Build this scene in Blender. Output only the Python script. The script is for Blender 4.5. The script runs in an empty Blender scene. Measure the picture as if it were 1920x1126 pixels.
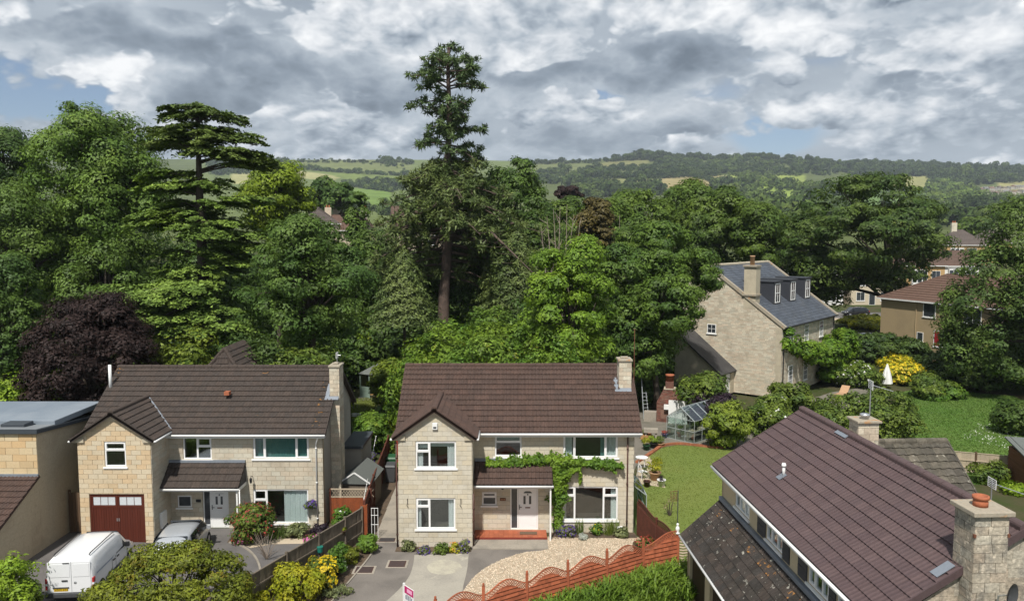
import bpy, math, random
import numpy as np
from mathutils import Vector, Matrix
R = math.radians
S = bpy.context.scene
COL = S.collection
random.seed(7)

# ------------------------------------------------------------------ camera, light, sky, exposure
CAM_Z, FOC, PITCH = 14.3, 1450.0, R(4.85)
cam = bpy.data.objects.new('camera', bpy.data.cameras.new('camera'))
COL.objects.link(cam); S.camera = cam
cam.location = (0, 0, CAM_Z)
cam.rotation_euler = (R(90) - PITCH, 0, 0)
cam.data.sensor_width = 36.0
cam.data.lens = 36.0 * FOC / 1920.0
cam.data.clip_start = 0.1
cam.data.clip_end = 20000
S.view_settings.view_transform = 'Standard'
S.view_settings.look = 'None'
S.view_settings.exposure = 0.78
S.view_settings.gamma = 1.0
S.view_settings.use_curve_mapping = False
S.cycles.max_bounces = 8
S.cycles.transparent_max_bounces = 24
S.cycles.volume_bounces = 0
try:
    S.cycles.use_denoising = True
except Exception:
    pass

SUN_EL, SUN_AZ = R(55), R(14)          # the sun stands behind the camera and a little to its left
SUN_TRAVEL = Vector((math.sin(SUN_AZ) * math.cos(SUN_EL), math.cos(SUN_AZ) * math.cos(SUN_EL), -math.sin(SUN_EL)))
sl = bpy.data.lights.new('sun', 'SUN'); sl.energy = 3.1; sl.angle = R(2.2); sl.color = (1.0, 0.955, 0.885)
so = bpy.data.objects.new('sun', sl); COL.objects.link(so)
so.rotation_euler = SUN_TRAVEL.to_track_quat('-Z', 'Y').to_euler()


class NG:
    """small helper to wire shader nodes"""
    def __init__(s, tree):
        s.t = tree; tree.nodes.clear()

    def n(s, kind, **kw):
        nd = s.t.nodes.new(kind)
        for k, v in kw.items():
            setattr(nd, k, v)
        return nd

    def put(s, sock, v):
        if v is None:
            return
        if isinstance(v, bpy.types.NodeSocket):
            s.t.links.new(v, sock)
        else:
            if hasattr(sock.default_value, '__len__') and not hasattr(v, '__len__'):
                v = (v,) * len(sock.default_value)
            if hasattr(v, '__len__') and len(v) == 3 and len(sock.default_value) == 4:
                v = (*v, 1.0)
            sock.default_value = v

    def m(s, op, a, b=None, c=None, clamp=False):
        nd = s.n('ShaderNodeMath', operation=op, use_clamp=clamp)
        s.put(nd.inputs[0], a); s.put(nd.inputs[1], b); s.put(nd.inputs[2], c)
        return nd.outputs[0]

    def vm(s, op, a, b=None):
        nd = s.n('ShaderNodeVectorMath', operation=op)
        s.put(nd.inputs[0], a); s.put(nd.inputs[1], b)
        return nd.outputs[0]

    def noise(s, vec, scale, detail=3, rough=0.55, dist=0.0, color=False):
        nd = s.n('ShaderNodeTexNoise')
        s.put(nd.inputs['Vector'], vec); nd.inputs['Scale'].default_value = scale
        nd.inputs['Detail'].default_value = detail; nd.inputs['Roughness'].default_value = rough
        nd.inputs['Distortion'].default_value = dist
        return nd.outputs['Color' if color else 'Fac']

    def ramp(s, v, lo, hi, a=0.0, b=1.0, smooth=True):
        nd = s.n('ShaderNodeMapRange', interpolation_type='SMOOTHSTEP' if smooth else 'LINEAR')
        s.put(nd.inputs['Value'], v)
        nd.inputs['From Min'].default_value = lo; nd.inputs['From Max'].default_value = hi
        nd.inputs['To Min'].default_value = a; nd.inputs['To Max'].default_value = b
        return nd.outputs['Result']

    def mix(s, f, a, b, mode='MIX'):
        nd = s.n('ShaderNodeMix', data_type='RGBA', blend_type=mode)
        s.put(nd.inputs['Factor'], f)
        s.put(nd.inputs[6], a); s.put(nd.inputs[7], b)
        return nd.outputs[2]

    def comb(s, x, y, z):
        nd = s.n('ShaderNodeCombineXYZ')
        s.put(nd.inputs[0], x); s.put(nd.inputs[1], y); s.put(nd.inputs[2], z)
        return nd.outputs[0]


def build_sky():
    w = bpy.data.worlds.new('World'); S.world = w; w.use_nodes = True
    g = NG(w.node_tree)
    out = g.n('ShaderNodeOutputWorld')
    sky = g.n('ShaderNodeTexSky', sky_type='NISHITA', sun_disc=False)
    sky.sun_elevation = SUN_EL; sky.sun_rotation = R(180) + SUN_AZ
    sky.air_density = 1.0; sky.dust_density = 0.6; sky.ozone_density = 1.5
    tc = g.n('ShaderNodeTexCoord')
    sep = g.n('ShaderNodeSeparateXYZ'); g.put(sep.inputs[0], tc.outputs['Generated'])
    dx, dy, dz = sep.outputs
    el = g.m('MAXIMUM', dz, 0.0)
    inv = g.m('DIVIDE', 1.0, g.m('ADD', el, 0.10))
    # a flat layer of cloud seen from below, flattened less near the horizon
    flat = g.comb(g.m('MULTIPLY', dx, inv), g.m('MULTIPLY', dy, inv), 0.0)
    # the same clouds as towers: azimuth and height
    az = g.m('ARCTAN2', dx, dy)
    q_ = g.m('ADD', g.m('MULTIPLY', el, 1.8), 0.62)
    tower = g.comb(g.m('MULTIPLY', az, 4.8), g.m('MULTIPLY', g.m('LOGARITHM', q_, 2.71828), 4.4), g.m('MULTIPLY', dy, 0.3))
    warp = g.noise(tower, 1.6, 3, 0.55, 0.0, True)
    wv = g.vm('SUBTRACT', warp, (0.5, 0.5, 0.5))
    sc = g.n('ShaderNodeVectorMath', operation='SCALE'); g.put(sc.inputs[0], wv); sc.inputs['Scale'].default_value = 0.12
    tw = g.vm('ADD', tower, sc.outputs[0])
    def puffs(vec, scale):                    # rounded heaps with sharp clefts between them
        t_ = 0.0
        for k_, wg in ((1, .48), (2.1, .30), (4.3, .20), (8.9, .11), (18, .05)):
            t_ = g.m('ADD', t_, g.m('MULTIPLY', g.m('ABSOLUTE', g.m('SUBTRACT', g.m('MULTIPLY', g.noise(vec, scale * k_, 0), 2.0), 1.0)), wg))
        return t_

    def body(off, s_):
        q = g.vm('ADD', tw, off)
        return g.m('ADD', g.m('MULTIPLY', g.noise(q, s_, 6, 0.52), 0.8), g.m('MULTIPLY', puffs(q, s_ * 2.2), 0.66))
    fine = g.noise(tw, 5.0, 5, 0.55)
    soft = g.noise(g.comb(g.m('MULTIPLY', az, 2.2), g.m('MULTIPLY', el, 9.0), 3.0), 1.3, 4, 0.5)
    layer = g.noise(flat, 0.9, 5, 0.55)
    w0 = body((3.1, 0, 0), .66); w1 = body((3.06, .2, 0), .66)
    k0 = body((17.3, 4.6, 9.0), .62); k1 = body((17.26, 4.84, 9.0), .62)
    # banks placed where the photograph has them: (azimuth, elevation, width, height, weight); a = x/y, e = z/y
    yy = g.m('MAXIMUM', dy, 0.08)
    sepw = g.n('ShaderNodeSeparateXYZ'); g.put(sepw.inputs[0], wv)
    a = g.m('ADD', g.m('DIVIDE', dx, yy), g.m('MULTIPLY', sepw.outputs[0], 0.16))
    e = g.m('ADD', g.m('DIVIDE', el, yy), g.m('MULTIPLY', sepw.outputs[1], 0.08))
    front = g.ramp(dy, 0.1, 0.5)

    def bank(u, v, su, sv, wgt):
        a0, e0 = (u - 960) / 1450, (440 - v) / 1450
        p = g.m('POWER', g.m('DIVIDE', g.m('SUBTRACT', a, a0), su / 1450), 2.0)
        q = g.m('POWER', g.m('DIVIDE', g.m('SUBTRACT', e, e0), sv / 1450), 2.0)
        return g.m('MULTIPLY', g.m('EXPONENT', g.m('MULTIPLY', g.m('ADD', p, q), -1.0)), wgt)

    def total(bs):
        s_ = 0.0
        for b in bs:
            s_ = g.m('ADD', s_, bank(*b))
        return g.m('MULTIPLY', s_, front)
    light = total([(880, 40, 110, 80, .42), (1010, 50, 80, 110, .55), (1330, 25, 250, 42, .55), (600, 85, 90, 45, .35),
                   (640, 235, 70, 28, .5), (1110, 215, 140, 30, .5), (1280, 220, 45, 22, .3), (1770, 100, 75, 60, .6), (270, 130, 110, 28, .38),
                   (1720, 225, 140, 22, .4), (1610, 275, 30, 14, .4), (60, 25, 100, 45, .3), (700, 270, 90, 12, .25),
                   (1880, 290, 120, 12, .35), (1480, 60, 120, 40, .2), (150, 110, 90, 40, .2), (1900, 70, 60, 60, .3)])
    dark = total([(470, 95, 110, 55, .62), (540, 150, 120, 30, .4), (690, 195, 60, 22, .34), (1270, 105, 170, 42, .78), (1010, 165, 110, 40, .6),
                  (1330, 135, 70, 28, .35), (250, 70, 120, 40, .36), (1150, 165, 140, 25, .35), (620, 215, 90, 14, .2), (1780, 175, 150, 26, .36), (1100, 265, 160, 18, .35),
                  (1800, 260, 140, 14, .3), (1560, 30, 200, 40, .22), (1450, 230, 200, 60, .2), (80, 60, 90, 30, .2), (430, 190, 120, 25, .2)])
    blue = total([(25, 160, 90, 60, .85), (130, 190, 150, 30, .7), (1150, 182, 30, 12, .5), (1470, 258, 90, 34, .55), (1430, 130, 60, 22, .35),
                  (540, 205, 50, 16, .35), (1380, 180, 90, 26, .3), (1560, 120, 110, 24, .3), (240, 205, 60, 20, .3)])
    # pale grey veil, white cumulus in front of it, heavy grey cloud in front of both
    veil = g.m('ADD', 0.42, g.m('ADD', g.m('MULTIPLY', g.m('SUBTRACT', soft, 0.5), 0.5), g.m('MULTIPLY', g.m('SUBTRACT', layer, 0.5), 0.08)))
    wd = g.m('ADD', w0, g.m('SUBTRACT', g.m('MULTIPLY', light, 0.42), g.m('MULTIPLY', blue, 0.25)))
    wa = g.ramp(wd, 0.55, 0.62)
    wl = g.m('ADD', 0.52, g.m('ADD', g.m('MULTIPLY', g.m('SUBTRACT', w0, w1), 2.0), g.m('ADD', g.m('MULTIPLY', light, 0.30), g.m('MULTIPLY', g.m('SUBTRACT', fine, 0.5), 0.25))))
    kd = g.m('ADD', k0, g.m('SUBTRACT', g.m('MULTIPLY', dark, 0.55), g.m('ADD', g.m('MULTIPLY', blue, 0.25), g.m('MULTIPLY', light, 0.20))))
    ka = g.m('MULTIPLY', g.ramp(kd, 0.605, 0.70), 0.94)
    kl = g.m('ADD', 0.30, g.m('ADD', g.m('MULTIPLY', g.m('SUBTRACT', k0, k1), 1.3), g.m('MULTIPLY', g.m('SUBTRACT', fine, 0.5), 0.18)))
    kl = g.m('ADD', kl, g.ramp(kd, 0.58, 1.0, 0.12, -0.14))
    lerp = lambda f, p, q: g.m('ADD', p, g.m('MULTIPLY', f, g.m('SUBTRACT', q, p)))
    br = lerp(ka, lerp(wa, veil, wl), kl)
    cover = g.m('SUBTRACT', 1.0, g.m('MULTIPLY', g.ramp(g.m('ADD', blue, g.m('MULTIPLY', g.m('SUBTRACT', soft, 0.5), 0.9)), 0.14, 0.48, 0, 0.95), g.m('SUBTRACT', 1.0, g.m('MAXIMUM', wa, ka))))
    br = g.m('MINIMUM', g.m('MAXIMUM', br, 0.10), 1.0)
    cr = g.n('ShaderNodeValToRGB'); g.put(cr.inputs[0], br)
    el_ = cr.color_ramp.elements
    el_[0].position = 0.1; el_[0].color = (0.085, 0.108, 0.138, 1)
    el_[1].position = 1.0; el_[1].color = (0.60, 0.605, 0.61, 1)
    for p, c in ((0.3, (0.158, 0.19, 0.23)), (0.5, (0.275, 0.31, 0.35)), (0.72, (0.43, 0.45, 0.475))):
        q = el_.new(p); q.color = (*c, 1)
    haze = g.ramp(el, 0.0, 0.14, 0.35, 0.0)
    cc = g.mix(haze, cr.outputs[0], (0.31, 0.345, 0.39))
    bg1 = g.n('ShaderNodeBackground'); g.put(bg1.inputs[0], g.mix(1.0, sky.outputs[0], (0.95, 0.98, 1.08), 'MULTIPLY')); bg1.inputs[1].default_value = 0.05
    bg2 = g.n('ShaderNodeBackground'); g.put(bg2.inputs[0], cc); bg2.inputs[1].default_value = 1.0
    mx = g.n('ShaderNodeMixShader'); g.put(mx.inputs[0], cover)
    g.put(mx.inputs[1], bg1.outputs[0]); g.put(mx.inputs[2], bg2.outputs[0])
    g.put(out.inputs[0], mx.outputs[0])


build_sky()

# ------------------------------------------------------------------ survey: sight lines of the photograph turned into places
_cp, _sp = math.cos(PITCH), math.sin(PITCH)


def sight(u, v):
    a, b = (u - 960) / FOC, (563 - v) / FOC
    return Vector((a, _cp + b * _sp, -_sp + b * _cp))


def spot(u, v, Y):                       # the place at distance Y seen along (u, v)
    d = sight(u, v); t = Y / d.y
    return Vector((d.x * t, Y, CAM_Z + d.z * t))


def flat(u, v, z=0.0):                   # the place at height z seen along (u, v)
    d = sight(u, v); t = (z - CAM_Z) / d.z
    return Vector((d.x * t, d.y * t, z))


def ss(a, b, x):
    t = np.clip((np.asarray(x, float) - a) / (b - a), 0, 1)
    return t * t * (3 - 2 * t)


CREST = np.array([(-400, 300), (400, 302), (560, 303), (700, 303), (860, 303), (1000, 306), (1100, 303), (1170, 299), (1250, 295), (1330, 299),
                  (1420, 296), (1500, 301), (1600, 311), (1700, 316), (1800, 316), (1920, 321), (2600, 325)], float)
GY = np.array([(180, -.06), (300, 0.0), (600, .16), (900, .34), (1300, .56), (1700, .77), (2000, .92), (2200, 1.0), (2300, 1.01), (2700, .9), (4000, .5)])


def tz(x, y):
    x = np.asarray(x, float); y = np.asarray(y, float)
    rt = ss(8, 42, x)
    near = 11.0 * ss(76, 138, y) * (1 - rt) + (1.0 * ss(78, 120, y) + 5.0 * ss(132, 205, y)) * rt
    u = 960 + 1450 * x / np.maximum(y, 1.0)
    ce = 440 - np.interp(u, CREST[:, 0], CREST[:, 1])
    far = CAM_Z + ce * np.interp(y, GY[:, 0], GY[:, 1]) / 1450 * y
    far = far + (np.sin(x / 170 + y / 260) * 5 + np.sin(x / 61 - y / 190) * 2.5) * ss(500, 1200, y) * (1 - ss(1850, 2100, y))
    w = ss(170, 420, y)
    return near * (1 - w) + far * w


_YS = np.concatenate([np.arange(40, 300, 2.0), np.arange(300, 2600, 5.0)])


def land(u, v):                          # where the sight line (u, v) meets the land
    d = sight(u, v)
    t = _YS / d.y
    gap = CAM_Z + d.z * t - tz(d.x * t, _YS)
    i = np.argmax(gap < 0)
    if gap[i] >= 0:
        i = len(_YS) - 1
    f = 1.0 if i == 0 else gap[i - 1] / (gap[i - 1] - gap[i] + 1e-9)
    Y = _YS[max(i - 1, 0)] + f * (_YS[i] - _YS[max(i - 1, 0)])
    x = d.x * Y / d.y
    return Vector((x, Y, float(tz(x, Y))))


# ------------------------------------------------------------------ naming and building
def tag(o, label=None, cat=None, group=None, kind=None):
    if label: o['label'] = label
    if cat: o['category'] = cat
    if group: o['group'] = group
    if kind: o['kind'] = kind
    return o


def thing(name, label, cat, loc=(0, 0, 0), rz=0.0, group=None):
    o = bpy.data.objects.new(name, None); COL.objects.link(o)
    o.empty_display_size = 0.2
    o.location = loc; o.rotation_euler = (0, 0, rz)
    return tag(o, label, cat, group)


def world_of(o):
    m = o.matrix_basis.copy()
    while o.parent:
        o = o.parent; m = o.matrix_basis @ m
    return m


def link(mesh, name, parent=None, mat=None, kind=None):
    if mat is not None and len(mesh.materials) == 0:
        mesh.materials.append(mat)
    o = bpy.data.objects.new(name, mesh); COL.objects.link(o)
    if parent is not None:
        o.parent = parent
    if kind:
        o['kind'] = kind
    return o


def np_mesh(name, V, Fq, smooth=False):
    """mesh from arrays: V (n,3), Fq (m,k) with one polygon size"""
    V = np.asarray(V, np.float32); Fq = np.asarray(Fq, np.int32)
    me = bpy.data.meshes.new(name)
    k = Fq.shape[1]
    me.vertices.add(len(V)); me.vertices.foreach_set('co', V.ravel())
    me.loops.add(Fq.size); me.loops.foreach_set('vertex_index', Fq.ravel())
    me.polygons.add(len(Fq)); me.polygons.foreach_set('loop_start', np.arange(0, Fq.size, k, dtype=np.int32))
    me.polygons.foreach_set('loop_total', np.full(len(Fq), k, np.int32))
    if smooth:
        me.polygons.foreach_set('use_smooth', np.ones(len(Fq), bool))
    me.update(calc_edges=True)
    return me


class MB:
    """collects shapes and links them as one mesh object"""
    def __init__(s):
        s.v = []; s.f = []

    def add(s, vs, fs):
        b = len(s.v)
        s.v.extend([tuple(p) for p in vs]); s.f.extend([tuple(i + b for i in q) for q in fs])
        return s

    def box(s, x0, x1, y0, y1, z0, z1):
        v = [(x, y, z) for z in (z0, z1) for y in (y0, y1) for x in (x0, x1)]
        return s.add(v, [(0, 2, 3, 1), (4, 5, 7, 6), (0, 1, 5, 4), (2, 6, 7, 3), (0, 4, 6, 2), (1, 3, 7, 5)])

    def prism(s, fr, poly, d0, d1):
        n = len(poly)
        v = [fr.to(u, w, d0) for u, w in poly] + [fr.to(u, w, d1) for u, w in poly]
        f = [tuple(range(n - 1, -1, -1)), tuple(range(n, 2 * n))]
        f += [(i, (i + 1) % n, n + (i + 1) % n, n + i) for i in range(n)]
        return s.add(v, f)

    def rect(s, fr, u0, u1, v0, v1, d0, d1):
        return s.prism(fr, [(u0, v0), (u1, v0), (u1, v1), (u0, v1)], d0, d1)

    def tube(s, pts, rad, n=8, caps=True):
        pts = [Vector(p) for p in pts]
        rad = [rad] * len(pts) if not hasattr(rad, '__len__') else rad
        b = len(s.v); prev = None
        for i, p in enumerate(pts):
            d = (pts[min(i + 1, len(pts) - 1)] - pts[max(i - 1, 0)]).normalized()
            if prev is None:
                prev = d.orthogonal().normalized()
            t = (prev - d * prev.dot(d)); t = t.normalized() if t.length > 1e-6 else d.orthogonal().normalized()
            prev = t; q = d.cross(t)
            for k in range(n):
                a = 2 * math.pi * k / n
                s.v.append(tuple(p + (t * math.cos(a) + q * math.sin(a)) * rad[i]))
        for i in range(len(pts) - 1):
            for k in range(n):
                s.f.append((b + i * n + k, b + i * n + (k + 1) % n, b + (i + 1) * n + (k + 1) % n, b + (i + 1) * n + k))
        if caps:
            s.f.append(tuple(b + k for k in range(n - 1, -1, -1)))
            s.f.append(tuple(b + (len(pts) - 1) * n + k for k in range(n)))
        return s

    def bar(s, p, q, w, h=None):
        return s.tube([p, q], w * 0.7071, 4)

    def lathe(s, prof, n=16, c=(0, 0, 0)):
        b = len(s.v)
        for r, z in prof:
            for k in range(n):
                a = 2 * math.pi * k / n
                s.v.append((c[0] + r * math.cos(a), c[1] + r * math.sin(a), c[2] + z))
        for i in range(len(prof) - 1):
            for k in range(n):
                s.f.append((b + i * n + k, b + i * n + (k + 1) % n, b + (i + 1) * n + (k + 1) % n, b + (i + 1) * n + k))
        s.f.append(tuple(b + k for k in range(n - 1, -1, -1)))
        s.f.append(tuple(b + (len(prof) - 1) * n + k for k in range(n)))
        return s

    def mesh(s, name, smooth=False):
        me = bpy.data.meshes.new(name)
        me.from_pydata(s.v, [], s.f)
        if smooth:
            me.polygons.foreach_set('use_smooth', [True] * len(me.polygons))
        me.update()
        return me

    def build(s, name, mat, parent=None, smooth=False, kind=None, bevel=0.0, loc=None):
        o = link(s.mesh(name, smooth), name, parent, mat, kind)
        if bevel:
            md = o.modifiers.new('bevel', 'BEVEL'); md.width = bevel; md.segments = 2; md.limit_method = 'ANGLE'
        if loc is not None:
            o.location = loc
        return o


class FR:
    """a plane: origin, two directions in it and its outward normal"""
    def __init__(s, O, ux, uy):
        s.O = Vector(O); s.ux = Vector(ux).normalized(); s.uy = Vector(uy).normalized(); s.n = s.ux.cross(s.uy).normalized()

    def to(s, u, v, d=0.0):
        return s.O + s.ux * u + s.uy * v + s.n * d

    def mat(s, u, v, d=0.0):
        m = Matrix((s.ux, s.uy, s.n)).transposed().to_4x4()
        m.translation = s.to(u, v, d)
        return m


def wall_frame(x, y, z, dx, dy):
    return FR((x, y, z), (dx, dy, 0), (0, 0, 1))


def clip(poly, outline):
    out = poly
    n = len(outline)
    for i in range(n):
        a, b = outline[i], outline[(i + 1) % n]
        ex, ey = b[0] - a[0], b[1] - a[1]
        ins = lambda p: ex * (p[1] - a[1]) - ey * (p[0] - a[0]) >= -1e-9
        res = []
        for j in range(len(out)):
            p, q = out[j], out[(j + 1) % len(out)]
            ip, iq = ins(p), ins(q)
            if ip:
                res.append(p)
            if ip != iq:
                den = ex * (q[1] - p[1]) - ey * (q[0] - p[0])
                t = (ey * (p[0] - a[0]) - ex * (p[1] - a[1])) / den
                res.append((p[0] + (q[0] - p[0]) * t, p[1] + (q[1] - p[1]) * t))
        out = res
        if len(out) < 3:
            return []
    return out


def area(p):
    return abs(sum(p[i][0] * p[(i + 1) % len(p)][1] - p[(i + 1) % len(p)][0] * p[i][1] for i in range(len(p)))) / 2


def minus(rects, holes, mn=0.03):
    for h in holes:
        nxt = []
        for (a, b, c, d) in rects:
            if h[0] >= b or h[1] <= a or h[2] >= d or h[3] <= c:
                nxt.append((a, b, c, d)); continue
            l, r_ = max(a, h[0]), min(b, h[1])
            if h[0] - a > mn: nxt.append((a, h[0], c, d))
            if b - h[1] > mn: nxt.append((h[1], b, c, d))
            if h[2] - c > mn: nxt.append((l, r_, c, h[2]))
            if d - h[3] > mn: nxt.append((l, r_, h[3], d))
        rects = nxt
    return rects


def solid_wall(th, name, fr, outline, holes, mat, thick=0.22, parent=None):
    us = [p[0] for p in outline]; vs = [p[1] for p in outline]
    mb = MB()
    for (a, b, c, d) in minus([(min(us), max(us), min(vs), max(vs))], holes, 0.005):
        p = clip([(a, c), (b, c), (b, d), (a, d)], outline)
        if p and area(p) > 1e-4:
            mb.prism(fr, p, -thick, 0)
    return mb.build(name, mat, parent or th)


_block_cache = {}


def masonry(wall, name, fr, outline, holes, mat, bh=0.225, bw=0.45, gap=0.014, proud=0.018, limit=300, rng=None, vary=0.0, offset=None, alts=()):
    """lay single blocks over a wall; the first `limit` are objects, the rest one mesh"""
    rng = rng or random.Random(3)
    us = [p[0] for p in outline]; vs = [p[1] for p in outline]
    u0, u1, v0, v1 = min(us), max(us), min(vs), max(vs)
    items = []
    r = 0; v = v0
    while v < v1 - 0.02:
        h = min(bh * (1 + rng.uniform(-vary, vary) * .6), v1 - v)
        u = u0 - (bw * 0.5 if r % 2 else 0) - (rng.random() * bw * .8 if vary else 0)
        while u < u1:
            w = bw * (1 + rng.uniform(-vary, vary))
            a, b = max(u, u0), min(u + w, u1)
            if b - a > 0.02:
                for q in minus([(a, b, v, v + h)], holes):
                    c = (q[0] + gap / 2, q[1] - gap / 2, q[2] + gap / 2, q[3] - gap / 2)
                    if c[1] - c[0] < 0.015 or c[3] - c[2] < 0.015: continue
                    full = [(c[0], c[2]), (c[1], c[2]), (c[1], c[3]), (c[0], c[3])]
                    p = clip(full, outline)
                    if p and area(p) > 4e-4:
                        items.append((area(p), p, len(p) == 4 and abs(area(p) - area(full)) < 1e-6))
            u += w
        v += h; r += 1
    order = sorted(range(len(items)), key=lambda i: -items[i][0])
    single = set(order[:limit])
    mb = MB(); k = 0
    for i, (ar, p, isrect) in enumerate(items):
        d = proud + rng.uniform(-.004, .004)
        if i in single:
            key = None
            if isrect:
                key = (name, mat.name, round(p[1][0] - p[0][0], 3), round(p[2][1] - p[1][1], 3))
            me = _block_cache.get(key) if key else None
            o0 = p[0]
            if me is None:
                b = MB().prism(FR((0, 0, 0), (1, 0, 0), (0, 1, 0)), [(q[0] - o0[0], q[1] - o0[1]) for q in p], -0.01, proud)
                me = b.mesh(name); me.materials.append(mat)
                if key: _block_cache[key] = me
            o = link(me, name, wall)
            o.matrix_basis = fr.mat(o0[0], o0[1], d - proud)
        else:
            mb.prism(fr, p, -0.01, d)
    if mb.f:
        mb.build(name + 's', mat, wall, kind='stuff')


def tile_mesh(name, mat, w, L, rolls=2, amp=0.022, t=0.028, seg=5):
    n = max(2, rolls * seg + 1)
    v = []; f = []
    ww = w * 0.985
    for row in range(3):
        for i in range(n):
            s_ = i / (n - 1)
            hgt = amp * (0.5 - 0.5 * math.cos(2 * math.pi * rolls * s_)) ** 1.6 if rolls else 0
            if row == 0: v.append((ww * s_, 0, t - .006 + hgt))
            if row == 1: v.append((ww * s_, 0, t + 0.012 + hgt))
            if row == 2: v.append((ww * s_, L, 0.004 + hgt))
    for i in range(n - 1):
        f.append((i, i + 1, n + i + 1, n + i))
        f.append((n + i, n + i + 1, 2 * n + i + 1, 2 * n + i))
    f.append((0, n, 2 * n)); f.append((n - 1, 3 * n - 1, 2 * n - 1))
    me = bpy.data.meshes.new(name); me.from_pydata(v, [], f)
    me.materials.append(mat); me.update()
    return me


def roof_tiles(th, roof, name, fr, width, length, mats, w=0.30, gauge=0.30, rolls=2, amp=0.034, limit=300, keep=None, t=0.042, pick=None, rng=None, jit=0.004):
    """lay single tiles on a roof slope; the nearest `limit` are objects, the rest one mesh"""
    rng = rng or random.Random(5)
    nc = max(1, round(width / w)); w = width / nc
    nr = max(1, round(length / gauge)); g = length / nr
    meshes = [tile_mesh(name, m_, w, g * 1.12, rolls, amp, t) for m_ in mats]
    W = world_of(th); camp = Vector((0, 0, CAM_Z))
    its = []
    for r in range(nr):
        for c in range(nc):
            ctr = fr.to((c + .5) * w, (r + .5) * g, 0)
            if keep and not keep(ctr): continue
            its.append(((W @ ctr - camp).length, c * w, r * g, ctr))
    its.sort(key=lambda q: q[0])
    rest = {}
    for i, (dist, u, v, ctr) in enumerate(its):
        k = pick(ctr, rng) if pick else rng.randrange(min(3, len(meshes)))
        M = fr.mat(u, v, rng.uniform(0, jit)) @ Matrix.Rotation(rng.uniform(-jit, jit) * 1.5, 4, 'Z')
        if i < limit:
            o = link(meshes[k], name, roof); o.matrix_basis = M
        else:
            rest.setdefault(k, []).append(M)
    for k, Ms in rest.items():
        me = meshes[k]
        mb = MB(); vs = [v.co.copy() for v in me.vertices]; fs = [tuple(p.vertices) for p in me.polygons]
        for M in Ms:
            mb.add([M @ q for q in vs], fs)
        mb.build(name + 's', mats[k], roof, kind='stuff')


def ridge_tiles(roof, name, p, q, mat, step=0.45, r=0.13, seg=6, limit=60):
    p, q = Vector(p), Vector(q); L = (q - p).length; n = max(1, round(L / step)); st = L / n
    d = (q - p).normalized(); side = d.cross(Vector((0, 0, 1))).normalized(); up = side.cross(d)
    prof = [(-r, -r * .75)] + [(r * math.cos(math.pi - math.pi * k / seg), r * .62 * math.sin(math.pi * k / seg)) for k in range(seg + 1)] + [(r, -r * .75)]
    m = MB(); k = len(prof)
    v = [(a, 0.0, b) for a, b in prof] + [(a * 1.04, st * 0.97, b * 1.04) for a, b in prof]
    m.add(v, [(i, i + 1, k + i + 1, k + i) for i in range(k - 1)] + [tuple(range(k - 1, -1, -1)), tuple(range(k, 2 * k))])
    me = m.mesh(name); me.materials.append(mat)
    for i in range(n):
        o = link(me, name, roof)
        M = Matrix((side, d, up)).transposed().to_4x4(); M.translation = p + d * st * i + up * random.uniform(0, .008)
        o.matrix_basis = M
# ------------------------------------------------------------------ materials
_M = {}


def pm(name, col, rough=0.8, island=0.0, col2=None, amt=0.5, nscale=1.2, lo=0.4, hi=0.7, bump=0.0, bscale=30.0, spec=0.3, metal=0.0, fine=0.12, fscale=14.0,
       col3=None, s3=3.0, lo3=0.62, hi3=0.7, hue=0.0, stretch=None, coat=0.0):
    if name in _M: return _M[name]
    m = bpy.data.materials.new(name); m.use_nodes = True
    g = NG(m.node_tree)
    out = g.n('ShaderNodeOutputMaterial'); b = g.n('ShaderNodeBsdfPrincipled')
    geo = g.n('ShaderNodeNewGeometry'); pos = geo.outputs['Position']
    if stretch:
        pos = g.vm('MULTIPLY', pos, stretch)
    c = g.mix(0.0, col, col)
    if col2 is not None:
        f = g.ramp(g.noise(pos, nscale, 5, 0.6, 0.3), lo, hi, 0.0, amt)
        c = g.mix(f, c, col2)
    if col3 is not None:
        f = g.ramp(g.noise(pos, s3, 4, 0.65), lo3, hi3)
        c = g.mix(f, c, col3)
    k = None
    if island:
        oi = g.n('ShaderNodeObjectInfo')
        rn = g.m('FRACT', g.m('ADD', oi.outputs['Random'], geo.outputs['Random Per Island']))
        k = g.ramp(rn, 0, 1, 1 - island, 1 + island, False)
        if hue:
            rn2 = g.m('FRACT', g.m('MULTIPLY', rn, 17.31))
            hs = g.n('ShaderNodeHueSaturation'); g.put(hs.inputs['Color'], c)
            g.put(hs.inputs['Hue'], g.ramp(rn2, 0, 1, .5 - hue, .5 + hue, False)); g.put(hs.inputs['Saturation'], g.ramp(rn2, 0, 1, 1.15, .8, False))
            c = hs.outputs[0]
    if fine:
        f = g.ramp(g.noise(pos, fscale, 4, 0.65), 0.25, 0.75, 1 - fine, 1 + fine, False)
        k = g.m('MULTIPLY', k, f) if k is not None else f
    if k is not None:
        kk = g.n('ShaderNodeVectorMath', operation='SCALE'); g.put(kk.inputs[0], c); g.put(kk.inputs['Scale'], k)
        c = kk.outputs[0]
    g.put(b.inputs['Base Color'], c)
    b.inputs['Roughness'].default_value = rough; b.inputs['Metallic'].default_value = metal
    b.inputs['Specular IOR Level'].default_value = spec
    if coat:
        b.inputs['Coat Weight'].default_value = coat; b.inputs['Coat Roughness'].default_value = 0.08
    if bump:
        bp = g.n('ShaderNodeBump'); bp.inputs['Strength'].default_value = bump; bp.inputs['Distance'].default_value = 0.03
        g.put(bp.inputs['Height'], g.noise(pos, bscale, 4, 0.6))
        g.put(b.inputs['Normal'], bp.outputs[0])
    g.put(out.inputs[0], b.outputs[0])
    _M[name] = m
    return m


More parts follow.
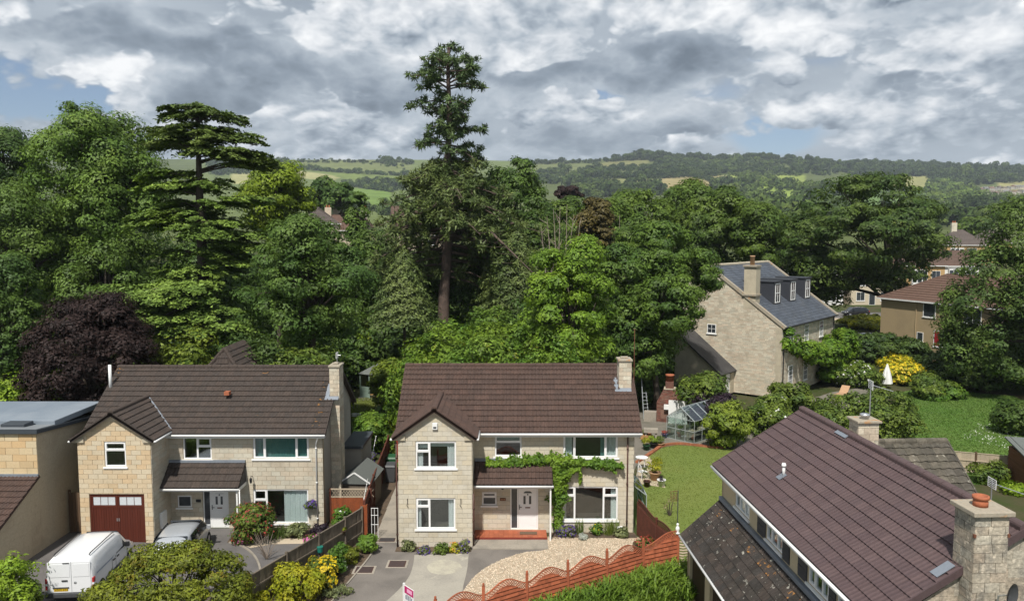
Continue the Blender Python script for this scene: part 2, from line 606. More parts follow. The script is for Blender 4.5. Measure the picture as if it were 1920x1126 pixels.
def leafm(name, c1, c2, c3=None, t3=0.6, scale=0.7, var=0.4, trans=0.25, rough=0.55, spec=0.25):
    if name in _M: return _M[name]
    m = bpy.data.materials.new(name); m.use_nodes = True
    g = NG(m.node_tree)
    out = g.n('ShaderNodeOutputMaterial'); b = g.n('ShaderNodeBsdfPrincipled')
    geo = g.n('ShaderNodeNewGeometry'); oi = g.n('ShaderNodeObjectInfo')
    pos = geo.outputs['Position']
    f = g.ramp(g.noise(pos, scale, 3, 0.6), 0.36, 0.64)
    c = g.mix(f, c1, c2)
    rn = geo.outputs['Random Per Island']
    if c3 is not None:
        f3 = g.m('MULTIPLY', g.ramp(g.noise(pos, scale * 1.7, 3, 0.6, 0.2), t3, t3 + .12), g.ramp(g.m('FRACT', g.m('MULTIPLY', rn, 7.7)), 0.15, 0.8))
        c = g.mix(f3, c, c3)
    k = g.m('MULTIPLY', g.ramp(rn, 0, 1, 1 - var, 1 + var, False), g.ramp(oi.outputs['Random'], 0, 1, .9, 1.1, False))
    kk = g.n('ShaderNodeVectorMath', operation='SCALE'); g.put(kk.inputs[0], c); g.put(kk.inputs['Scale'], k)
    c = kk.outputs[0]
    g.put(b.inputs['Base Color'], c); b.inputs['Roughness'].default_value = rough; b.inputs['Specular IOR Level'].default_value = spec
    tr = g.n('ShaderNodeBsdfTranslucent'); g.put(tr.inputs[0], g.mix(1.0, c, (1.25, 1.3, 0.55), 'MULTIPLY'))
    mx = g.n('ShaderNodeMixShader'); mx.inputs[0].default_value = trans
    g.put(mx.inputs[1], b.outputs[0]); g.put(mx.inputs[2], tr.outputs[0])
    g.put(out.inputs[0], mx.outputs[0])
    _M[name] = m
    return m


def glassm(name, tint=(0.75, 0.8, 0.8), base=0.08, rough=0.02):
    if name in _M: return _M[name]
    m = bpy.data.materials.new(name); m.use_nodes = True
    g = NG(m.node_tree)
    out = g.n('ShaderNodeOutputMaterial')
    t = g.n('ShaderNodeBsdfTransparent'); g.put(t.inputs[0], tint)
    gl = g.n('ShaderNodeBsdfGlossy'); g.put(gl.inputs[0], (0.9, 0.95, 1.0)); gl.inputs[1].default_value = rough
    fr = g.n('ShaderNodeLayerWeight'); fr.inputs[0].default_value = 0.5
    f = g.m('ADD', g.m('MULTIPLY', g.m('POWER', fr.outputs['Facing'], 4.0), 0.85), base, clamp=True)
    mx = g.n('ShaderNodeMixShader'); g.put(mx.inputs[0], f)
    g.put(mx.inputs[1], t.outputs[0]); g.put(mx.inputs[2], gl.outputs[0]); g.put(out.inputs[0], mx.outputs[0])
    _M[name] = m
    return m


# masonry
STONE_B = pm('buff ashlar', (.54, .487, .378), .9, .04, (.42, .38, .30), .8, .55, .48, .72, .25, 24, fine=.10, hue=.003, col3=(.35, .32, .255), s3=.8, lo3=.62, hi3=.80)
STONE_A = pm('warm ashlar', (.57, .455, .30), .9, .05, (.50, .40, .26), .7, .6, .45, .7, .25, 24, fine=.10, hue=.008)
STONE_A2 = pm('pale ashlar', (.53, .475, .37), .9, .045, (.38, .34, .265), .8, .5, .46, .72, .25, 24, fine=.10, hue=.012)
STONE_N = pm('cream ashlar', (.56, .43, .255), .9, .08, (.46, .35, .20), .6, .6, .45, .7, .2, 24, fine=.08, hue=.01)
STONE_D = pm('grey rubble stone', (.54, .475, .365), .95, .15, (.38, .335, .255), .7, .8, .45, .7, .5, 10, fine=.2, hue=.015)
STONE_C = pm('pitted gable stone', (.40, .345, .265), .95, .13, (.25, .225, .185), .85, 2.2, .42, .62, .8, 14, fine=.38, fscale=12, hue=.012, col3=(.56, .48, .37), s3=5.5, lo3=.56, hi3=.66)
STONE_E = pm('tan brick wall', (.36, .275, .16), .92, .06, (.28, .215, .13), .6, .4, .45, .7, .2, 12, fine=.1)
MORTAR = pm('pale mortar', (.43, .385, .305), .95, fine=.15)
MORTAR_W = pm('warm mortar', (.42, .34, .22), .95, fine=.15)
RENDER = pm('grey roughcast render', (.36, .335, .29), .95, 0, (.24, .225, .20), .7, .35, .42, .7, .5, 22, fine=.15, fscale=30)
RENDER_N = pm('tan rendered blockwork', (.45, .38, .27), .95, 0, (.33, .27, .19), .6, .5, .45, .7, .15, 12)
PANEL_CREAM = pm('cream wall panel', (.55, .455, .30), .85, fine=.06)
# roof coverings
TILE_A = [pm('grey brown roof tile %d' % i, c, .85, .07, (.046, .037, .032), .4, 1.1, .45, .7, .4, 30, fine=.25, fscale=9, col3=(.24, .22, .185), s3=6.5, lo3=.70, hi3=.76)
          for i, c in enumerate([(.056, .043, .036), (.060, .045, .037), (.052, .041, .035)])]
LICHEN = pm('orange lichen tile', (.046, .038, .033), .9, .12, (.30, .14, .035), .9, 5.5, .55, .62, .4, 30, fine=.25)
TILE_B = [pm('red brown roof tile %d' % i, c, .85, .07, (.055, .039, .033), .4, 1.0, .42, .7, .4, 30, fine=.25, fscale=9, col3=(.22, .18, .15), s3=7, lo3=.72, hi3=.78)
          for i, c in enumerate([(.076, .047, .037), (.082, .050, .039), (.071, .045, .036)])]
TILE_C = [pm('plum roof tile %d' % i, c, .72, .07, (.085, .060, .060), .5, .8, .45, .7, .25, 30, fine=.12, fscale=9)
          for i, c in enumerate([(.088, .058, .058), (.095, .063, .062), (.083, .055, .056)])]
TILE_G = [pm('dark mossy roof tile %d' % i, c, .9, .2, (.028, .025, .021), .7, 1.4, .42, .66, .5, 24, fine=.3, fscale=8, col3=(.26, .25, .215), s3=5.0, lo3=.62, hi3=.68)
          for i, c in enumerate([(.040, .033, .029), (.047, .037, .031), (.035, .031, .028)])]
TILE_O = [pm('old lichen roof tile %d' % i, c, .92, .25, (.075, .068, .052), .7, 2.2, .42, .62, .5, 20, fine=.3, fscale=8, col3=(.30, .28, .23), s3=3.6, lo3=.62, hi3=.70)
          for i, c in enumerate([(.105, .092, .072), (.125, .11, .086), (.085, .076, .062)])]
SLATE = pm('blue grey slate', (.062, .072, .090), .55, .2, (.085, .090, .095), .5, .8, .45, .7, .1, 20, spec=.5, fine=.12)
LEADBLK = pm('black lead cladding', (.035, .038, .046), .5, 0, fine=.15, spec=.5)
FELT_DK = pm('dark felt roof', (.045, .043, .043), .85, 0, (.075, .072, .068), .6, .9, fine=.2, bump=.2)
FELT_GN = pm('grey green shed felt', (.125, .135, .125), .9, fine=.15)
ROOF_FLAT = pm('blue grey roof membrane', (.17, .205, .245), .6, 0, (.28, .31, .34), .5, .4, fine=.06)
ROOF_FLAT2 = pm('grey roof membrane', (.20, .215, .225), .6, 0, (.15, .155, .16), .5, .9, fine=.08)
LEAD = pm('grey lead flashing', (.21, .235, .27), .6, 0, (.14, .155, .18), .5, 2, fine=.1, spec=.5, metal=.2)
# joinery, plastics and metals
UPVC = pm('white plastic frame', (.80, .80, .79), .35, fine=.02, spec=.5)
WHITE = pm('white paint', (.74, .74, .72), .5, fine=.05)
FASCIA_G = pm('dark grey fascia', (.05, .058, .068), .5, fine=.05)
PIPE_BR = pm('brown plastic pipe', (.075, .032, .024), .45, fine=.1)
PIPE_BK = pm('black iron pipe', (.02, .02, .022), .5, fine=.1)
DOOR_RED = pm('red brown garage paint', (.088, .020, .011), .45, .10, fine=.12, stretch=(6, 6, .6), spec=.4)
DOOR_BR = pm('dark brown door boards', (.045, .028, .018), .6, .15, fine=.2, stretch=(6, 6, .6))
GREYPANEL = pm('dark grey cladding board', (.062, .062, .066), .7, .1, fine=.1)
GLASS = glassm('window glass', (.90, .93, .93), .09)
GLASS_FAR = pm('dark far window', (.030, .036, .042), .08, spec=.8, fine=.3, fscale=1.2)
GLASS_GH = glassm('greenhouse glass', (.86, .92, .90), .12)
OBSCURE = pm('dim obscured glass', (.05, .055, .062), .15, spec=.6, fine=.3, fscale=3)
PANE_WHITE = pm('whitened garage pane', (.55, .58, .60), .25, spec=.5, fine=.1)
ROOM = pm('unlit room', (.045, .04, .036), .95, fine=.3, fscale=2)  # shade of unlit interiors is put into this colour
CURTAIN_W = pm('white net curtain', (.62, .64, .63), .9, fine=.06)
CURTAIN_T = pm('teal vertical blind', (.10, .24, .225), .8, .12, fine=.06)
CURTAIN_G = pm('grey green curtain', (.60, .65, .63), .9, fine=.06)
BLIND = pm('pale roller blind', (.55, .60, .58), .8, fine=.04)
BLIND_RED = pm('red roller blind', (.26, .012, .018), .8, fine=.05)
WOODIN = pm('varnished wood', (.36, .20, .08), .5, fine=.15)
STONE_DRESS = pm('dressed stone', (.46, .405, .30), .9, 0, (.34, .30, .23), .6, 1.5, fine=.1, bump=.2)
CONC_DRESS = pm('weathered coping', (.33, .29, .225), .95, 0, (.42, .20, .06), .7, 3.0, .58, .68, fine=.2, bump=.3)
TERRACOTTA = pm('terracotta', (.36, .115, .055), .8, 0, (.24, .10, .06), .5, 5, fine=.15)
CLAYPOT = pm('buff clay pot', (.42, .26, .15), .8, fine=.15)
FENCE_RED = pm('red cedar fence stain', (.36, .105, .05), .8, .2, (.24, .066, .03), .6, 1.6, fine=.15, stretch=(1, 1, 5))
FENCE_ORG = pm('orange fence stain', (.25, .065, .022), .7, .12, (.16, .05, .02), .7, 2.5, fine=.2)
FENCE_DK = pm('dark red brown fence stain', (.095, .030, .018), .75, .16, fine=.15)
FENCE_GY = pm('weathered grey fence boards', (.150, .122, .092), .9, .22, (.095, .080, .062), .7, 2.2, fine=.22, stretch=(5, 5, .7), bump=.3, bscale=20)
FENCE_BR = pm('brown weathered boards', (.115, .072, .042), .9, .2, (.075, .05, .033), .6, 2.2, fine=.2, stretch=(5, 5, .7))
FENCE_PALE = pm('pale timber fence', (.40, .33, .24), .9, .1, fine=.15)
SHED_BR = pm('brown shed boards', (.13, .055, .025), .8, .12, fine=.15)
SHED_GN = pm('sage green paint', (.20, .27, .22), .7, .06, fine=.08)
BARK = pm('grey brown bark', (.085, .068, .052), .95, 0, (.05, .042, .034), .6, 3, bump=.6, bscale=12, fine=.25)
BARK_PINE = pm('reddish pine bark', (.115, .082, .066), .95, 0, (.06, .047, .040), .7, 3, bump=.7, bscale=10, fine=.3)
BARK_DEAD = pm('bleached dead wood', (.25, .205, .165), .95, fine=.2)
METAL = pm('bright metal', (.55, .56, .57), .35, metal=.8, fine=.05)
ALU = pm('aluminium bars', (.48, .52, .52), .45, metal=.4, fine=.05)
RUST = pm('rusty iron', (.15, .060, .035), .8, fine=.2)
BLACK = pm('black plastic', (.018, .018, .02), .4, fine=.1)
DKGREY = pm('dark grey plastic', (.06, .062, .065), .5, fine=.1)
BIN_GN = pm('green plastic', (.02, .085, .035), .45, fine=.1)
TEALPL = pm('teal plastic', (.02, .16, .125), .45, fine=.1)
BRICK = pm('weathered red brick', (.175, .082, .058), .9, .25, (.105, .060, .047), .6, 2, hue=.015, fine=.2)
BRICK_OR = pm('orange brick edging', (.33, .12, .058), .85, .2, (.22, .10, .06), .5, 2, fine=.15)
# paint and tyres
PAINT_WHITE = pm('white van paint', (.72, .73, .74), .25, fine=.015, spec=.5, coat=.6)
PAINT_SILVER = pm('silver grey car paint', (.40, .42, .44), .3, metal=.3, fine=.02, coat=.6)
PAINT_BLACK = pm('black car paint', (.012, .013, .016), .2, fine=.02, coat=.8)
PAINT_BLUE = pm('pale blue car paint', (.32, .40, .55), .25, metal=.3, fine=.02, coat=.6)
PAINT_NAVY = pm('deep blue car paint', (.05, .085, .20), .25, metal=.3, fine=.02, coat=.6)
CARGLASS = pm('dark car glass', (.014, .017, .02), .06, spec=.8, fine=.1)
GREYGLASS = pm('greyed van side panel', (.30, .33, .385), .25, spec=.5, fine=.02)
TYRE = pm('tyre rubber', (.02, .02, .02), .9, fine=.1)
LAMP_RED = pm('red lamp lens', (.35, .012, .012), .2, spec=.6, fine=.05)
LAMP_CLR = pm('clear lamp lens', (.65, .66, .66), .15, spec=.6, fine=.05)
PLATE_Y = pm('yellow number plate', (.62, .40, .02), .4, fine=.03)
SIGN_PINK = pm('magenta sign print', (.46, .018, .13), .4, fine=.03)
SIGN_LIGHT = pm('pale pink sign print', (.80, .40, .58), .4, fine=.03)
SIGN_GREY = pm('slate grey sign print', (.10, .13, .19), .4, fine=.03)
# ground
TARMAC = pm('worn tarmac', (.185, .165, .145), .95, 0, (.125, .112, .10), .8, .5, .4, .66, .5, 40, fine=.2, fscale=22, col3=(.24, .225, .20), s3=8, lo3=.68, hi3=.74)
TARMAC_A = pm('smooth grey tarmac', (.135, .126, .12), .95, 0, (.098, .092, .09), .8, .6, .4, .66, .3, 40, fine=.15, fscale=25)
CONCRETE = pm('pale concrete', (.33, .305, .255), .92, 0, (.25, .232, .20), .8, .55, .42, .68, .25, 30, fine=.12, col3=(.47, .435, .345), s3=.55, lo3=.60, hi3=.72)
CONCRETE2 = pm('grey path concrete', (.31, .275, .225), .92, 0, (.21, .19, .16), .8, .8, .42, .68, .25, 30, fine=.15)
GRAVELBED = pm('gravel bed', (.41, .325, .225), .95, 0, (.33, .265, .19), .8, 6, .4, .65, .6, 45, fine=.25, fscale=30)
GRAVEL = pm('buff gravel stone', (.53, .435, .32), .85, .48, hue=.015, fine=.1)
SOIL = pm('garden soil', (.105, .075, .050), .98, 0, (.06, .045, .033), .8, 1.5, bump=.6, bscale=12, fine=.3)
PAVING = pm('pale paving slab', (.47, .39, .285), .92, .1, fine=.12)
PAVING_G = pm('grey crazy paving', (.20, .18, .15), .95, .2, (.12, .12, .085), .7, .9, fine=.2)
QUARRY = pm('red quarry tile', (.36, .105, .050), .55, .12, (.26, .075, .04), .6, 1.8, fine=.15)
QUARRY_DK = pm('dark red step edge', (.19, .035, .025), .6, fine=.15)
GRIT = pm('doormat bristle', (.13, .085, .055), .98, fine=.25, fscale=40)
LAWN_M = pm('mown lawn', (.128, .168, .034), .98, 0, (.15, .175, .04), .6, .3, .4, .65, .4, 25, fine=.12, fscale=11)
LAWN_R = pm('green lawn', (.072, .140, .020), .98, 0, (.098, .152, .030), .7, .25, .4, .65, .4, 25, fine=.14, fscale=9)
GRASSM = leafm('grass blade', (.130, .172, .034), (.15, .178, .038), None, scale=.3, var=.14, trans=.2)
GRASSR = leafm('rich grass blade', (.068, .140, .020), (.098, .160, .030), None, scale=.3, var=.16, trans=.2)
# ------------------------------------------------------------------ the land
import bmesh
from mathutils import noise as mnoise


def inpoly(u, v, poly):
    u = np.asarray(u); v = np.asarray(v); c = np.zeros(u.shape, bool)
    n = len(poly)
    for i in range(n):
        x1, y1 = poly[i]; x2, y2 = poly[(i + 1) % n]
        k = ((y1 > v) != (y2 > v)) & (u < (x2 - x1) * (v - y1) / (y2 - y1 + 1e-12) + x1)
        c ^= k
    return c


def toview(x, y, z):
    dz = z - CAM_Z
    k = y * _cp - dz * _sp
    return 960 + FOC * x / k, 563 - FOC * (y * _sp + dz * _cp) / k


FIELDS = [  # outlines of the fields on the hill as they lie in the view, with the colour of each crop
    ([(380, 296), (1000, 296), (1000, 420), (380, 420)], (0.113, 0.143, 0.045)),
    ([(520, 296), (775, 296), (775, 326), (640, 322), (540, 312)], (0.134, 0.154, 0.054)),
    ([(430, 326), (560, 320), (640, 330), (628, 338), (560, 334), (440, 345)], (0.291, 0.279, 0.124)),
    ([(600, 322), (770, 330), (770, 346), (690, 344), (640, 334)], (0.134, 0.172, 0.045)),
    ([(655, 352), (735, 358), (735, 392), (655, 386)], (0.129, 0.196, 0.041)),
    ([(985, 302), (1115, 308), (1115, 330), (1040, 338), (985, 336)], (0.129, 0.148, 0.054)),
    ([(1090, 316), (1150, 300), (1215, 296), (1220, 312), (1120, 320)], (0.162, 0.160, 0.061)),
    ([(1080, 334), (1232, 336), (1232, 354), (1090, 350)], (0.177, 0.184, 0.070)),
    ([(1235, 332), (1300, 330), (1345, 342), (1345, 352), (1240, 352)], (0.263, 0.219, 0.104)),
    ([(1290, 330), (1335, 327), (1395, 332), (1395, 345), (1340, 342)], (0.248, 0.225, 0.094)),
    ([(1360, 328), (1510, 328), (1510, 345), (1400, 345)], (0.215, 0.261, 0.059)),
    ([(1380, 346), (1500, 350), (1500, 382), (1400, 380)], (0.204, 0.273, 0.054)),
    ([(1600, 330), (1760, 330), (1765, 352), (1610, 352)], (0.237, 0.231, 0.089)),
    ([(1872, 342), (1960, 338), (1960, 356), (1880, 356)], (0.258, 0.243, 0.099)),
    ([(1500, 345), (1760, 352), (1760, 420), (1500, 420)], (0.107, 0.172, 0.045)),
]


def make_land(name, ys, na, mat):
    A = np.linspace(-1.15, 1.15, na)
    Yg, Ag = np.meshgrid(ys, A, indexing='ij')
    X = Ag * np.maximum(Yg + 45, 45)
    Z = tz(X, Yg)
    V = np.stack([X, Yg, Z], -1).reshape(-1, 3)
    i = np.arange(len(ys) - 1)[:, None] * na + np.arange(na - 1)[None, :]
    F = np.stack([i, i + 1, i + 1 + na, i + na], -1).reshape(-1, 4)
    me = np_mesh(name, V, F, True)
    u, v = toview(V[:, 0], V[:, 1], V[:, 2])
    col = np.tile(np.array([.085, .105, .035, 1.0]), (len(V), 1))
    far = V[:, 1] > 420
    for poly, c in FIELDS:
        k = far & inpoly(u, v, poly)
        col[k, :3] = c
    at = me.color_attributes.new('crop', 'FLOAT_COLOR', 'POINT')
    at.data.foreach_set('color', col.astype(np.float32).ravel())
    o = link(me, name, None, mat, 'structure')
    return o


def land_mat(name, near):
    m = bpy.data.materials.new(name); m.use_nodes = True
    g = NG(m.node_tree)
    out = g.n('ShaderNodeOutputMaterial'); b = g.n('ShaderNodeBsdfPrincipled')
    pos = g.n('ShaderNodeNewGeometry').outputs['Position']
    if near:
        c = g.mix(g.ramp(g.noise(pos, .35, 5, .65), .4, .62), (.045, .062, .018), (.085, .068, .042))
        c = g.mix(g.ramp(g.noise(pos, 9.0, 4, .7), .3, .8), c, (.04, .055, .016))
    else:
        at = g.n('ShaderNodeAttribute'); at.attribute_name = 'crop'
        k = g.ramp(g.noise(pos, .02, 6, .65), .25, .75, .72, 1.25, False)
        k2 = g.ramp(g.noise(pos, .12, 5, .7), .25, .75, .8, 1.2, False)
        kk = g.n('ShaderNodeVectorMath', operation='SCALE'); g.put(kk.inputs[0], at.outputs['Color']); g.put(kk.inputs['Scale'], g.m('MULTIPLY', k, k2))
        c = g.mix(g.ramp(g.noise(pos, .05, 5, .7), .60, .72), kk.outputs[0], (.05, .075, .03))
    g.put(b.inputs['Base Color'], c); b.inputs['Roughness'].default_value = .98; b.inputs['Specular IOR Level'].default_value = .1
    g.put(out.inputs[0], b.outputs[0])
    return m


make_land('ground', np.concatenate([np.arange(-20, 70, 10.0), np.arange(70, 212, 4.0)]), 110, land_mat('rough ground', True))
make_land('hills', np.concatenate([np.arange(206, 600, 20.0), np.arange(600, 2500, 14.0), np.arange(2500, 3001, 100.0)]), 460, land_mat('hill pasture', False))

# low crowns for trees too far away to show their leaves
FAR_COL = [((0.037, 0.060, 0.020), (0.069, 0.100, 0.028)), ((0.050, 0.082, 0.022), (0.088, 0.128, 0.032)), ((0.106, 0.160, 0.035), (0.156, 0.211, 0.045)), ((0.027, 0.044, 0.018), (0.043, 0.064, 0.022)),
           ((0.065, 0.100, 0.026), (0.112, 0.151, 0.036))]
FAR_MAT = [leafm('far foliage %d' % i, a, b, None, scale=.05, var=.24, trans=.12, rough=.8, spec=.05) for i, (a, b) in enumerate(FAR_COL)]


def far_crown(seed, tall=1.0, n=330):
    """a distant crown: leaf clumps as small faces over a lumpy volume, 1 m across before scaling"""
    rg = np.random.default_rng(seed)
    k = 7
    lc = rg.normal(0, .2, (k, 3)) * (1, 1, .75 * tall); lc[:, 2] += .5 * tall; lr = rg.uniform(.20, .34, k)
    j = rg.integers(0, k, n)
    d = rg.normal(0, 1, (n, 3)); d[:, 2] += .35; d /= np.linalg.norm(d, axis=1)[:, None]
    P = lc[j] + d * lr[j][:, None] * (1, 1, .95 * tall)
    P[:, 2] = np.maximum(P[:, 2], .04)
    N = d + rg.normal(0, .2, (n, 3)); N /= np.linalg.norm(N, axis=1)[:, None]
    return leaf_quads(P, N, np.full(n, .15), rg, .8)


def leaf_quads(P, N, size, rg, asp=.62, fold=.10, tang=None):
    n = len(P)
    r = rg.normal(0, 1, (n, 3)) if tang is None else tang
    t = r - N * np.sum(r * N, 1)[:, None]; t /= (np.linalg.norm(t, axis=1)[:, None] + 1e-9)
    b = np.cross(N, t)
    s = size[:, None] * .64
    V = np.stack([P - t * s * .8 - b * s * asp, P - t * s * .8 + b * s * asp, P + t * s * 1.1], 1).reshape(-1, 3)
    return V, np.arange(3 * n).reshape(-1, 3)


_fc = [[None] * len(FAR_MAT) for _ in range(4)]
_fgeo = [far_crown(11), far_crown(12), far_crown(13, .8), far_crown(14, 1.7)]


def far_mesh(shape, m):
    if _fc[shape][m] is None:
        me = np_mesh('distant_crown', *_fgeo[shape]); me.materials.append(FAR_MAT[m]); _fc[shape][m] = me
    return _fc[shape][m]


rf = random.Random(21)
far_things = []; far_stuff = {i: ([], [], 0) for i in range(len(FAR_MAT))}


def far_tree(p, size, m, shape=None, single=False, tall=1.0, label='dark rounded tree on the far hillside', group='trees on the far hillside'):
    shape = rf.randrange(3) if shape is None else shape
    if single:
        o = link(far_mesh(shape, m), 'hill_tree')
        o.location = p - Vector((0, 0, size * .08)); o.scale = (size, size, size * tall); o.rotation_euler = (0, 0, rf.uniform(0, 6.28))
        tag(o, label, 'tree', group)
        return o
    V, F = _fgeo[shape]
    a = rf.uniform(0, 6.28); c, s = math.cos(a), math.sin(a)
    W = np.empty_like(V)
    W[:, 0] = (V[:, 0] * c - V[:, 1] * s) * size + p.x; W[:, 1] = (V[:, 0] * s + V[:, 1] * c) * size + p.y; W[:, 2] = V[:, 2] * size * tall + p.z - size * .08
    step = 2
    Wk = W.reshape(-1, 3, 3)[::step]
    ctr = Wk.mean(1, keepdims=True)
    Wk = (Wk - ctr) * 1.35 + ctr
    far_stuff[m][0].append(Wk.reshape(-1, 3))


def wood(poly, n, size, mats, single=0, label=None, group=None, tall=1.0):
    us = [p[0] for p in poly]; vs = [p[1] for p in poly]
    k = 0; tries = 0
    while k < n and tries < n * 30:
        tries += 1
        u, v = rf.uniform(min(us), max(us)), rf.uniform(min(vs), max(vs))
        if not bool(inpoly(np.array([u]), np.array([v]), poly)[0]): continue
        p = land(u, v)
        far_tree(p, size * rf.choice((.55, .8, .9, 1.0, 1.15, 1.5)), rf.choice(mats), None, k < single, tall * rf.uniform(.85, 1.15), *( [label, group] if label else []))
        k += 1


def hedge_line(pts, n, size, mats, single=False, label=None, group=None):
    for k in range(n):
        t = k / max(1, n - 1) * (len(pts) - 1); i = min(int(t), len(pts) - 2); f = t - i
        u = pts[i][0] + (pts[i + 1][0] - pts[i][0]) * f; v = pts[i][1] + (pts[i + 1][1] - pts[i][1]) * f
        far_tree(land(u + rf.uniform(-2, 2), v + rf.uniform(-.8, .8)), size * rf.uniform(.6, 1.4), rf.choice(mats), None, single, rf.uniform(.8, 1.2), *([label, group] if label else []))


# tree line along the crest, one by one
CL, CG = 'dark rounded tree standing along the skyline of the far hill', 'trees along the skyline of the hill'
for i in range(150):
    u = 985 + (i + rf.random()) * 6.3
    base = float(np.interp(u, CREST[:, 0], CREST[:, 1])) + 1.0
    big = 1.0 if u < 1150 else 1.4
    if 1195 < u < 1250: big = 1.9
    if 1560 < u < 1600: big = 1.0
    far_tree(land(u, base + rf.uniform(.2, 2.5)), rf.uniform(11, 19) * big, rf.choice([0, 3, 3]), None, True, rf.uniform(.8, 1.2), CL, CG)
for i in range(60):
    u = 395 + (i + rf.random()) * 6.4
    base = float(np.interp(u, CREST[:, 0], CREST[:, 1])) + .8
    dense = u < 480 or 550 < u < 600 or 640 < u < 720
    if dense or rf.random() < .55:
        far_tree(land(u, base + rf.uniform(.2, 1.5)), rf.uniform(8, 15) * (1.4 if u < 480 else 1), rf.choice([0, 3]), None, True, rf.uniform(.7, 1.1), CL, CG)
W = wood
W([(395, 300), (520, 302), (560, 316), (470, 326), (395, 330)], 150, 16, [0, 3])
W([(700, 300), (775, 303), (775, 313), (720, 312)], 30, 15, [0])
hedge_line([(555, 316), (640, 324), (765, 330)], 46, 12, [0, 0, 1])
hedge_line([(560, 298), (640, 301), (760, 318)], 16, 7, [0, 1])
W([(645, 338), (770, 342), (770, 360), (700, 354), (650, 346)], 60, 13, [0, 0, 3, 4])
hedge_line([(655, 349), (735, 360)], 24, 11, [0, 4])
W([(1005, 322), (1050, 318), (1092, 330), (1060, 348), (1005, 342)], 60, 15, [0, 0, 4])
W([(1085, 318), (1220, 312), (1340, 318), (1340, 331), (1220, 334), (1090, 334)], 170, 14, [0, 0, 3])
W([(1120, 324), (1160, 313), (1180, 314), (1130, 326)], 16, 8, [0])
W([(1210, 300), (1440, 302), (1600, 314), (1600, 330), (1340, 327), (1240, 314)], 300, 15, [0, 0, 3, 4])
hedge_line([(1085, 335), (1235, 335), (1290, 331), (1345, 342)], 46, 9, [0, 3])
hedge_line([(1290, 331), (1400, 329), (1500, 330)], 30, 8, [0, 4])
W([(1060, 344), (1240, 350), (1240, 372), (1060, 372)], 110, 17, [0, 0, 4])
W([(1335, 344), (1400, 338), (1410, 380), (1340, 384)], 75, 17, [0, 3, 4])
W([(1395, 344), (1500, 350), (1500, 358), (1400, 358)], 34, 11, [1, 4, 2])
W([(1410, 332), (1440, 332), (1500, 350), (1400, 350)], 24, 12, [1, 4])
W([(1385, 374), (1560, 378), (1560, 420), (1385, 420)], 110, 16, [0, 1, 4])
W([(1580, 307), (1760, 310), (1760, 331), (1600, 331)], 290, 16, [3, 3, 0])
W([(1750, 312), (1960, 318), (1960, 342), (1870, 344), (1800, 352), (1750, 340)], 270, 15, [3, 0, 0])
W([(1480, 346), (1620, 352), (1700, 356), (1700, 372), (1480, 372)], 60, 16, [0, 1, 4])
W([(1745, 344), (1800, 350), (1830, 366), (1850, 384), (1745, 384)], 110, 15, [2, 2, 1, 4], 30, 'pale green leafy tree on the slope below the far village', 'pale green trees below the village')
W([(1750, 384), (1920, 378), (1960, 420), (1745, 430)], 150, 13, [1, 2, 4, 0], 60, 'mid green garden tree among the houses of the far village', 'garden trees of the far village')
W([(1380, 384), (1750, 380), (1760, 440), (1380, 440)], 90, 14, [0, 1, 4])
W([(560, 392), (760, 388), (760, 404), (560, 404)], 40, 10, [0, 1])
far_tree(land(1632, 334), 26, 0, 0, True, .8, 'large round tree standing alone at the foot of the tan field')
far_tree(land(1812, 334), 24, 4, 1, True, 1.5, 'tall pale olive tree at the edge of the dark hilltop wood')
far_tree(land(1746, 334), 26, 3, 2, True, .9, 'large dark tree at the right end of the tan field under the wood')
far_tree(land(1806, 402), 11, 3, 3, True, 1.25, 'dark narrow conifer in front of the far village, the slimmer one')
far_tree(land(1826, 402), 15, 3, 3, True, .95, 'dark broad conifer in front of the far village, right of the slim one')
far_tree(land(1767, 398), 15, 0, 1, True, 1.0, 'dark round tree standing between the pale village houses')
for i, (u, v) in enumerate([(1330, 340), (1352, 338), (1302, 345), (1408, 338), (1448, 345), (1690, 349)]):
    far_tree(land(u, v), 11, 0, 1, True, .9, 'small dark round tree standing alone in a far hill field', 'lone trees in the hill fields')
for m, (Vs, _, _) in far_stuff.items():
    if Vs:
        V = np.concatenate(Vs); me = np_mesh('hill_woodland', V, np.arange(len(V)).reshape(-1, 3))
        o = link(me, 'hill_woodland', None, FAR_MAT[m], 'stuff'); o['label'] = 'woods and hedges spread over the far hillside'

# far village: small pale houses with slate and tile roofs
FW = [pm('far pale wall', (.50, .45, .37), .9), pm('far cream wall', (.56, .50, .40), .9), pm('far grey wall', (.40, .37, .33), .9)]
FRF = [pm('far brown roof', (.15, .115, .095), .9, fine=.15), pm('far grey roof', (.17, .165, .16), .9, fine=.15), pm('far red roof', (.19, .115, .085), .9, fine=.15)]
hm = MB().box(-4.5, 4.5, -3.5, 3.5, -2, 5); hm = hm.mesh('walls')
rm = MB(); rfx = FR((-4.8, -3.9, 4.9), (1, 0, 0), (0, 0, 1))
rm.add([(-4.8, -3.9, 4.9), (4.8, -3.9, 4.9), (4.8, 3.9, 4.9), (-4.8, 3.9, 4.9), (-4.8, 0, 7.6), (4.8, 0, 7.6)], [(0, 1, 5, 4), (2, 3, 4, 5), (0, 4, 3), (1, 2, 5), (3, 2, 1, 0)])
chm = MB().box(3.4, 4.4, -.5, .5, 6.5, 9.0)
wm = MB()
for x in (-3, -.2, 2.4):
    for z in (.6, 3.1):
        wm.box(x, x + 1.2, -3.56, -3.5, z, z + 1.2)
rm = rm.mesh('roof'); chm = chm.mesh('chimney'); wm = wm.mesh('window'); wm.materials.append(GLASS_FAR); chm.materials.append(FW[2])
hms = []; rms = []
for m_ in FW:
    q = hm.copy(); q.materials.append(m_); hms.append(q)
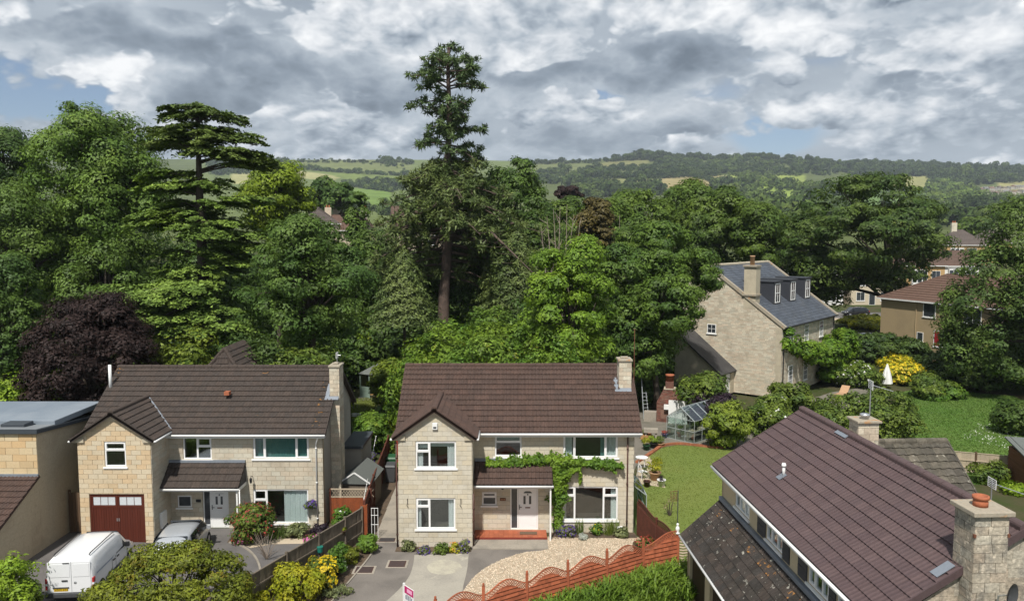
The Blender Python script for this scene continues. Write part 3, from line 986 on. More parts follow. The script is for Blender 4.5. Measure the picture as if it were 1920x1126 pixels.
for m_ in FRF:
    q = rm.copy(); q.materials.append(m_); rms.append(q)
rows = [([(1806, 361), (1926, 354)], 15), ([(1812, 368), (1930, 362)], 14), ([(1848, 376), (1915, 373)], 9), ([(1745, 398), (1800, 396)], 6), ([(1765, 391), (1800, 388)], 4), ([(1740, 408), (1790, 406)], 4), ([(1830, 384), (1850, 382)], 2), ([(1462, 386), (1475, 386)], 2)]
for pts, n in rows:
    for k in range(n):
        f = (k + rf.uniform(-.2, .2)) / max(1, n - 1)
        p = land(pts[0][0] + (pts[1][0] - pts[0][0]) * f, pts[0][1] + (pts[1][1] - pts[0][1]) * f + rf.uniform(-1, 1))
        t = thing('village_house', 'small pale house with a pitched roof in the far village on the hillside', 'house', p, rf.uniform(-.7, .7), 'houses of the far village')
        s = rf.uniform(.8, 1.15); t.scale = (s, s, s)
        link(rf.choice(hms), 'walls', t); link(rf.choice(rms), 'roof', t)
        link(chm, 'chimney', t); link(wm, 'window', t)
# ------------------------------------------------------------------ leaves, trees and shrubs
LF = {
    'ash': leafm('ash leaf', (.086, .152, .025), (.135, .211, .034), (.196, .273, .046), .58, .35),
    'ash2': leafm('left lime leaf', (.076, .132, .025), (.119, .185, .032), (.169, .231, .040), .6, .3),
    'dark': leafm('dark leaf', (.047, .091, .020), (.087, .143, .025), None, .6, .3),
    'syc': leafm('sycamore leaf', (.052, .100, .020), (.096, .153, .027), (.178, .240, .034), .68, .35),
    'syc2': leafm('bright sycamore leaf', (.057, .110, .019), (.112, .183, .025), (.224, .249, .032), .64, .4),  # brighter, yellower green than the other sycamore leaf
    'maple': leafm('maple leaf', (.112, .198, .019), (.184, .284, .025), (.244, .330, .032), .6, .5),
    'lime': leafm('lime green leaf', (.135, .198, .014), (.205, .277, .017), (.262, .313, .022), .6, .5),
    'wood': leafm('woodland leaf', (.057, .101, .017), (.104, .158, .022), (.169, .195, .029), .62, .2),
    'oak': leafm('oak leaf', (.047, .087, .017), (.096, .144, .025), (.155, .186, .033), .62, .3),
    'right': leafm('right hand tree leaf', (.052, .093, .021), (.099, .152, .028), (.172, .190, .038), .62, .4),
    'copper': leafm('copper beech leaf', (.021, .013, .012), (.037, .023, .020), (.055, .032, .024), .6, .6, trans=.1, rough=.6, spec=.15),
    'laurel': leafm('laurel leaf', (.077, .148, .016), (.140, .215, .019), (.263, .260, .025), .58, .5),
    'laurel2': leafm('green hedge leaf', (.072, .150, .019), (.143, .224, .026), (.247, .266, .031), .62, .5),
    'yewgold': leafm('golden cypress leaf', (.117, .168, .020), (.182, .231, .026), None, .6, .6),
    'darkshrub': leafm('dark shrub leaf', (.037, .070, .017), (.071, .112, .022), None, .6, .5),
    'shrub': leafm('garden shrub leaf', (.067, .112, .019), (.131, .178, .025), (.224, .231, .034), .66, .7),
    'bright': leafm('bright shrub leaf', (.127, .211, .014), (.198, .287, .021), None, .6, .8),
    'creeper': leafm('climber leaf', (.073, .147, .012), (.143, .231, .019), (.207, .265, .027), .62, .9),
    'front': leafm('front tree leaf', (.101, .126, .012), (.159, .182, .016), (.178, .128, .015), .55, .9, var=.5),
    'pine': leafm('pine needle', (.050, .083, .026), (.083, .123, .038), (.106, .137, .046), .6, .35, var=.5, trans=.1),
    'pinelow': leafm('lower pine needle', (.070, .105, .028), (.115, .149, .039), (.141, .167, .048), .6, .35, var=.5, trans=.1),
    'cedar': leafm('cedar needle', (.099, .160, .030), (.159, .232, .039), (.201, .279, .048), .6, .4, var=.45, trans=.12),
    'cedardk': leafm('upper cedar needle', (.090, .138, .030), (.146, .198, .044), None, .6, .4, var=.45, trans=.12),
    'bronze': leafm('bronze conifer needle', (0.076, 0.060, 0.015), (0.104, 0.085, 0.021), None, .6, .3, var=.45, trans=.1),
    'yellow': leafm('yellow flower', (.55, .40, .012), (.66, .50, .02), None, .6, 2, var=.25),
    'gold': leafm('yellow green leaf', (.198, .231, .012), (.317, .301, .016), (.571, .448, .019), .6, 1.2),
    'red': leafm('coral flower', (.30, .050, .040), (.38, .085, .060), None, .6, 2, var=.35),
    'pink': leafm('pink flower', (.50, .10, .30), (.60, .16, .40), None, .6, 2, var=.25),
    'violet': leafm('violet flower', (.070, .035, .22), (.12, .06, .33), None, .6, 2, var=.3),
    'white': leafm('white flower', (.66, .66, .60), (.74, .74, .70), None, .6, 2, var=.1),
    'purple': leafm('dark purple leaf', (.022, .014, .022), (.035, .02, .03), None, .6, 2, var=.4),
    'lavender': leafm('grey green lavender', (.117, .142, .058), (.164, .183, .071), None, .6, 2),
    'blade': leafm('daylily blade', (.092, .166, .017), (.151, .233, .026), (.195, .260, .034), .6, .8, var=.35),
    'orangef': leafm('orange flower', (.55, .20, .02), (.60, .26, .03), None, .6, 2),
    'silver': leafm('silver leaf', (.30, .32, .28), (.40, .42, .38), None, .6, 2),
    'straw': leafm('dry stem', (.22, .17, .10), (.28, .22, .14), None, .6, 2),
}


def unit(a):
    return a / (np.linalg.norm(a, axis=1)[:, None] + 1e-9)


def lobes_of(rg, c, r, k=10, lr=(.34, .52), shell=.62, top=1.0):
    """lumps of a crown: a core and k lobes set round it; c centre, r the three radii"""
    L = [(c[0], c[1], c[2], r[0] * .62, r[1] * .62, r[2] * .66)]
    for i in range(k):
        z = 1 - 2 * (i + .5) / k; z = z * top
        a = i * 2.39996 + rg.uniform(-.4, .4); q = math.sqrt(max(0, 1 - z * z))
        s = rg.uniform(*lr); sh = shell * rg.uniform(.78, 1.22)
        L.append((c[0] + r[0] * sh * q * math.cos(a), c[1] + r[1] * sh * q * math.sin(a), c[2] + r[2] * sh * z, r[0] * s, r[1] * s, r[2] * s * .85))
    return L


def crown(rg, lobes, n, size, clump=.9, per=60, flat_=.6, droop=.0, up=.45, spread=.2, asp=.62):
    """leaves gathered in clumps over the lobes: arrays of points and normals"""
    Lb = np.array(lobes)
    ar = (Lb[:, 3] * Lb[:, 4] + Lb[:, 3] * Lb[:, 5] + Lb[:, 4] * Lb[:, 5]); ar = ar / ar.sum()
    rm = (Lb[:, 3] * Lb[:, 4] * Lb[:, 5]) ** (1 / 3)
    nc = int(max(8, min(n // 24, .8 * np.sum(4 * rm ** 2) / clump ** 2))); clump *= 1.2
    j = rg.choice(len(Lb), nc * 3, p=ar)
    d = rg.normal(0, 1, (nc * 3, 3)); d[:, 2] += .35; d = unit(d)
    C = Lb[j, :3] + d * Lb[j, 3:6] * rg.uniform(.80, 1.05, (nc * 3, 1))
    keep = np.ones(len(C), bool)
    for i in range(len(Lb)):
        q = np.sum(((C - Lb[i, :3]) / Lb[i, 3:6]) ** 2, 1)
        keep &= ~((q < .55) & (j != i))
    idx = np.nonzero(keep)[0][:nc]
    C, d = C[idx], d[idx]
    nc = len(C)
    cr = clump * rg.uniform(.6, 1.3, nc)
    k = rg.integers(0, nc, n)
    e = rg.normal(0, 1, (n, 3)); e[:, 2] += up; e = unit(e)
    rad = np.where(rg.random((n, 1)) < .72, rg.uniform(.82, 1.06, (n, 1)), rg.uniform(.35, .85, (n, 1)))
    off = e * rad * cr[k][:, None] * np.array([1, 1, flat_])
    P = C[k] + off
    if droop:
        P[:, 2] -= droop * (np.linalg.norm(off[:, :2], axis=1)) ** 1.5
    N = unit(e + d[k] * .45 + np.array([0, 0, .3]) + rg.normal(0, spread, (n, 3)))
    S = size * rg.uniform(.7, 1.35, n)
    sp_ = rg.random(n) < .07; P[sp_] = C[k[sp_]] + off[sp_] * rg.uniform(1.05, 1.5, (int(sp_.sum()), 1)); S[sp_] *= .85
    return P, N, S, C


def foliage(name, P, N, S, mat, parent, rg, asp=.62, tang=None):
    V, F = leaf_quads(P, N, S, rg, asp, tang=tang)
    return link(np_mesh(name, V, F), name, parent, mat)


def trunk_mesh(base, top, r0, r1, limbs, mat, parent, rg, wob=.15, n=9):
    m = MB(); k = 7
    pts = [Vector(base) + (Vector(top) - Vector(base)) * (i / k) + Vector((rg.uniform(-wob, wob), rg.uniform(-wob, wob), 0)) * (0 if i == 0 else 1) for i in range(k + 1)]
    rr = [r0 * 1.25] + [r0 + (r1 - r0) * (i / k) for i in range(1, k + 1)]
    m.tube(pts, rr, n)
    for s, e, ra in limbs:
        s, e = Vector(s), Vector(e); mid = (s + e) / 2 + Vector((rg.uniform(-.3, .3), rg.uniform(-.3, .3), (e - s).length * .08))
        m.tube([s, mid, e], [ra, ra * .7, ra * .25], 6)
    return m.build('trunk', mat, parent, smooth=True)


_seed = [100]


def nrg():
    _seed[0] += 1
    return np.random.default_rng(_seed[0])


def leafsize(Y, px=2.5):
    return px * Y / 773.0


def tree(name, label, u0, u1, vt, vb, Y, leaf, n, group=None, cat='tree', lobes=11, clump=None, depth=1.0, px=2.5, trunk=.35, bark=None, per=60, flat_=.6, droop=0, lr=(.34, .52), shell=.62, gap=0,
         visible_trunk=None, rad_adj=1.0, shape=None, base=None):
    """a broadleaved tree whose crown fills (u0..u1, vt..vb) of the view at distance Y"""
    rg = nrg()
    a, b = spot(u0, (vt + vb) / 2, Y), spot(u1, (vt + vb) / 2, Y)
    zt, zb = spot((u0 + u1) / 2, vt, Y).z, spot((u0 + u1) / 2, vb, Y).z
    cx = (a.x + b.x) / 2; rx = (b.x - a.x) / 2; rz = (zt - zb) / 2
    gz = float(tz(cx, Y)) if base is None else base
    t = thing(name, label, cat, (cx, Y, gz), 0, group)
    c = (0, 0, (zt + zb) / 2 - gz)
    r = (rx, rx * depth, rz)
    L = lobes_of(rg, c, r, lobes, lr, shell) if shape is None else [(x * rx, y * rx * depth, c[2] + z * rz, s * rx, s * rx * depth, s2 * rz) for x, y, z, s, s2 in shape]
    sz = leafsize(Y, px)
    P, N, S_, C = crown(rg, L, n, sz, clump or max(.5, rx * .2), per, flat_, droop)
    foliage('crown', P, N, S_, LF[leaf], t, rg)
    limbs = []
    h0 = max(.3, (c[2] - rz) * .9 + .2)
    for q in L[1:]:
        f = rg.uniform(.25, .7)
        limbs.append(((0, 0, h0 + (c[2] - h0) * f), (q[0] * .95, q[1] * .95, q[2]), trunk * .35))
    for q in C[rg.integers(0, len(C), min(len(C), 24))]:
        limbs.append(((q[0] * .35, q[1] * .35, c[2] + (q[2] - c[2]) * .2 - rz * .1), tuple(q), trunk * .14))
    trunk_mesh((0, 0, -.3), (0, 0, c[2] + rz * .45), trunk, trunk * .25, limbs, bark or BARK, t, rg)
    return t


def shrub(name, label, u, vb, Y, w, h, leaf, n, group=None, cat='shrub', d=None, lobes=7, px=2.4, clump=None, flowers=None, stems=True, z=None, flat_=.75, per=40, up=.45, size=None, flat_bottom=True):
    """a shrub w wide and h high whose foot shows at (u, vb)"""
    rg = nrg()
    p = spot(u, vb, Y) if Y else flat(u, vb, z or 0)
    gz = float(tz(p.x, p.y)) if z is None else z
    t = thing(name, label, cat, (p.x, p.y, gz), 0, group)
    d = d or w
    L = lobes_of(rg, (0, 0, h * .48), (w / 2, d / 2, h * .5), lobes, (.28, .6), .64)
    P, N, S_, C = crown(rg, L, n, size or leafsize(p.y, px), clump or max(.12, w * .13), per, flat_, 0, up)
    P[:, 2] = np.maximum(P[:, 2], .03)
    foliage('foliage', P, N, S_, LF[leaf], t, rg)
    if flowers:
        mat, k, fs = flowers
        i = rg.choice(len(P), k, replace=False)
        dirv = unit(P[i] - np.array([0, 0, h * .4]))
        o = foliage('flowers', P[i] + dirv * .06, unit(dirv + [0, -.3, .6]), np.full(k, fs) * rg.uniform(.7, 1.3, k), LF[mat], t, rg, .9); o['kind'] = 'stuff'
    if stems:
        m = MB()
        for q in C[rg.integers(0, len(C), 9)]:
            m.tube([(q[0] * .15, q[1] * .15, -.05), (q[0] * .5, q[1] * .5, q[2] * .55), tuple(q)], [.03 * h ** .5, .02 * h ** .5, .006], 5)
        m.build('stem', BARK, t)
    return t


# ---- the tall pine behind the middle house
def pine():
    rg = nrg(); Y = 69.0; u = 832
    gz = float(tz(spot(u, 440, Y).x, Y)); top = spot(843, 84, Y); b0 = spot(830, 552, Y)
    base = Vector((b0.x, Y, gz)); H = top.z - gz
    t = thing('pine_tree', 'tall open crowned pine rising alone above all the trees behind the middle house', 'tree', base)
    prof = [(84, 18, 30), (100, 50, 55), (120, 74, 72), (150, 80, 78), (165, 74, 80), (185, 50, 50), (210, 70, 74), (240, 62, 62), (265, 70, 96), (285, 78, 100), (305, 50, 60), (330, 68, 95),
            (370, 102, 145), (400, 116, 180), (440, 126, 205), (480, 110, 195), (520, 60, 110)]
    pv = np.array(prof, float)
    px2m = Y / 1450.0
    tr = MB(); ax = lambda z: Vector((((top.x - base.x) * (z / H)), 0, z))
    pts = [ax(H * i / 14) + Vector((math.sin(i * 1.3) * .12, math.cos(i) * .1, 0)) for i in range(15)]
    tr.tube(pts, [.62 - .5 * (i / 14) ** 1.1 for i in range(15)], 10)
    Ph = []; Nh = []; Pl = []; Nl = []
    v = 90.0; k = 0
    while v < 520:
        z = spot(832, v, Y).z - gz
        rl = np.interp(v, pv[:, 0], pv[:, 1]) * px2m; rr = np.interp(v, pv[:, 0], pv[:, 2]) * px2m
        gapz = 186 < v < 200 or 292 < v < 312
        nb = 2 if v < 300 else 4
        for q in range(nb):
            a = k * 2.39996 + rg.uniform(-.5, .5); k += 1
            if gapz and rg.random() < .55: continue
            ca, sa = math.cos(a), math.sin(a)
            if v < 300 and rg.random() < (.32 if v < 190 else .14): continue
            if v > 425 and sa < -.25: continue
            R_ = (rr if ca > 0 else rl) * rg.uniform(.38 if v < 300 else .62, 1.08)
            if v < 112: R_ *= .35 + .65 * (v - 88) / 24
            R_ = R_ * (abs(ca) + .85 * abs(sa)) / max(1e-3, math.hypot(ca, sa))
            rise = rg.uniform(-.2, .1) if v < 125 else (rg.uniform(-.22, .3) if v < 270 else rg.uniform(-.5, -.05))
            s = ax(z); e = s + Vector((ca * R_, sa * R_, rise * R_ + rg.uniform(-.25, .25)))
            mid = (s + e) / 2 + Vector((0, 0, .10 * R_))
            tr.tube([s, mid, e], [.04 + .014 * R_, .028 + .008 * R_, .015], 5, False)
            ntuft = int(2 + R_ * 1.9) if v < 300 else int(3 + R_ * 1.7)
            for w_ in range(ntuft):
                f = rg.uniform(.28 if v < 300 else .15, 1.03)
                pnt = s.lerp(mid, f * 2) if f < .5 else mid.lerp(e, min(1.05, f * 2 - 1))
                side = Vector((-sa, ca, 0)) * rg.uniform(-1, 1) * (.25 + .28 * R_ * (1 - abs(f - .6)))
                tip = pnt + side + Vector((0, 0, rg.uniform(-.1, .28)))
                if side.length > .3:
                    tr.tube([pnt, tip], [.022, .012], 4, False)
                m_ = rg.integers(34, 52)
                dd = rg.normal(0, 1, (m_, 3)); dd[:, 2] += .35; dd = unit(dd)
                tuft = np.array(tip) + dd * rg.uniform(.12, .52, (m_, 1)) * np.array([1, 1, .8 if v < 300 else 1.1])
                (Ph if v < 300 else Pl).append(tuft); (Nh if v < 300 else Nl).append(dd)
        v += 5.5 if v < 320 else 7.5
    trk = tr.build('trunk', BARK_PINE, t, smooth=True)
    for nm, PP, NN, mt in (('crown', Ph, Nh, 'pine'), ('lower_crown', Pl, Nl, 'pinelow')):
        P = np.concatenate(PP); D = np.concatenate(NN)
        N = unit(np.cross(D, rg.normal(0, 1, D.shape)) * .7 + D * .6 + [0, -.1, .45])
        foliage(nm, P, N, rg.uniform(.2, .42, len(P)), LF[mt], t, rg, .32, tang=D)


# ---- the layered cedar
def cedar():
    rg = nrg(); Y = 55.0; u = 380
    p0 = spot(u, 500, Y); gz = 0.0
    t = thing('cedar_tree', 'layered cedar with flat spreading plates of needles, left of the tall pine', 'tree', (p0.x, Y, gz))
    m2 = Y / 1450.0
    # plates: height (v), left and right reach in px, thickness in px, share of leaf
    plates = [(200, -48, 30, 7, .5), (212, -44, 78, 9, .8), (238, -82, 60, 9, .9), (250, -70, 108, 12, 1.2), (262, -86, 50, 9, .8), (276, -30, 124, 12, 1.1), (290, 30, 128, 10, .8), (300, 60, 110, 9, .4),
              (318, -105, -20, 10, .6), (345, -112, 10, 12, .9), (365, 40, 120, 10, .4), (392, -120, 20, 14, 1.2), (408, -115, 90, 14, 1.3), (430, -60, 120, 14, 1.0), (450, 20, 130, 14, .7),
              (480, 20, 120, 14, .6), (520, -130, 55, 16, 1.5), (540, -148, 50, 16, 1.5), (562, -120, 90, 16, 1.2), (585, -90, 110, 14, 1.0), (335, -55, 45, 10, .35), (375, -75, 60, 10, .4), (420, -60, 60, 10, .4), (465, -75, 70, 12, .5), (500, -70, 75, 12, .6)]
    tr = MB(); H = spot(u, 192, Y).z
    tr.tube([(-.1, 0, -.3), (0.05, .1, H * .35), (-.05, 0, H * .7), (0, 0, H)], [.6, .48, .28, .06], 10)
    PU = []; NU = []; PL = []; NL = []
    for v, l, r_, th, sh in plates:
        z = spot(u, v, Y).z; cx = (l + r_) / 2 * m2; rx = (r_ - l) / 2 * m2; ry = max(2.0, rx * .75); tz_ = th * m2
        nf = int(16 + 15 * sh * rx / 2)
        for q in range(nf):
            a = rg.uniform(0, 6.283); f = math.sqrt(rg.uniform(.03, 1))
            fx, fy = cx + math.cos(a) * rx * f, math.sin(a) * ry * f - (3.0 if v >= 520 else 0)
            fz = z - .06 * (fx * fx + fy * fy) ** .5 - rg.uniform(0, tz_ * .9) + rg.uniform(0, .2)
            s = Vector((0, 0, z - .15 * abs(fx) - .3)); e = Vector((fx, fy, fz - .12))
            if f > .5 and rg.random() < .22:
                tr.tube([s, (s + e) / 2 + Vector((0, 0, .25)), e], [.075, .05, .02], 5, False)
            da = math.atan2(fy, fx) + rg.uniform(-.6, .6)
            k = int(150 * rg.uniform(.7, 1.3)); L_ = rg.uniform(.7, 1.35)
            x = rg.uniform(-.6, 1, k) * L_; y = rg.normal(0, .32, k) * L_ * (1 - .45 * np.abs(x) / L_)
            zz = -.28 * np.maximum(x, 0) ** 1.6 - .3 * np.abs(y) ** 1.5 + rg.normal(0, .045, k)
            P = np.stack([fx + x * math.cos(da) - y * math.sin(da), fy + x * math.sin(da) + y * math.cos(da), fz + zz], 1)
            N = unit(np.stack([rg.normal(0, .35, k) + .35 * math.cos(da), rg.normal(0, .35, k) + .35 * math.sin(da), np.ones(k)], 1))
            (PU if v < 310 else PL).append(P); (NU if v < 310 else NL).append(N)
    tr.build('trunk', BARK, t, smooth=True)
    for nm, PP, NN, mt in (('crown', PU, NU, 'cedardk'), ('lower_crown', PL, NL, 'cedar')):
        P = np.concatenate(PP); N = np.concatenate(NN)
        foliage(nm, P, N, rg.uniform(.15, .30, len(P)), LF[mt], t, rg, .55)


def conifer(name, label, u, vt, vb, Y, w, leaf, n, tiers=16, group=None):
    rg = nrg(); p = spot(u, vb, Y); gz = float(tz(p.x, Y)); zt = spot(u, vt, Y).z - gz; zb = max(.2, p.z - gz)
    t = thing(name, label, 'tree', (p.x, Y, gz), 0, group)
    f = rg.uniform(0, 1, n) ** .75; z = zt - (zt - zb) * f
    a = rg.uniform(0, 6.283, n); tier = np.floor(f * tiers) / tiers
    R_ = w / 2 * (f ** .8) * (.55 + .45 * np.sqrt(rg.uniform(0, 1, n))) * (1 + .22 * np.sin(a * 5 + tier * 40) + .12 * np.sin(a * 9 + tier * 90))
    R_ *= .82 + .36 * (f * tiers - np.floor(f * tiers))
    P = np.stack([R_ * np.cos(a), R_ * np.sin(a), z - .25 * R_ + rg.normal(0, .08, n)], 1)
    N = unit(np.stack([np.cos(a), np.sin(a), np.full(n, .9)], 1) + rg.normal(0, .4, (n, 3)))
    foliage('crown', P, N, leafsize(Y, 2.6) * rg.uniform(.7, 1.4, n), LF[leaf], t, rg, .45)
    MB().tube([(0, 0, -.3), (0, 0, zt * .96)], [.22, .03], 7).build('trunk', BARK, t)
    return t


pine()
cedar()
# left side
tree('ash_tree', 'huge bright green domed tree at left, left of the cedar', 72, 300, 190, 520, 63, 'ash', 72000, lobes=22, clump=1.0, px=2.3, trunk=.5, lr=(.26, .40), shell=.72, per=75, droop=.12, depth=.9)
tree('lime_tree', 'mid green tree in front of the domed tree, its crown reaching the left edge', -60, 150, 330, 600, 60, 'ash2', 42000, lobes=16, clump=.95, px=2.3, lr=(.26, .4), shell=.7, droop=.12)
tree('lime_tree', 'mid green leafy tree just below the domed tree and left of the cedar trunk', 110, 300, 420, 640, 61, 'ash2', 34000, lobes=14, clump=.9, px=2.3, lr=(.28, .4), shell=.68, droop=.12)
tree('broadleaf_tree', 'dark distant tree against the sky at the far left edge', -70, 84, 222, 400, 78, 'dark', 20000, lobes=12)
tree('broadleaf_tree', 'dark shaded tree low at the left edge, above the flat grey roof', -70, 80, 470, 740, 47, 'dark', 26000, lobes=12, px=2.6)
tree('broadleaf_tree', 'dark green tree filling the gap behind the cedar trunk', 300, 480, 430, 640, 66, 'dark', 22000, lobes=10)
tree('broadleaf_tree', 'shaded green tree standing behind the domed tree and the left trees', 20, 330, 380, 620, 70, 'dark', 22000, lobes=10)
tree('copper_beech', 'dark purple leaved copper beech behind the flat grey roof', 52, 288, 556, 800, 46, 'copper', 42000, lobes=14, clump=.7, px=2.6, depth=.8)
tree('lime_green_tree', 'round lime green tree between the cedar and the pine', 452, 582, 300, 470, 86, 'lime', 26000, lobes=12, clump=1.1, px=2.4)
for i, (u0, u1, vt, vb, Y) in enumerate([(568, 632, 334, 400, 175), (606, 672, 338, 404, 172)]):
    tree('broadleaf_tree', ['dark rounded tree behind the brown rooftops, the left one of two', 'dark rounded tree behind the brown rooftops, the right one of two'][i], u0, u1, vt, vb, Y, 'dark', 5000, lobes=9, group='pair of dark trees behind the rooftops', px=2.6)
tree('sycamore_tree', 'dense dark green sycamore in the middle, left of the pine trunk', 468, 690, 402, 660, 52, 'syc', 52000, lobes=18, clump=.75, px=2.5, lr=(.26, .42), shell=.7, trunk=.4)
tree('sycamore_tree', 'dark sycamore behind the dense one, reaching towards the pine', 600, 770, 425, 690, 78, 'syc', 26000, lobes=12, px=2.5)
tree('broadleaf_tree', 'slim dark tree top poking up left of the brown rooftops by the pine', 648, 690, 366, 600, 80, 'syc', 11000, lobes=9)
tree('broadleaf_tree', 'dark green broad tree standing right behind the pine', 880, 1035, 288, 560, 76, 'dark', 34000, lobes=14, px=2.4)
tree('broadleaf_tree', 'dark wide tree under the right branches of the pine', 900, 1080, 400, 600, 72, 'oak', 26000, lobes=12)
tree('broadleaf_tree', 'shadowed tree low behind the pine trunk', 740, 930, 470, 640, 74, 'dark', 20000, lobes=10)
conifer('pine_sapling', 'drooping grey green conifer under the left side of the pine', 758, 462, 590, 64, 5.6, 'pinelow', 13000)
conifer('pine_sapling', 'grey green conifer branches under the right side of the pine', 968, 418, 575, 66, 7.0, 'pinelow', 15000)
tree('copper_tree', 'small dark purple tree top on the wooded ridge right of the pine', 1040, 1092, 347, 380, 150, 'copper', 3500, lobes=8)
tree('bronze_conifer', 'ragged bronze brown conifer behind the lime green maple', 1082, 1150, 358, 520, 78, 'bronze', 13000, lobes=12, clump=.6, px=2.4, depth=1.0, flat_=.5)
tree('maple_tree', 'bright yellow green maple behind the right end of the middle roof', 985, 1150, 464, 720, 55, 'maple', 38000, lobes=16, clump=.7, px=2.6, lr=(.28, .42), shell=.68)
tree('sycamore_tree', 'sunlit sycamore overhanging the stone house gable', 1120, 1345, 420, 705, 62, 'syc2', 56000, clump=.75, px=2.5, trunk=.3,
     shape=[(-.1, 0, .15, .55, .55), (.56, 0, .3, .42, .36), (.05, 0, .64, .46, .36), (-.5, 0, -.35, .5, .45), (-.3, -.2, -.68, .42, .32), (-.55, 0, .3, .42, .4), (.1, -.4, -.05, .5, .4), (.5, 0, .0, .34, .24), (-.05, .3, -.45, .45, .4)])
BACKW = [(1000, 1110, 366, 500, 108), (1135, 1260, 345, 520, 98), (1225, 1345, 335, 500, 104), (1290, 1400, 352, 520, 97), (1370, 1470, 372, 520, 92), (1060, 1180, 372, 540, 92), (1160, 1240, 420, 560, 72)]
BL = ['woodland tree on the ridge right of the pine, under the copper top', 'woodland tree with a broad crown right of the bronze conifer', 'tallest crown of the wooded ridge left of the slate roofed house', 'woodland tree on the ridge just left above the slate roof', 'woodland tree directly behind the stone chimney of the slate roofed house',
      'woodland tree on the ridge behind the maple', 'darker tree in the shade behind the sunlit sycamore']
for (u0, u1, vt, vb, Y), lb in zip(BACKW, BL):
    tree('woodland_tree', lb, u0, u1, vt, vb, Y, 'wood', 20000, 'trees of the wooded ridge', lobes=13, clump=1.3, px=2.4, lr=(.28, .45), shell=.66)
tree('oak_tree', 'large dark spreading tree with a bare trunk left of the tan house', 1480, 1856, 330, 600, 98, 'oak', 56000, clump=1.4, px=2.4, trunk=.7, per=80, flat_=.45,
     shape=[(-.55, 0, .62, .34, .36), (-.1, 0, .66, .36, .34), (-.85, 0, .15, .26, .34), (-.45, -.3, .15, .42, .42), (.05, -.2, .25, .38, .4), (.32, 0, .05, .22, .3), (-.75, 0, -.35, .26, .36), (-.35, .1, -.28, .36, .3), (0, 0, -.33, .28, .28), (-.6, .2, -.6, .22, .2), (-.25, 0, -.48, .24, .15), (.22, .1, .45, .26, .3)])
tree('oak_tree', 'dark tree at the left of the spreading tree, behind the dormers', 1420, 1560, 400, 590, 108, 'oak', 20000, lobes=12, clump=1.4, px=2.4, flat_=.5)
tree('lime_tree', 'big dark leafy tree at the right edge in front of the tan house', 1775, 2130, 350, 725, 68, 'right', 60000, clump=1.0, px=2.5, trunk=.5,
     shape=[(.15, 0, 0, .62, .6), (-.62, 0, -.25, .36, .36), (-.5, 0, .12, .32, .28), (-.12, 0, .55, .38, .36), (.4, 0, .6, .5, .38), (-.7, 0, -.62, .28, .28), (-.3, -.3, -.5, .45, .4), (.2, -.3, -.2, .5, .5)])
tree('broadleaf_tree', 'low dark tree in the shade at the right edge beside the green lawn', 1830, 2010, 600, 770, 76, 'darkshrub', 26000, lobes=12, px=2.5)
tree('broadleaf_tree', 'small grey green tree in front of the red window blind', 1765, 1850, 600, 740, 70, 'right', 9000, lobes=8)
for i, (u0, u1, vt, vb, Y) in enumerate([(1395, 1460, 405, 520, 140), (1490, 1552, 455, 590, 118), (1690, 1760, 405, 450, 260), (1800, 1860, 405, 450, 260)]):
    tree('broadleaf_tree', ['dark tree top behind the ridge wood, left of the spreading tree', 'low dark tree hanging over the road behind the slate roof', 'olive tree top in front of the far terraced houses', 'green tree beside the far hipped houses'][i], u0, u1, vt, vb, Y, 'wood', 7000, lobes=9, px=2.6)


def dead_tree():
    rg = nrg(); p = spot(1050, 480, 63); gz = float(tz(p.x, 63)); h = spot(1050, 378, 63).z - gz
    t = thing('dead_tree', 'bare pale dead tree between the pine and the bronze conifer', 'tree', (p.x, 63, gz))
    m = MB()
    for k in range(7):
        a = k * .9; x = (k - 3) * .42
        top = Vector((x * 1.25, math.sin(a) * .6, h - abs(k - 3) * .45 + rg.uniform(-.4, .3))); b = Vector((x * .3, 0, h * .35))
        m.tube([(0, 0, 0), b, b.lerp(top, .5) + Vector((rg.uniform(-.15, .15), 0, 0)), top], [.12, .08, .05, .015], 5)
        for q in range(9):
            f = rg.uniform(.25, .98); s = b.lerp(top, f); d = Vector((rg.uniform(-1, 1), rg.uniform(-1, 1), rg.uniform(.3, 1.1))) * rg.uniform(.5, 1.1)
            m.tube([s, s + d * .6 + Vector((0, 0, -.05)), s + d], [.028, .02, .008], 4)
    m.build('trunk', BARK_DEAD, t)


dead_tree()

# hedges, shrubs and understorey behind the houses
def bush_to(name, lb, u, vt, Y, w, leaf, n, group, d=None):
    p = spot(u, vt, Y); gz = float(tz(p.x, Y))
    return shrub(name, lb, u, vt, Y, w, p.z - gz, leaf, n, group, lobes=11, px=2.9, clump=.55, z=gz, d=d)


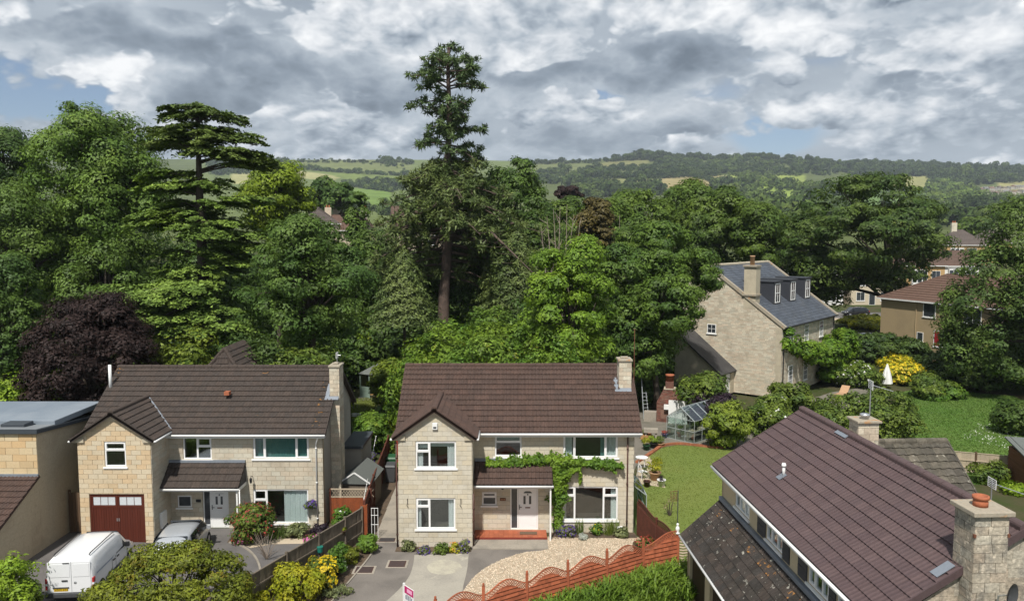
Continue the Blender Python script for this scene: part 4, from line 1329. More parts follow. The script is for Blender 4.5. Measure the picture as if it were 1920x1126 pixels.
HB = [(690, 603, 74, 7.5), (800, 597, 54, 6.0), (862, 604, 56, 6.5), (945, 594, 55, 6.5)]
for i, (u, v, Y, w) in enumerate(HB):
    bush_to('laurel_bush', 'tall yellow green laurel behind the middle roof, ' + ['by the green summerhouse', 'second from the summerhouse', 'behind the middle of the ridge', 'next to the maple'][i], u, v, Y, w, 'laurel', 12000, 'laurels behind the middle house')
bush_to('laurel_bush', 'deep green laurel right behind the ridge of the middle house', 890, 640, 49, 6, 'laurel2', 9000, 'laurels behind the middle house', 3)
bush_to('laurel_bush', 'deep green laurel behind the right end of the middle roof', 1030, 645, 49, 5, 'laurel2', 8000, 'laurels behind the middle house', 3)
bush_to('laurel_bush', 'lower yellow green laurel just behind the left end of the middle roof', 790, 648, 49, 5, 'laurel', 7000, 'laurels behind the middle house', 3)
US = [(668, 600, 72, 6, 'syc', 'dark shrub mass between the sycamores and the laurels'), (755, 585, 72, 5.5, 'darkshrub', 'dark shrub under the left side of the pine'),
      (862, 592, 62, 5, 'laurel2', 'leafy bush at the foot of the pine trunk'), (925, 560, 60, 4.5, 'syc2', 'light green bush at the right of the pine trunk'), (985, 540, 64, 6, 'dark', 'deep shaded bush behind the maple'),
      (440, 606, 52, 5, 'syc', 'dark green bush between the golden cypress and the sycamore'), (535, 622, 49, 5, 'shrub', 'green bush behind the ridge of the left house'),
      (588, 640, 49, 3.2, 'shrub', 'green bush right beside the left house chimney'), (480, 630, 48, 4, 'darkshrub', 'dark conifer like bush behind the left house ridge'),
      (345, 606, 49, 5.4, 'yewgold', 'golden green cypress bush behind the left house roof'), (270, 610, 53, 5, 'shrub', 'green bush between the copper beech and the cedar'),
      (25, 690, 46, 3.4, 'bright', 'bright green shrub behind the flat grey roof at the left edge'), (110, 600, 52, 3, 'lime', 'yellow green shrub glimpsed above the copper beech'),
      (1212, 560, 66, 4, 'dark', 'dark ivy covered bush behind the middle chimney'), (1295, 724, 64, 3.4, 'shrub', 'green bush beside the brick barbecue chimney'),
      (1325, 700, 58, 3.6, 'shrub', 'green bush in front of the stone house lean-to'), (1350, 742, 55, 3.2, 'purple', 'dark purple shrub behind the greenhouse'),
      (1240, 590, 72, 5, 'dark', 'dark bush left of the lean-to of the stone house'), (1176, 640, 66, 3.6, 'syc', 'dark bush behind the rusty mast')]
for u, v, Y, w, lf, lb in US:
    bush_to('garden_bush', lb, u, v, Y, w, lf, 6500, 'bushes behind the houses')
for i, (u, v, Y, w, h, lf) in enumerate([(290, 600, 62, 6, 6.5, 'syc'), (375, 590, 66, 6, 7, 'dark'), (450, 590, 64, 5.5, 7, 'laurel2'), (560, 610, 60, 6, 6.5, 'dark'), (640, 600, 76, 6, 7, 'syc2'), (725, 600, 76, 5, 7, 'laurel2'), (800, 590, 70, 6, 7, 'dark'), (890, 560, 72, 6, 7.5, 'laurel2'), (960, 550, 74, 6, 8, 'dark'), (180, 600, 64, 7, 7, 'dark')]):
    shrub('garden_bush', 'tall leafy bush filling the space under the trees, ' + ['left of the cedar foot', 'at the cedar foot', 'right of the cedar foot', 'below the left of the dense sycamore', 'below the right of the dense sycamore', 'left of the pine foot', 'at the pine foot', 'right of the pine foot', 'behind the maple', 'behind the copper beech'][i],
          u, v, Y, w, h, lf, 5000, 'tall bushes under the trees', lobes=10, px=3.2, clump=.6, z=0)
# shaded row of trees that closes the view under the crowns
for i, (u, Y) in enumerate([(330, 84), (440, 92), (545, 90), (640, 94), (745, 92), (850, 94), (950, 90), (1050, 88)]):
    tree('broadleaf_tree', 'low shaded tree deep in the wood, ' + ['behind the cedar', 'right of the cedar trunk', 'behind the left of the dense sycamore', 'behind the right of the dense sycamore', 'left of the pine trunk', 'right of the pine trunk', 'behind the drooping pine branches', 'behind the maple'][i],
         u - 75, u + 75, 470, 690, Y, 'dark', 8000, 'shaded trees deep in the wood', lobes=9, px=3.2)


def undergrowth():
    rg = nrg(); P = []; n = 90000
    x = rg.uniform(-75, 45, n); y = rg.uniform(46.5, 122, n)
    k = ~((x > -15.5) & (x < -10.2) & (y < 70)) & ~((x > 7) & (y < 62)) & ~((x > 14) & (y > 60) & (y < 78)) & ~((x > 30) & (y > 60) & (y < 88)) & ~((x > -24) & (x < -8) & (y < 49.5))
    x, y = x[k], y[k]; h = (.9 + .8 * np.sin(x * .9 + 1.3 * np.sin(y * .7)) * np.cos(y * .8 + x * .3)) * 1.2 * ss(46, 50, y)
    z = tz(x, y) + h * rg.uniform(.3, 1.05, len(x))
    N = unit(np.stack([rg.normal(0, .4, len(x)), -.3 + rg.normal(0, .4, len(x)), np.ones(len(x))], 1))
    V, F = leaf_quads(np.stack([x, y, z], 1), N, rg.uniform(.25, .5, len(x)), rg)
    o = link(np_mesh('undergrowth', V, F), 'undergrowth', None, LF['wood'], 'stuff'); o['label'] = 'brambles and low leafy growth under the trees'


undergrowth()
# ------------------------------------------------------------------ house parts
def ring(mb, fr, a, b, c, d, w, d0, d1):
    mb.rect(fr, a, b, c, c + w, d0, d1); mb.rect(fr, a, b, d - w, d, d0, d1)
    mb.rect(fr, a, a + w, c + w, d - w, d0, d1); mb.rect(fr, b - w, b, c + w, d - w, d0, d1)


def curtain_sheet(fr, a, b, c, d, depth, amp=.03, waves=None):
    n = max(6, int((b - a) / .035)); wv = waves or (b - a) / .12
    v = []; f = []
    for i in range(n + 1):
        u = a + (b - a) * i / n; q = depth + amp * math.sin(2 * math.pi * wv * i / n + .7 * math.sin(i))
        v += [fr.to(u, c, q), fr.to(u, d, q)]
    for i in range(n):
        f.append((2 * i, 2 * i + 2, 2 * i + 3, 2 * i + 1))
    return MB().add(v, f)


def window(th, fr, a, b, c, d, cells, curtains=(), label=None, sill=True, mat=None, depth=-.045, room=1.1, glass=None, w=.055):
    """a framed window in the opening (a..b, c..d); cells as fractions, True when the light is a sash of its own"""
    mat = mat or UPVC; glass = glass or GLASS
    mb = MB()
    ring(mb, fr, a, b, c, d, w, depth - .05, depth + .012)
    W, H = b - a, d - c
    cc = []
    for (f0, f1, g0, g1, sash) in cells:
        q = [a + W * f0, a + W * f1, c + H * g0, c + H * g1]
        if f0 > 0: q[0] -= .0
        x0, x1, z0, z1 = q
        ww = .07 if sash else .04
        o = .004 if sash else 0
        x0 += .028 if f0 == 0 else 0; x1 -= .028 if f1 == 1 else 0; z0 += .028 if g0 == 0 else 0; z1 -= .028 if g1 == 1 else 0
        ring(mb, fr, x0, x1, z0, z1, ww, depth - .04, depth + .022 + (.012 if sash else 0))
        cc.append((x0 + ww, x1 - ww, z0 + ww, z1 - ww))
    win = mb.build('window', mat, th)
    if label: win['label'] = label
    for x0, x1, z0, z1 in cc:
        MB().rect(fr, x0 - .01, x1 + .01, z0 - .01, z1 + .01, depth - .018, depth - .006).build('pane', glass, win)
    if sill:
        MB().rect(fr, a - .07, b + .07, c - .075, c - .004, depth - .05, .07).build('sill', mat, win)
    for (f0, f1, m_, g0, g1) in curtains:
        curtain_sheet(fr, a + W * f0, a + W * f1, c + H * g0, c + H * g1, depth - .13 - (.05 if m_ is CURTAIN_T else 0), .006 if m_ in (BLIND, BLIND_RED) else .028).build('curtain', m_, win, True)
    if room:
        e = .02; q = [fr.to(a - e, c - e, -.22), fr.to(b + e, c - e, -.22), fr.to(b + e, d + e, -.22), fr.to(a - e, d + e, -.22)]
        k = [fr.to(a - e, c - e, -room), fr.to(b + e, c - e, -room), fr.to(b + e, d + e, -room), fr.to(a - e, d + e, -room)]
        MB().add(q + k, [(4, 5, 6, 7), (0, 1, 5, 4), (1, 2, 6, 5), (2, 3, 7, 6), (3, 0, 4, 7)]).build('dark_room_box', ROOM, win)  # closed box behind the opening, its near-black colour standing in for room shade
    return win


def flat_window(th, fr, a, b, c, d, nx=2, ny=2, mat=None, glass=None, sill=True, w=.06, bar=.03, sash=False):
    """a window of a building further off: frame, glazing bars and panes, set proud of the wall"""
    mat = mat or UPVC
    mb = MB(); ring(mb, fr, a, b, c, d, w, -.02, .05)
    us = [a + w + (b - a - 2 * w) * i / nx for i in range(nx + 1)]; vs = [c + w + (d - c - 2 * w) * i / ny for i in range(ny + 1)]
    for i in range(1, nx): mb.rect(fr, us[i] - bar / 2, us[i] + bar / 2, c + w, d - w, -.01, .035)
    for i in range(1, ny):
        k = .07 if sash and i == ny // 2 else bar
        mb.rect(fr, a + w, b - w, vs[i] - k / 2, vs[i] + k / 2, -.01, .040 if k > .05 else .032)
    win = mb.build('window', mat, th)
    for i in range(nx):
        for j in range(ny):
            MB().rect(fr, us[i], us[i + 1], vs[j], vs[j + 1], .004, .014).build('pane', glass or GLASS_FAR, win)
    if sill:
        MB().rect(fr, a - .08, b + .08, c - .09, c - .004, -.02, .09).build('sill', mat, win)
    return win


def deck(mb, fr, w, l, t=.09, u0=0.0):
    mb.rect(fr, u0, w, 0, l, -t, -.006)


def downpipe(th, x, y, z0, z1, mat, r=.036, swan=None):
    pts = [(x, y, z0), (x, y, z1)] if not swan else [(x, y, z0), (x, y, z1 - .45), (swan[0], swan[1], z1)]
    mb = MB().tube(pts, r, 8)
    for z in (z0 + .6, (z0 + z1) / 2, z1 - .7):
        mb.tube([(x, y, z - .03), (x, y, z + .03)], r * 1.45, 8)
    return mb.build('downpipe', mat, th, True)


def gutter(th, p, q, mat, r=.055):
    return MB().tube([p, q], r, 8).build('gutter', mat, th, True)


def front_door(th, fr, a, b, c, d, side_w, label=None):
    """white panelled door with a dark sidelight on its left"""
    s1 = a + side_w
    mb = MB(); ring(mb, fr, a, b, c, d, .055, -.11, -.04); mb.rect(fr, s1 - .03, s1 + .03, c + .055, d - .055, -.108, -.042)
    fx = mb.build('door_frame', UPVC, th)
    MB().rect(fr, a + .055, s1 - .03, c + .055, d - .055, -.09, -.075).build('sidelight', OBSCURE, fx)
    x0, x1, z0, z1 = s1 + .03, b - .055, c + .055, d - .055
    m = MB(); m.rect(fr, x0 + .006, x1 - .006, z0 + .006, z1 - .006, -.10, -.064)
    W = x1 - x0; n = 5
    for i in range(n):                                   # planks below the letter box
        m.rect(fr, x0 + .10 + (W - .2) * i / n + .006, x0 + .10 + (W - .2) * (i + 1) / n - .006, z0 + .14, z0 + .92, -.064, -.055)
    m.rect(fr, x0 + .006, x0 + .09, z0 + .006, z1 - .006, -.064, -.05); m.rect(fr, x1 - .09, x1 - .006, z0 + .006, z1 - .006, -.064, -.05)
    m.rect(fr, x0 + .09, x1 - .09, z0 + .006, z0 + .13, -.064, -.05); m.rect(fr, x0 + .09, x1 - .09, z1 - .12, z1 - .006, -.064, -.05)
    dr = m.build('door', UPVC, th)
    if label: dr['label'] = label
    for k in (.32, .62):
        MB().rect(fr, x0 + W * k - .045, x0 + W * k + .06, z0 + 1.18, z0 + 1.58, -.062, -.052).build('door_light', OBSCURE, dr)
    n = 7; cx = x0 + W * .5
    arc = [(cx + .2 * math.cos(math.pi * i / n), z0 + 1.72 + .11 * math.sin(math.pi * i / n)) for i in range(n + 1)]
    MB().prism(fr, arc, -.062, -.051).build('fanlight', OBSCURE, dr)
    MB().rect(fr, cx - .12, cx + .12, z0 + .98, z0 + 1.03, -.062, -.046).build('letter_box', RUST, dr)
    MB().rect(fr, cx - .025, cx + .025, z0 + 1.62, z0 + 1.69, -.062, -.04).build('knocker', DKGREY, dr)
    MB().rect(fr, x0 + .03, x0 + .06, z0 + .92, z0 + 1.16, -.055, -.035).rect(fr, x0 + .03, x0 + .16, z0 + 1.02, z0 + 1.045, -.035, -.01).build('handle', DKGREY, dr)
    return dr


WIN3 = [(0, .21, 0, 1, True), (.21, .77, 0, 1, False), (.77, 1, 0, 1, True)]


def detached(th, P):
    """a gabled house with a gabled wing at its left and a lean-to porch beside it"""
    W, D, ww, ym = P['W'], P['D'], P['ww'], P['ym']
    ez, sl_, oh = P['eave'], P['slope'], P.get('oh', .3)
    ohl = P.get('ohl', oh)
    ye = ym - .40; yr = P['yr']; rz = ez + sl_ * (yr - ye); yb = 2 * yr - ym
    plate = ez + sl_ * .40 - .10
    wc, wr, wo = ww / 2, P['wing_ridge'], .25
    ws = P['wing_slope']; we = wr - ws * (wc + wo)
    st, mo = P['stone'], P['mortar']
    # --- walls
    front = wall_frame(ww, ym, 0, 1, 0)
    oln = [(0, 0), (W - ww, 0), (W - ww, plate), (0, plate)]
    fw = solid_wall(th, 'wall', front, oln, P['holes'], mo)
    masonry(fw, 'stone_block', front, oln, P['holes'], P.get('stone_main', st), limit=150, rng=random.Random(P['seed']))
    wing = wall_frame(0, 0, 0, 1, 0)
    wp = we + ws * wo - .05
    olw = [(0, 0), (ww, 0), (ww, wp), (wc, wr - .07), (0, wp)]
    w2 = solid_wall(th, 'wall', wing, olw, P['wholes'], mo)
    masonry(w2, 'stone_block', wing, olw, P['wholes'], st, limit=130, rng=random.Random(P['seed'] + 1))
    side = wall_frame(ww, 0.0, 0, 0, 1)
    ols = [(0.0, 0), (ym, 0), (ym, wp), (0.0, wp)]
    w3 = solid_wall(th, 'wall', side, ols, [], mo, .2)
    masonry(w3, 'stone_block', side, ols, [], P.get('stone_main', st), limit=20, rng=random.Random(P['seed'] + 2))
    gab = wall_frame(W, ym, 0, 0, 1); dm = yb - ym
    olg = [(0, 0), (dm, 0), (dm, plate), (yr - ym, rz - .12), (0, plate)]
    gw = solid_wall(th, 'gable_wall', gab, olg, P.get('gholes', []), P['gable_mat'], .2)
    lg = wall_frame(0, yb, 0, 0, -1)
    solid_wall(th, 'gable_wall', lg, [(0, 0), (dm, 0), (dm, plate), (yb - yr, rz - .12), (0, plate)], [], P['gable_mat'], .2)
    solid_wall(th, 'wall', wall_frame(0, ym, 0, 0, -1), [(0, 0), (ym, 0), (ym, wp), (0, wp)], [], mo, .2)
    solid_wall(th, 'wall', wall_frame(W, yb, 0, -1, 0), [(0, 0), (W, 0), (W, plate), (0, plate)], [], mo, .2)
    # --- main roof
    cs = math.hypot(1, sl_); uy = (0, 1 / cs, sl_ / cs); L = (yr - ye) * cs
    f1 = FR((-ohl, ye, ez), (1, 0, 0), uy); wd = W + oh + ohl
    f2 = FR((W + oh, 2 * yr - ye, ez), (-1, 0, 0), (0, -1 / cs, sl_ / cs))
    rb = MB(); deck(rb, f1, wd, L); deck(rb, f2, wd, L)
    roof = rb.build('roof', P['tiles'][0], th)
    mz = lambda y: ez + sl_ * (y - ye)
    wz = lambda x: wr - ws * abs(x - wc)
    cb = P['chimney']
    def keep(c):
        if abs(c.x - wc) < wc + wo and c.z < wz(c.x) - .16: return False
        return not (cb[0] - .05 < c.x < cb[1] + .1 and cb[2] < c.y < cb[3])
    roof_tiles(th, roof, 'roof_tile', f1, wd, L, P['tiles'], .36, P.get('gauge', .34), limit=215, keep=keep, pick=P.get('pick'), rng=random.Random(P['seed'] + 3), amp=P.get('amp', .036))
    ridge_tiles(roof, 'ridge_tile', (-ohl, yr, rz + .035), (W + oh, yr, rz + .035), P['tiles'][1])
    for x in (-ohl - .02, W + oh - .03):
        v = MB(); fx = FR((x, ye, ez), (1, 0, 0), uy); v.rect(fx, 0, .05, 0, L, -.10, .03)
        v.rect(FR((x, 2 * yr - ye, ez), (1, 0, 0), (0, -1 / cs, sl_ / cs)), 0, .05, 0, L, -.03, .10)
        v.build('verge', P['tiles'][2], roof)
    MB().box(ww + .02, W + oh - .05, ye + .03, ye + .055, ez - .20, ez - .02).build('fascia', P['trim'], th)
    MB().box(ww + .02, W + oh - .05, ye + .06, ym - .02, ez - .20, ez - .18).build('soffit', P['trim'], th)
    gutter(th, (ww + wo + .05, ye - .045, ez - .055), (W + oh, ye - .045, ez - .055), P['gut'])
    # --- wing roof
    ybk = (wr - ez) / sl_ + ye; cw = math.hypot(1, ws); Lw = (wc + wo) * cw
    g1 = FR((-wo, ybk + .2, we), (0, -1, 0), (1 / cw, 0, ws / cw)); wwid = ybk + .2 + .22
    g2 = FR((ww + wo, -.22, we), (0, 1, 0), (-1 / cw, 0, ws / cw))
    wb = MB()
    for fr_, flip in ((g1, True), (g2, False)):          # the wing's deck stops where it meets the main slope
        y_e = (we - ez) / sl_ + ye
        a0 = (0.2 + ybk - y_e) if flip else 0; b0 = wwid if flip else (y_e + .22)
        if flip: poly = [(a0, 0), (wwid, 0), (wwid, Lw), (.2, Lw)]
        else: poly = [(0, 0), (b0, 0), (wwid - .2, Lw), (0, Lw)]
        wb.prism(fr_, poly, -.09, -.006)
    wroof = wb.build('wing_roof', P['tiles'][0], th)
    kw = lambda c: c.z > mz(c.y) - .03
    for fr_ in (g1, g2):
        roof_tiles(th, wroof, 'roof_tile', fr_, wwid, Lw, P['tiles'], .36, .34, limit=28, keep=kw, rng=random.Random(P['seed'] + 4), amp=P.get('amp', .036))
    ridge_tiles(wroof, 'ridge_tile', (wc, -.22, wr + .03), (wc, ybk + .05, wr + .03), P['tiles'][1])
    for fr_, u in ((g1, wwid - .06), (g2, 0.0)):
        MB().rect(fr_, u, u + .06, 0, Lw, -.13, .055).build('verge', P['tiles'][2], wroof)
    y_e = (we - ez) / sl_ + ye
    vl = MB(); a, b = Vector((ww + wo, y_e, we + .04)), Vector((wc, ybk, wr + .04)); vl.tube([a, b], .045, 6)
    vl.tube([Vector((-wo, y_e, we + .04)), b], .045, 6); vl.build('valley', P['valley'], wroof)
    gutter(th, (-wo - .03, -.2, we - .06), (-wo - .03, y_e, we - .06), P['gut']); gutter(th, (ww + wo + .03, -.2, we - .06), (ww + wo + .03, y_e - .05, we - .06), P['gut'])
    for x0, x1 in ((-.16, .34), (ww - .34, ww + .16)):
        MB().box(x0, x1, -.10, -.02, wp - .24, wp - .02).build('kneeler_stone', STONE_DRESS, th)
    # --- porch
    px0, px1, py, pz = P['porch']
    rise, run = P['porch_rise'], ym - py
    cp = math.hypot(run, rise); fp = FR((px0, py, pz), (1, 0, 0), (0, run / cp, rise / cp))
    pb = MB(); deck(pb, fp, px1 - px0, cp, .07)
    proof = pb.build('porch_roof', P['tiles'][0], th)
    roof_tiles(th, proof, 'roof_tile', fp, px1 - px0, cp, P['tiles'], .36, .345, limit=29, rng=random.Random(P['seed'] + 5), amp=P.get('amp', .036))
    MB().box(px0, px1, ym - .12, ym - .02, pz + rise - .02, pz + rise + .10).build('lead_flashing', LEAD, proof)
    MB().box(px0, px1 + .02, py + .02, py + .05, pz - .17, pz - .03).box(px1 - .02, px1 + .015, py + .05, ym - .02, pz - .17, pz - .03).build('porch_fascia', WHITE, proof)
    MB().box(px0, px1, py + .06, ym - .03, pz - .16, pz - .13).build('porch_ceiling', WHITE, proof)
    tri = FR((px1 - .02, py, pz), (0, 1, 0), (0, 0, 1)); MB().prism(tri, [(.08, -.03), (run - .02, -.03), (run - .02, rise - .08)], -.02, .01).build('porch_cheek', P['cheek'], proof)
    MB().tube([(px1 - .10, py + .10, 0), (px1 - .10, py + .10, pz - .13)], .05, 4).build('porch_post', WHITE, th)
    gutter(th, (px0, py - .03, pz - .07), (px1 + .04, py - .03, pz - .07), WHITE, .045)
    # --- chimney
    c0, c1, c2, c3, ct, cbase = cb
    ch = MB().box(c0 + .02, c1 - .02, c2 + .02, c3 - .02, cbase, ct)
    chim = ch.build('chimney', MORTAR, th)
    zlow = max(cbase, mz(c2) - .2)
    for fr_, l in ((wall_frame(c0, c2 + .02, 0, 1, 0), c1 - c0), (wall_frame(c1 - .02, c2, 0, 0, 1), c3 - c2), (wall_frame(c0 + .02, c3, 0, 0, -1), c3 - c2)):
        masonry(chim, 'chimney_block', fr_, [(0, cbase if fr_.n.y < 0 and cb[1] > W + .1 else zlow), (l, cbase if cb[1] > W + .1 else zlow), (l, ct), (0, ct)], [], P['chim_stone'], .21, .40, limit=30, rng=random.Random(3), proud=.02)
    MB().box(c0 - .05, c1 + .05, c2 - .05, c3 + .05, ct + .002, ct + .11).build('chimney_cap', CONC_DRESS, chim, bevel=.02)
    MB().box(c0 + .12, c1 - .12, c2 + .3, c3 - .3, ct + .11, ct + .2).build('chimney_pot', CONC_DRESS, chim, bevel=.03)
    fl = MB(); lf = FR((c0 - .22, c2 - .20, mz(c2 - .20)), (1, 0, 0), uy); fl.rect(lf, 0, c1 - c0 + .2, 0, .24, .045, .06); fl.rect(lf, 0, .2, .24, (c3 - c2) * cs * .95, .045, .06)
    fl.build('lead_flashing', LEAD, chim)
    return front, wing, side, gab


# ------------------------------------------------------------------ the middle house
hb = thing('detached_house', 'middle house of buff stone with a red brown roof and climber over its porch', 'house', (-5.2, 34.55, 0))
bx = lambda x: x + 5.2 - 3.37
HB_WINS = {'small': (bx(-.82), bx(.46), 3.74, 4.80), 'up': (bx(2.45), bx(5.06), 3.68, 4.82), 'low': (bx(2.46), bx(5.09), .60, 2.27), 'wc': (bx(-1.44), bx(-.74), 1.34, 2.0), 'door': (bx(-.08), bx(1.26), .15, 2.2)}
HB_W = [(.81, 2.65, 3.69, 4.93), (.80, 2.60, .83, 2.29)]
PB = dict(W=11.05, D=6.5, ww=3.37, ym=1.7, eave=4.98, slope=.715, yr=4.95, wing_ridge=6.47, wing_slope=.70, stone=STONE_B, mortar=MORTAR, gable_mat=RENDER, holes=list(HB_WINS.values()), wholes=HB_W, oh=.3,
          tiles=TILE_B, trim=WHITE, gut=WHITE, porch=(3.42, 7.1, .60, 2.70), porch_rise=.86, cheek=WHITE, chimney=(10.55, 11.17, 3.62, 4.45, 8.0, 5.6), chim_stone=STONE_D, valley=TILE_B[2], seed=40)
fB, wB, sB, gB = detached(hb, PB)
window(hb, fB, *HB_WINS['small'], [(0, 1, 0, .66, False), (0, 1, .66, 1, True)], [(0.02, .98, BLIND, .72, 1)])
window(hb, fB, *HB_WINS['up'], WIN3, [(.0, .17, CURTAIN_G, 0, 1), (.69, .78, CURTAIN_T, 0, 1), (.80, 1, CURTAIN_G, 0, 1)])
window(hb, fB, *HB_WINS['low'], [(0, .21, 0, .72, False), (0, .21, .72, 1, True), (.21, .74, 0, 1, False), (.74, 1, 0, .72, False), (.74, 1, .72, 1, True)],
       [(0, .06, CURTAIN_W, 0, 1), (.88, 1, CURTAIN_G, 0, .95)])
window(hb, fB, *HB_WINS['wc'], [(0, 1, 0, .62, False), (0, 1, .62, 1, True)], glass=OBSCURE, room=0)
window(hb, wB, *HB_W[0], [(0, .34, 0, .62, False), (0, .34, .62, 1, True), (.34, 1, 0, 1, False)], [(.04, .17, CURTAIN_W, 0, .66), (.78, 1, CURTAIN_W, 0, .78), (.36, .98, BLIND, .78, 1), (.03, .32, BLIND, .72, 1)])
window(hb, wB, *HB_W[1], [(0, .34, 0, .72, False), (0, .34, .72, 1, True), (.34, 1, 0, 1, False)], [(.02, .12, CURTAIN_W, 0, .9), (.82, .97, CURTAIN_W, 0, 1)])
front_door(hb, fB, *HB_WINS['door'], .36)
downpipe(hb, -.07, -.05, 0, 4.9, PIPE_BR); downpipe(hb, 3.44, -.03, 0, 2.5, PIPE_BR); downpipe(hb, 10.72, 1.62, 0, 4.85, PIPE_BR)
MB().box(3.42, 6.85, .72, 1.67, 0, .13).build('porch_step', QUARRY_DK, hb)
qt = MB().box(0, .222, 0, .222, 0, .022).mesh('quarry_tile'); qt.materials.append(QUARRY)
stp = [o for o in hb.children if o.name.startswith('porch_step')][0]
for i in range(15):
    for j in range(4):
        o = link(qt, 'quarry_tile', stp); o.location = (3.43 + i * .228, .735 + j * .228, .131 + random.uniform(0, .002))
tag(MB().box(0, .82, 0, .32, 0, .02).build('doormat', GRIT, loc=(.37, 35.60, .157)), 'brown doormat on the red tiled step before the white door of the middle house', 'doormat')
ab = MB().box(0, .24, -.10, 0, 0, .30).build('alarm_box', WHITE, hb, bevel=.02); ab.location = (1.58, -.016, 5.50)
MB().box(.05, .19, -.108, -.10, .06, .14).build('grille', DKGREY, ab)
for x in (.42, 2.86):
    MB().tube([(x, -.03, 2.0), (x, -.05, 2.28)], .016, 5).tube([(x - .05, -.05, 2.0), (x + .03, -.06, 1.85)], .012, 5).build('iron_hook', BLACK, hb)
pl = MB().box(4.62, 4.90, 1.655, 1.682, 1.58, 1.72).build('house_plaque', RUST, hb)
MB().box(4.67, 4.71, 1.648, 1.655, 1.62, 1.68).box(4.74, 4.78, 1.648, 1.655, 1.62, 1.68).box(4.81, 4.85, 1.648, 1.655, 1.62, 1.68).build('plaque_marks', CLAYPOT, pl)
MB().lathe([(.05, 0), (.07, .06), (.04, .14)], 8, (4.75, 1.6, 2.16)).build('porch_lamp', BLACK, hb)

# ------------------------------------------------------------------ the left house
ha = thing('detached_house', 'left house of warm stone with a red brown garage door in its wing', 'house', (-20.06, 35.0, -.1))
ax_ = lambda x: x + 20.06 - 3.38
AW = {'mid': (ax_(-15.99), ax_(-14.6), 3.52, 4.62), 'up': (ax_(-12.59), ax_(-9.87), 3.55, 4.72), 'low': (ax_(-12.64), ax_(-9.95), .32, 2.03), 'wc': (ax_(-16.36), ax_(-15.66), 1.12, 1.72), 'door': (ax_(-15.12), ax_(-13.86), .02, 1.98)}
AWW = [(1.24, 2.23, 3.72, 4.90), (.44, 2.99, 0.0, 2.43)]


def pickA(c, rng):
    if abs(c.x - (10.55 - .03 * (c.y - 2))) < .17 and 1.6 < c.y < 4.2 and rng.random() < .85: return 3
    if (c.x < -.2 and c.z > 6.9) or rng.random() < .006: return 3
    return rng.randrange(3)


PA = dict(W=10.86, D=6.5, ww=3.38, ym=1.85, eave=4.86, slope=.70, yr=5.2, wing_ridge=6.28, wing_slope=.66, stone=STONE_A, stone_main=STONE_A2, mortar=MORTAR_W, gable_mat=RENDER, holes=list(AW.values()), wholes=AWW,
          gholes=[(2.1, 2.75, 2.4, 3.3)], oh=.22, ohl=.62, tiles=TILE_A + [LICHEN], trim=WHITE, gut=WHITE, porch=(3.40, 7.1, .72, 2.46), porch_rise=.95, cheek=GREYPANEL, chimney=(10.87, 11.36, 3.45, 4.4, 7.75, 0.0),
          chim_stone=STONE_D, valley=LEAD, seed=60, pick=pickA, amp=.026)
fA, wA, sA, gA = detached(ha, PA)
window(ha, fA, *AW['mid'], [(0, .5, 0, 1, False), (.5, 1, 0, .58, False), (.5, 1, .58, 1, True)])
window(ha, fA, *AW['up'], WIN3, [(.02, .98, CURTAIN_T, 0, 1)])
window(ha, fA, *AW['low'], [(0, .24, 0, .68, False), (0, .24, .68, 1, True), (.24, 1, 0, 1, False)], [(.54, .99, CURTAIN_G, 0, .98)])
window(ha, fA, *AW['wc'], [(0, 1, 0, 1, False)], glass=OBSCURE, room=0)
window(ha, wA, *AWW[0], [(0, 1, 0, .66, False), (0, 1, .66, 1, True)])
window(ha, gA, 2.1, 2.75, 2.4, 3.3, [(0, 1, 0, 1, False)])
front_door(ha, fA, *AW['door'], .36)
# garage door: two boarded leaves, three whitened panes in each
a, b, c, d = AWW[1]
gf = MB(); ring(gf, wA, a, b, c - .06, d, .06, -.12, -.03); gfr = gf.build('garage_frame', DOOR_RED, ha)
for k in range(2):
    x0 = a + .065 + k * (b - a - .12) / 2; x1 = x0 + (b - a - .12) / 2 - .012
    lf = MB().rect(wA, x0, x1, .02, d - .07, -.11, -.08)
    lf.rect(wA, x0, x0 + .07, .02, d - .07, -.08, -.05); lf.rect(wA, x1 - .07, x1, .02, d - .07, -.08, -.05)
    lf.rect(wA, x0 + .07, x1 - .07, d - .15, d - .07, -.08, -.05); lf.rect(wA, x0 + .07, x1 - .07, d - .66, d - .56, -.08, -.05)
    leaf_ = lf.build('garage_door', DOOR_RED, ha)
    n = 9; bw_ = (x1 - x0 - .15) / n
    bm_ = MB().box(0, bw_ - .01, -.018, 0, 0, d - .72).mesh('door_board'); bm_.materials.append(DOOR_RED)
    for i in range(n):
        o = link(bm_, 'door_board', leaf_); o.location = (x0 + .075 + i * bw_ + .005, .08, .03)
    for i in range(3):
        q0 = x0 + .085 + i * (x1 - x0 - .17) / 3; q1 = q0 + (x1 - x0 - .17) / 3 - .03
        MB().rect(wA, q0, q1, d - .55, d - .16, -.08, -.07).build('pane', PANE_WHITE, leaf_)
    MB().rect(wA, (x1 - .06 if k == 0 else x0 + .02), (x1 - .02 if k == 0 else x0 + .06), 1.12, 1.26, -.05, -.03).build('handle', METAL, leaf_)
downpipe(ha, 10.55, 1.78, 0, 4.78, WHITE, swan=(10.75, 1.45)); downpipe(ha, 7.15, .72, 0, 2.4, WHITE, .03)
MB().box(3.42, 6.2, .9, 1.82, 0, .05).build('doorstep', CONCRETE, ha)
mbx = MB().box(0, .12, 0, .55, 0, .75).build('meter_box', WHITE, ha, bevel=.02); mbx.location = (3.40, .55, .55)
MB().box(4.62, 4.86, 1.805, 1.832, 1.40, 1.54).build('house_plaque', BLACK, ha)
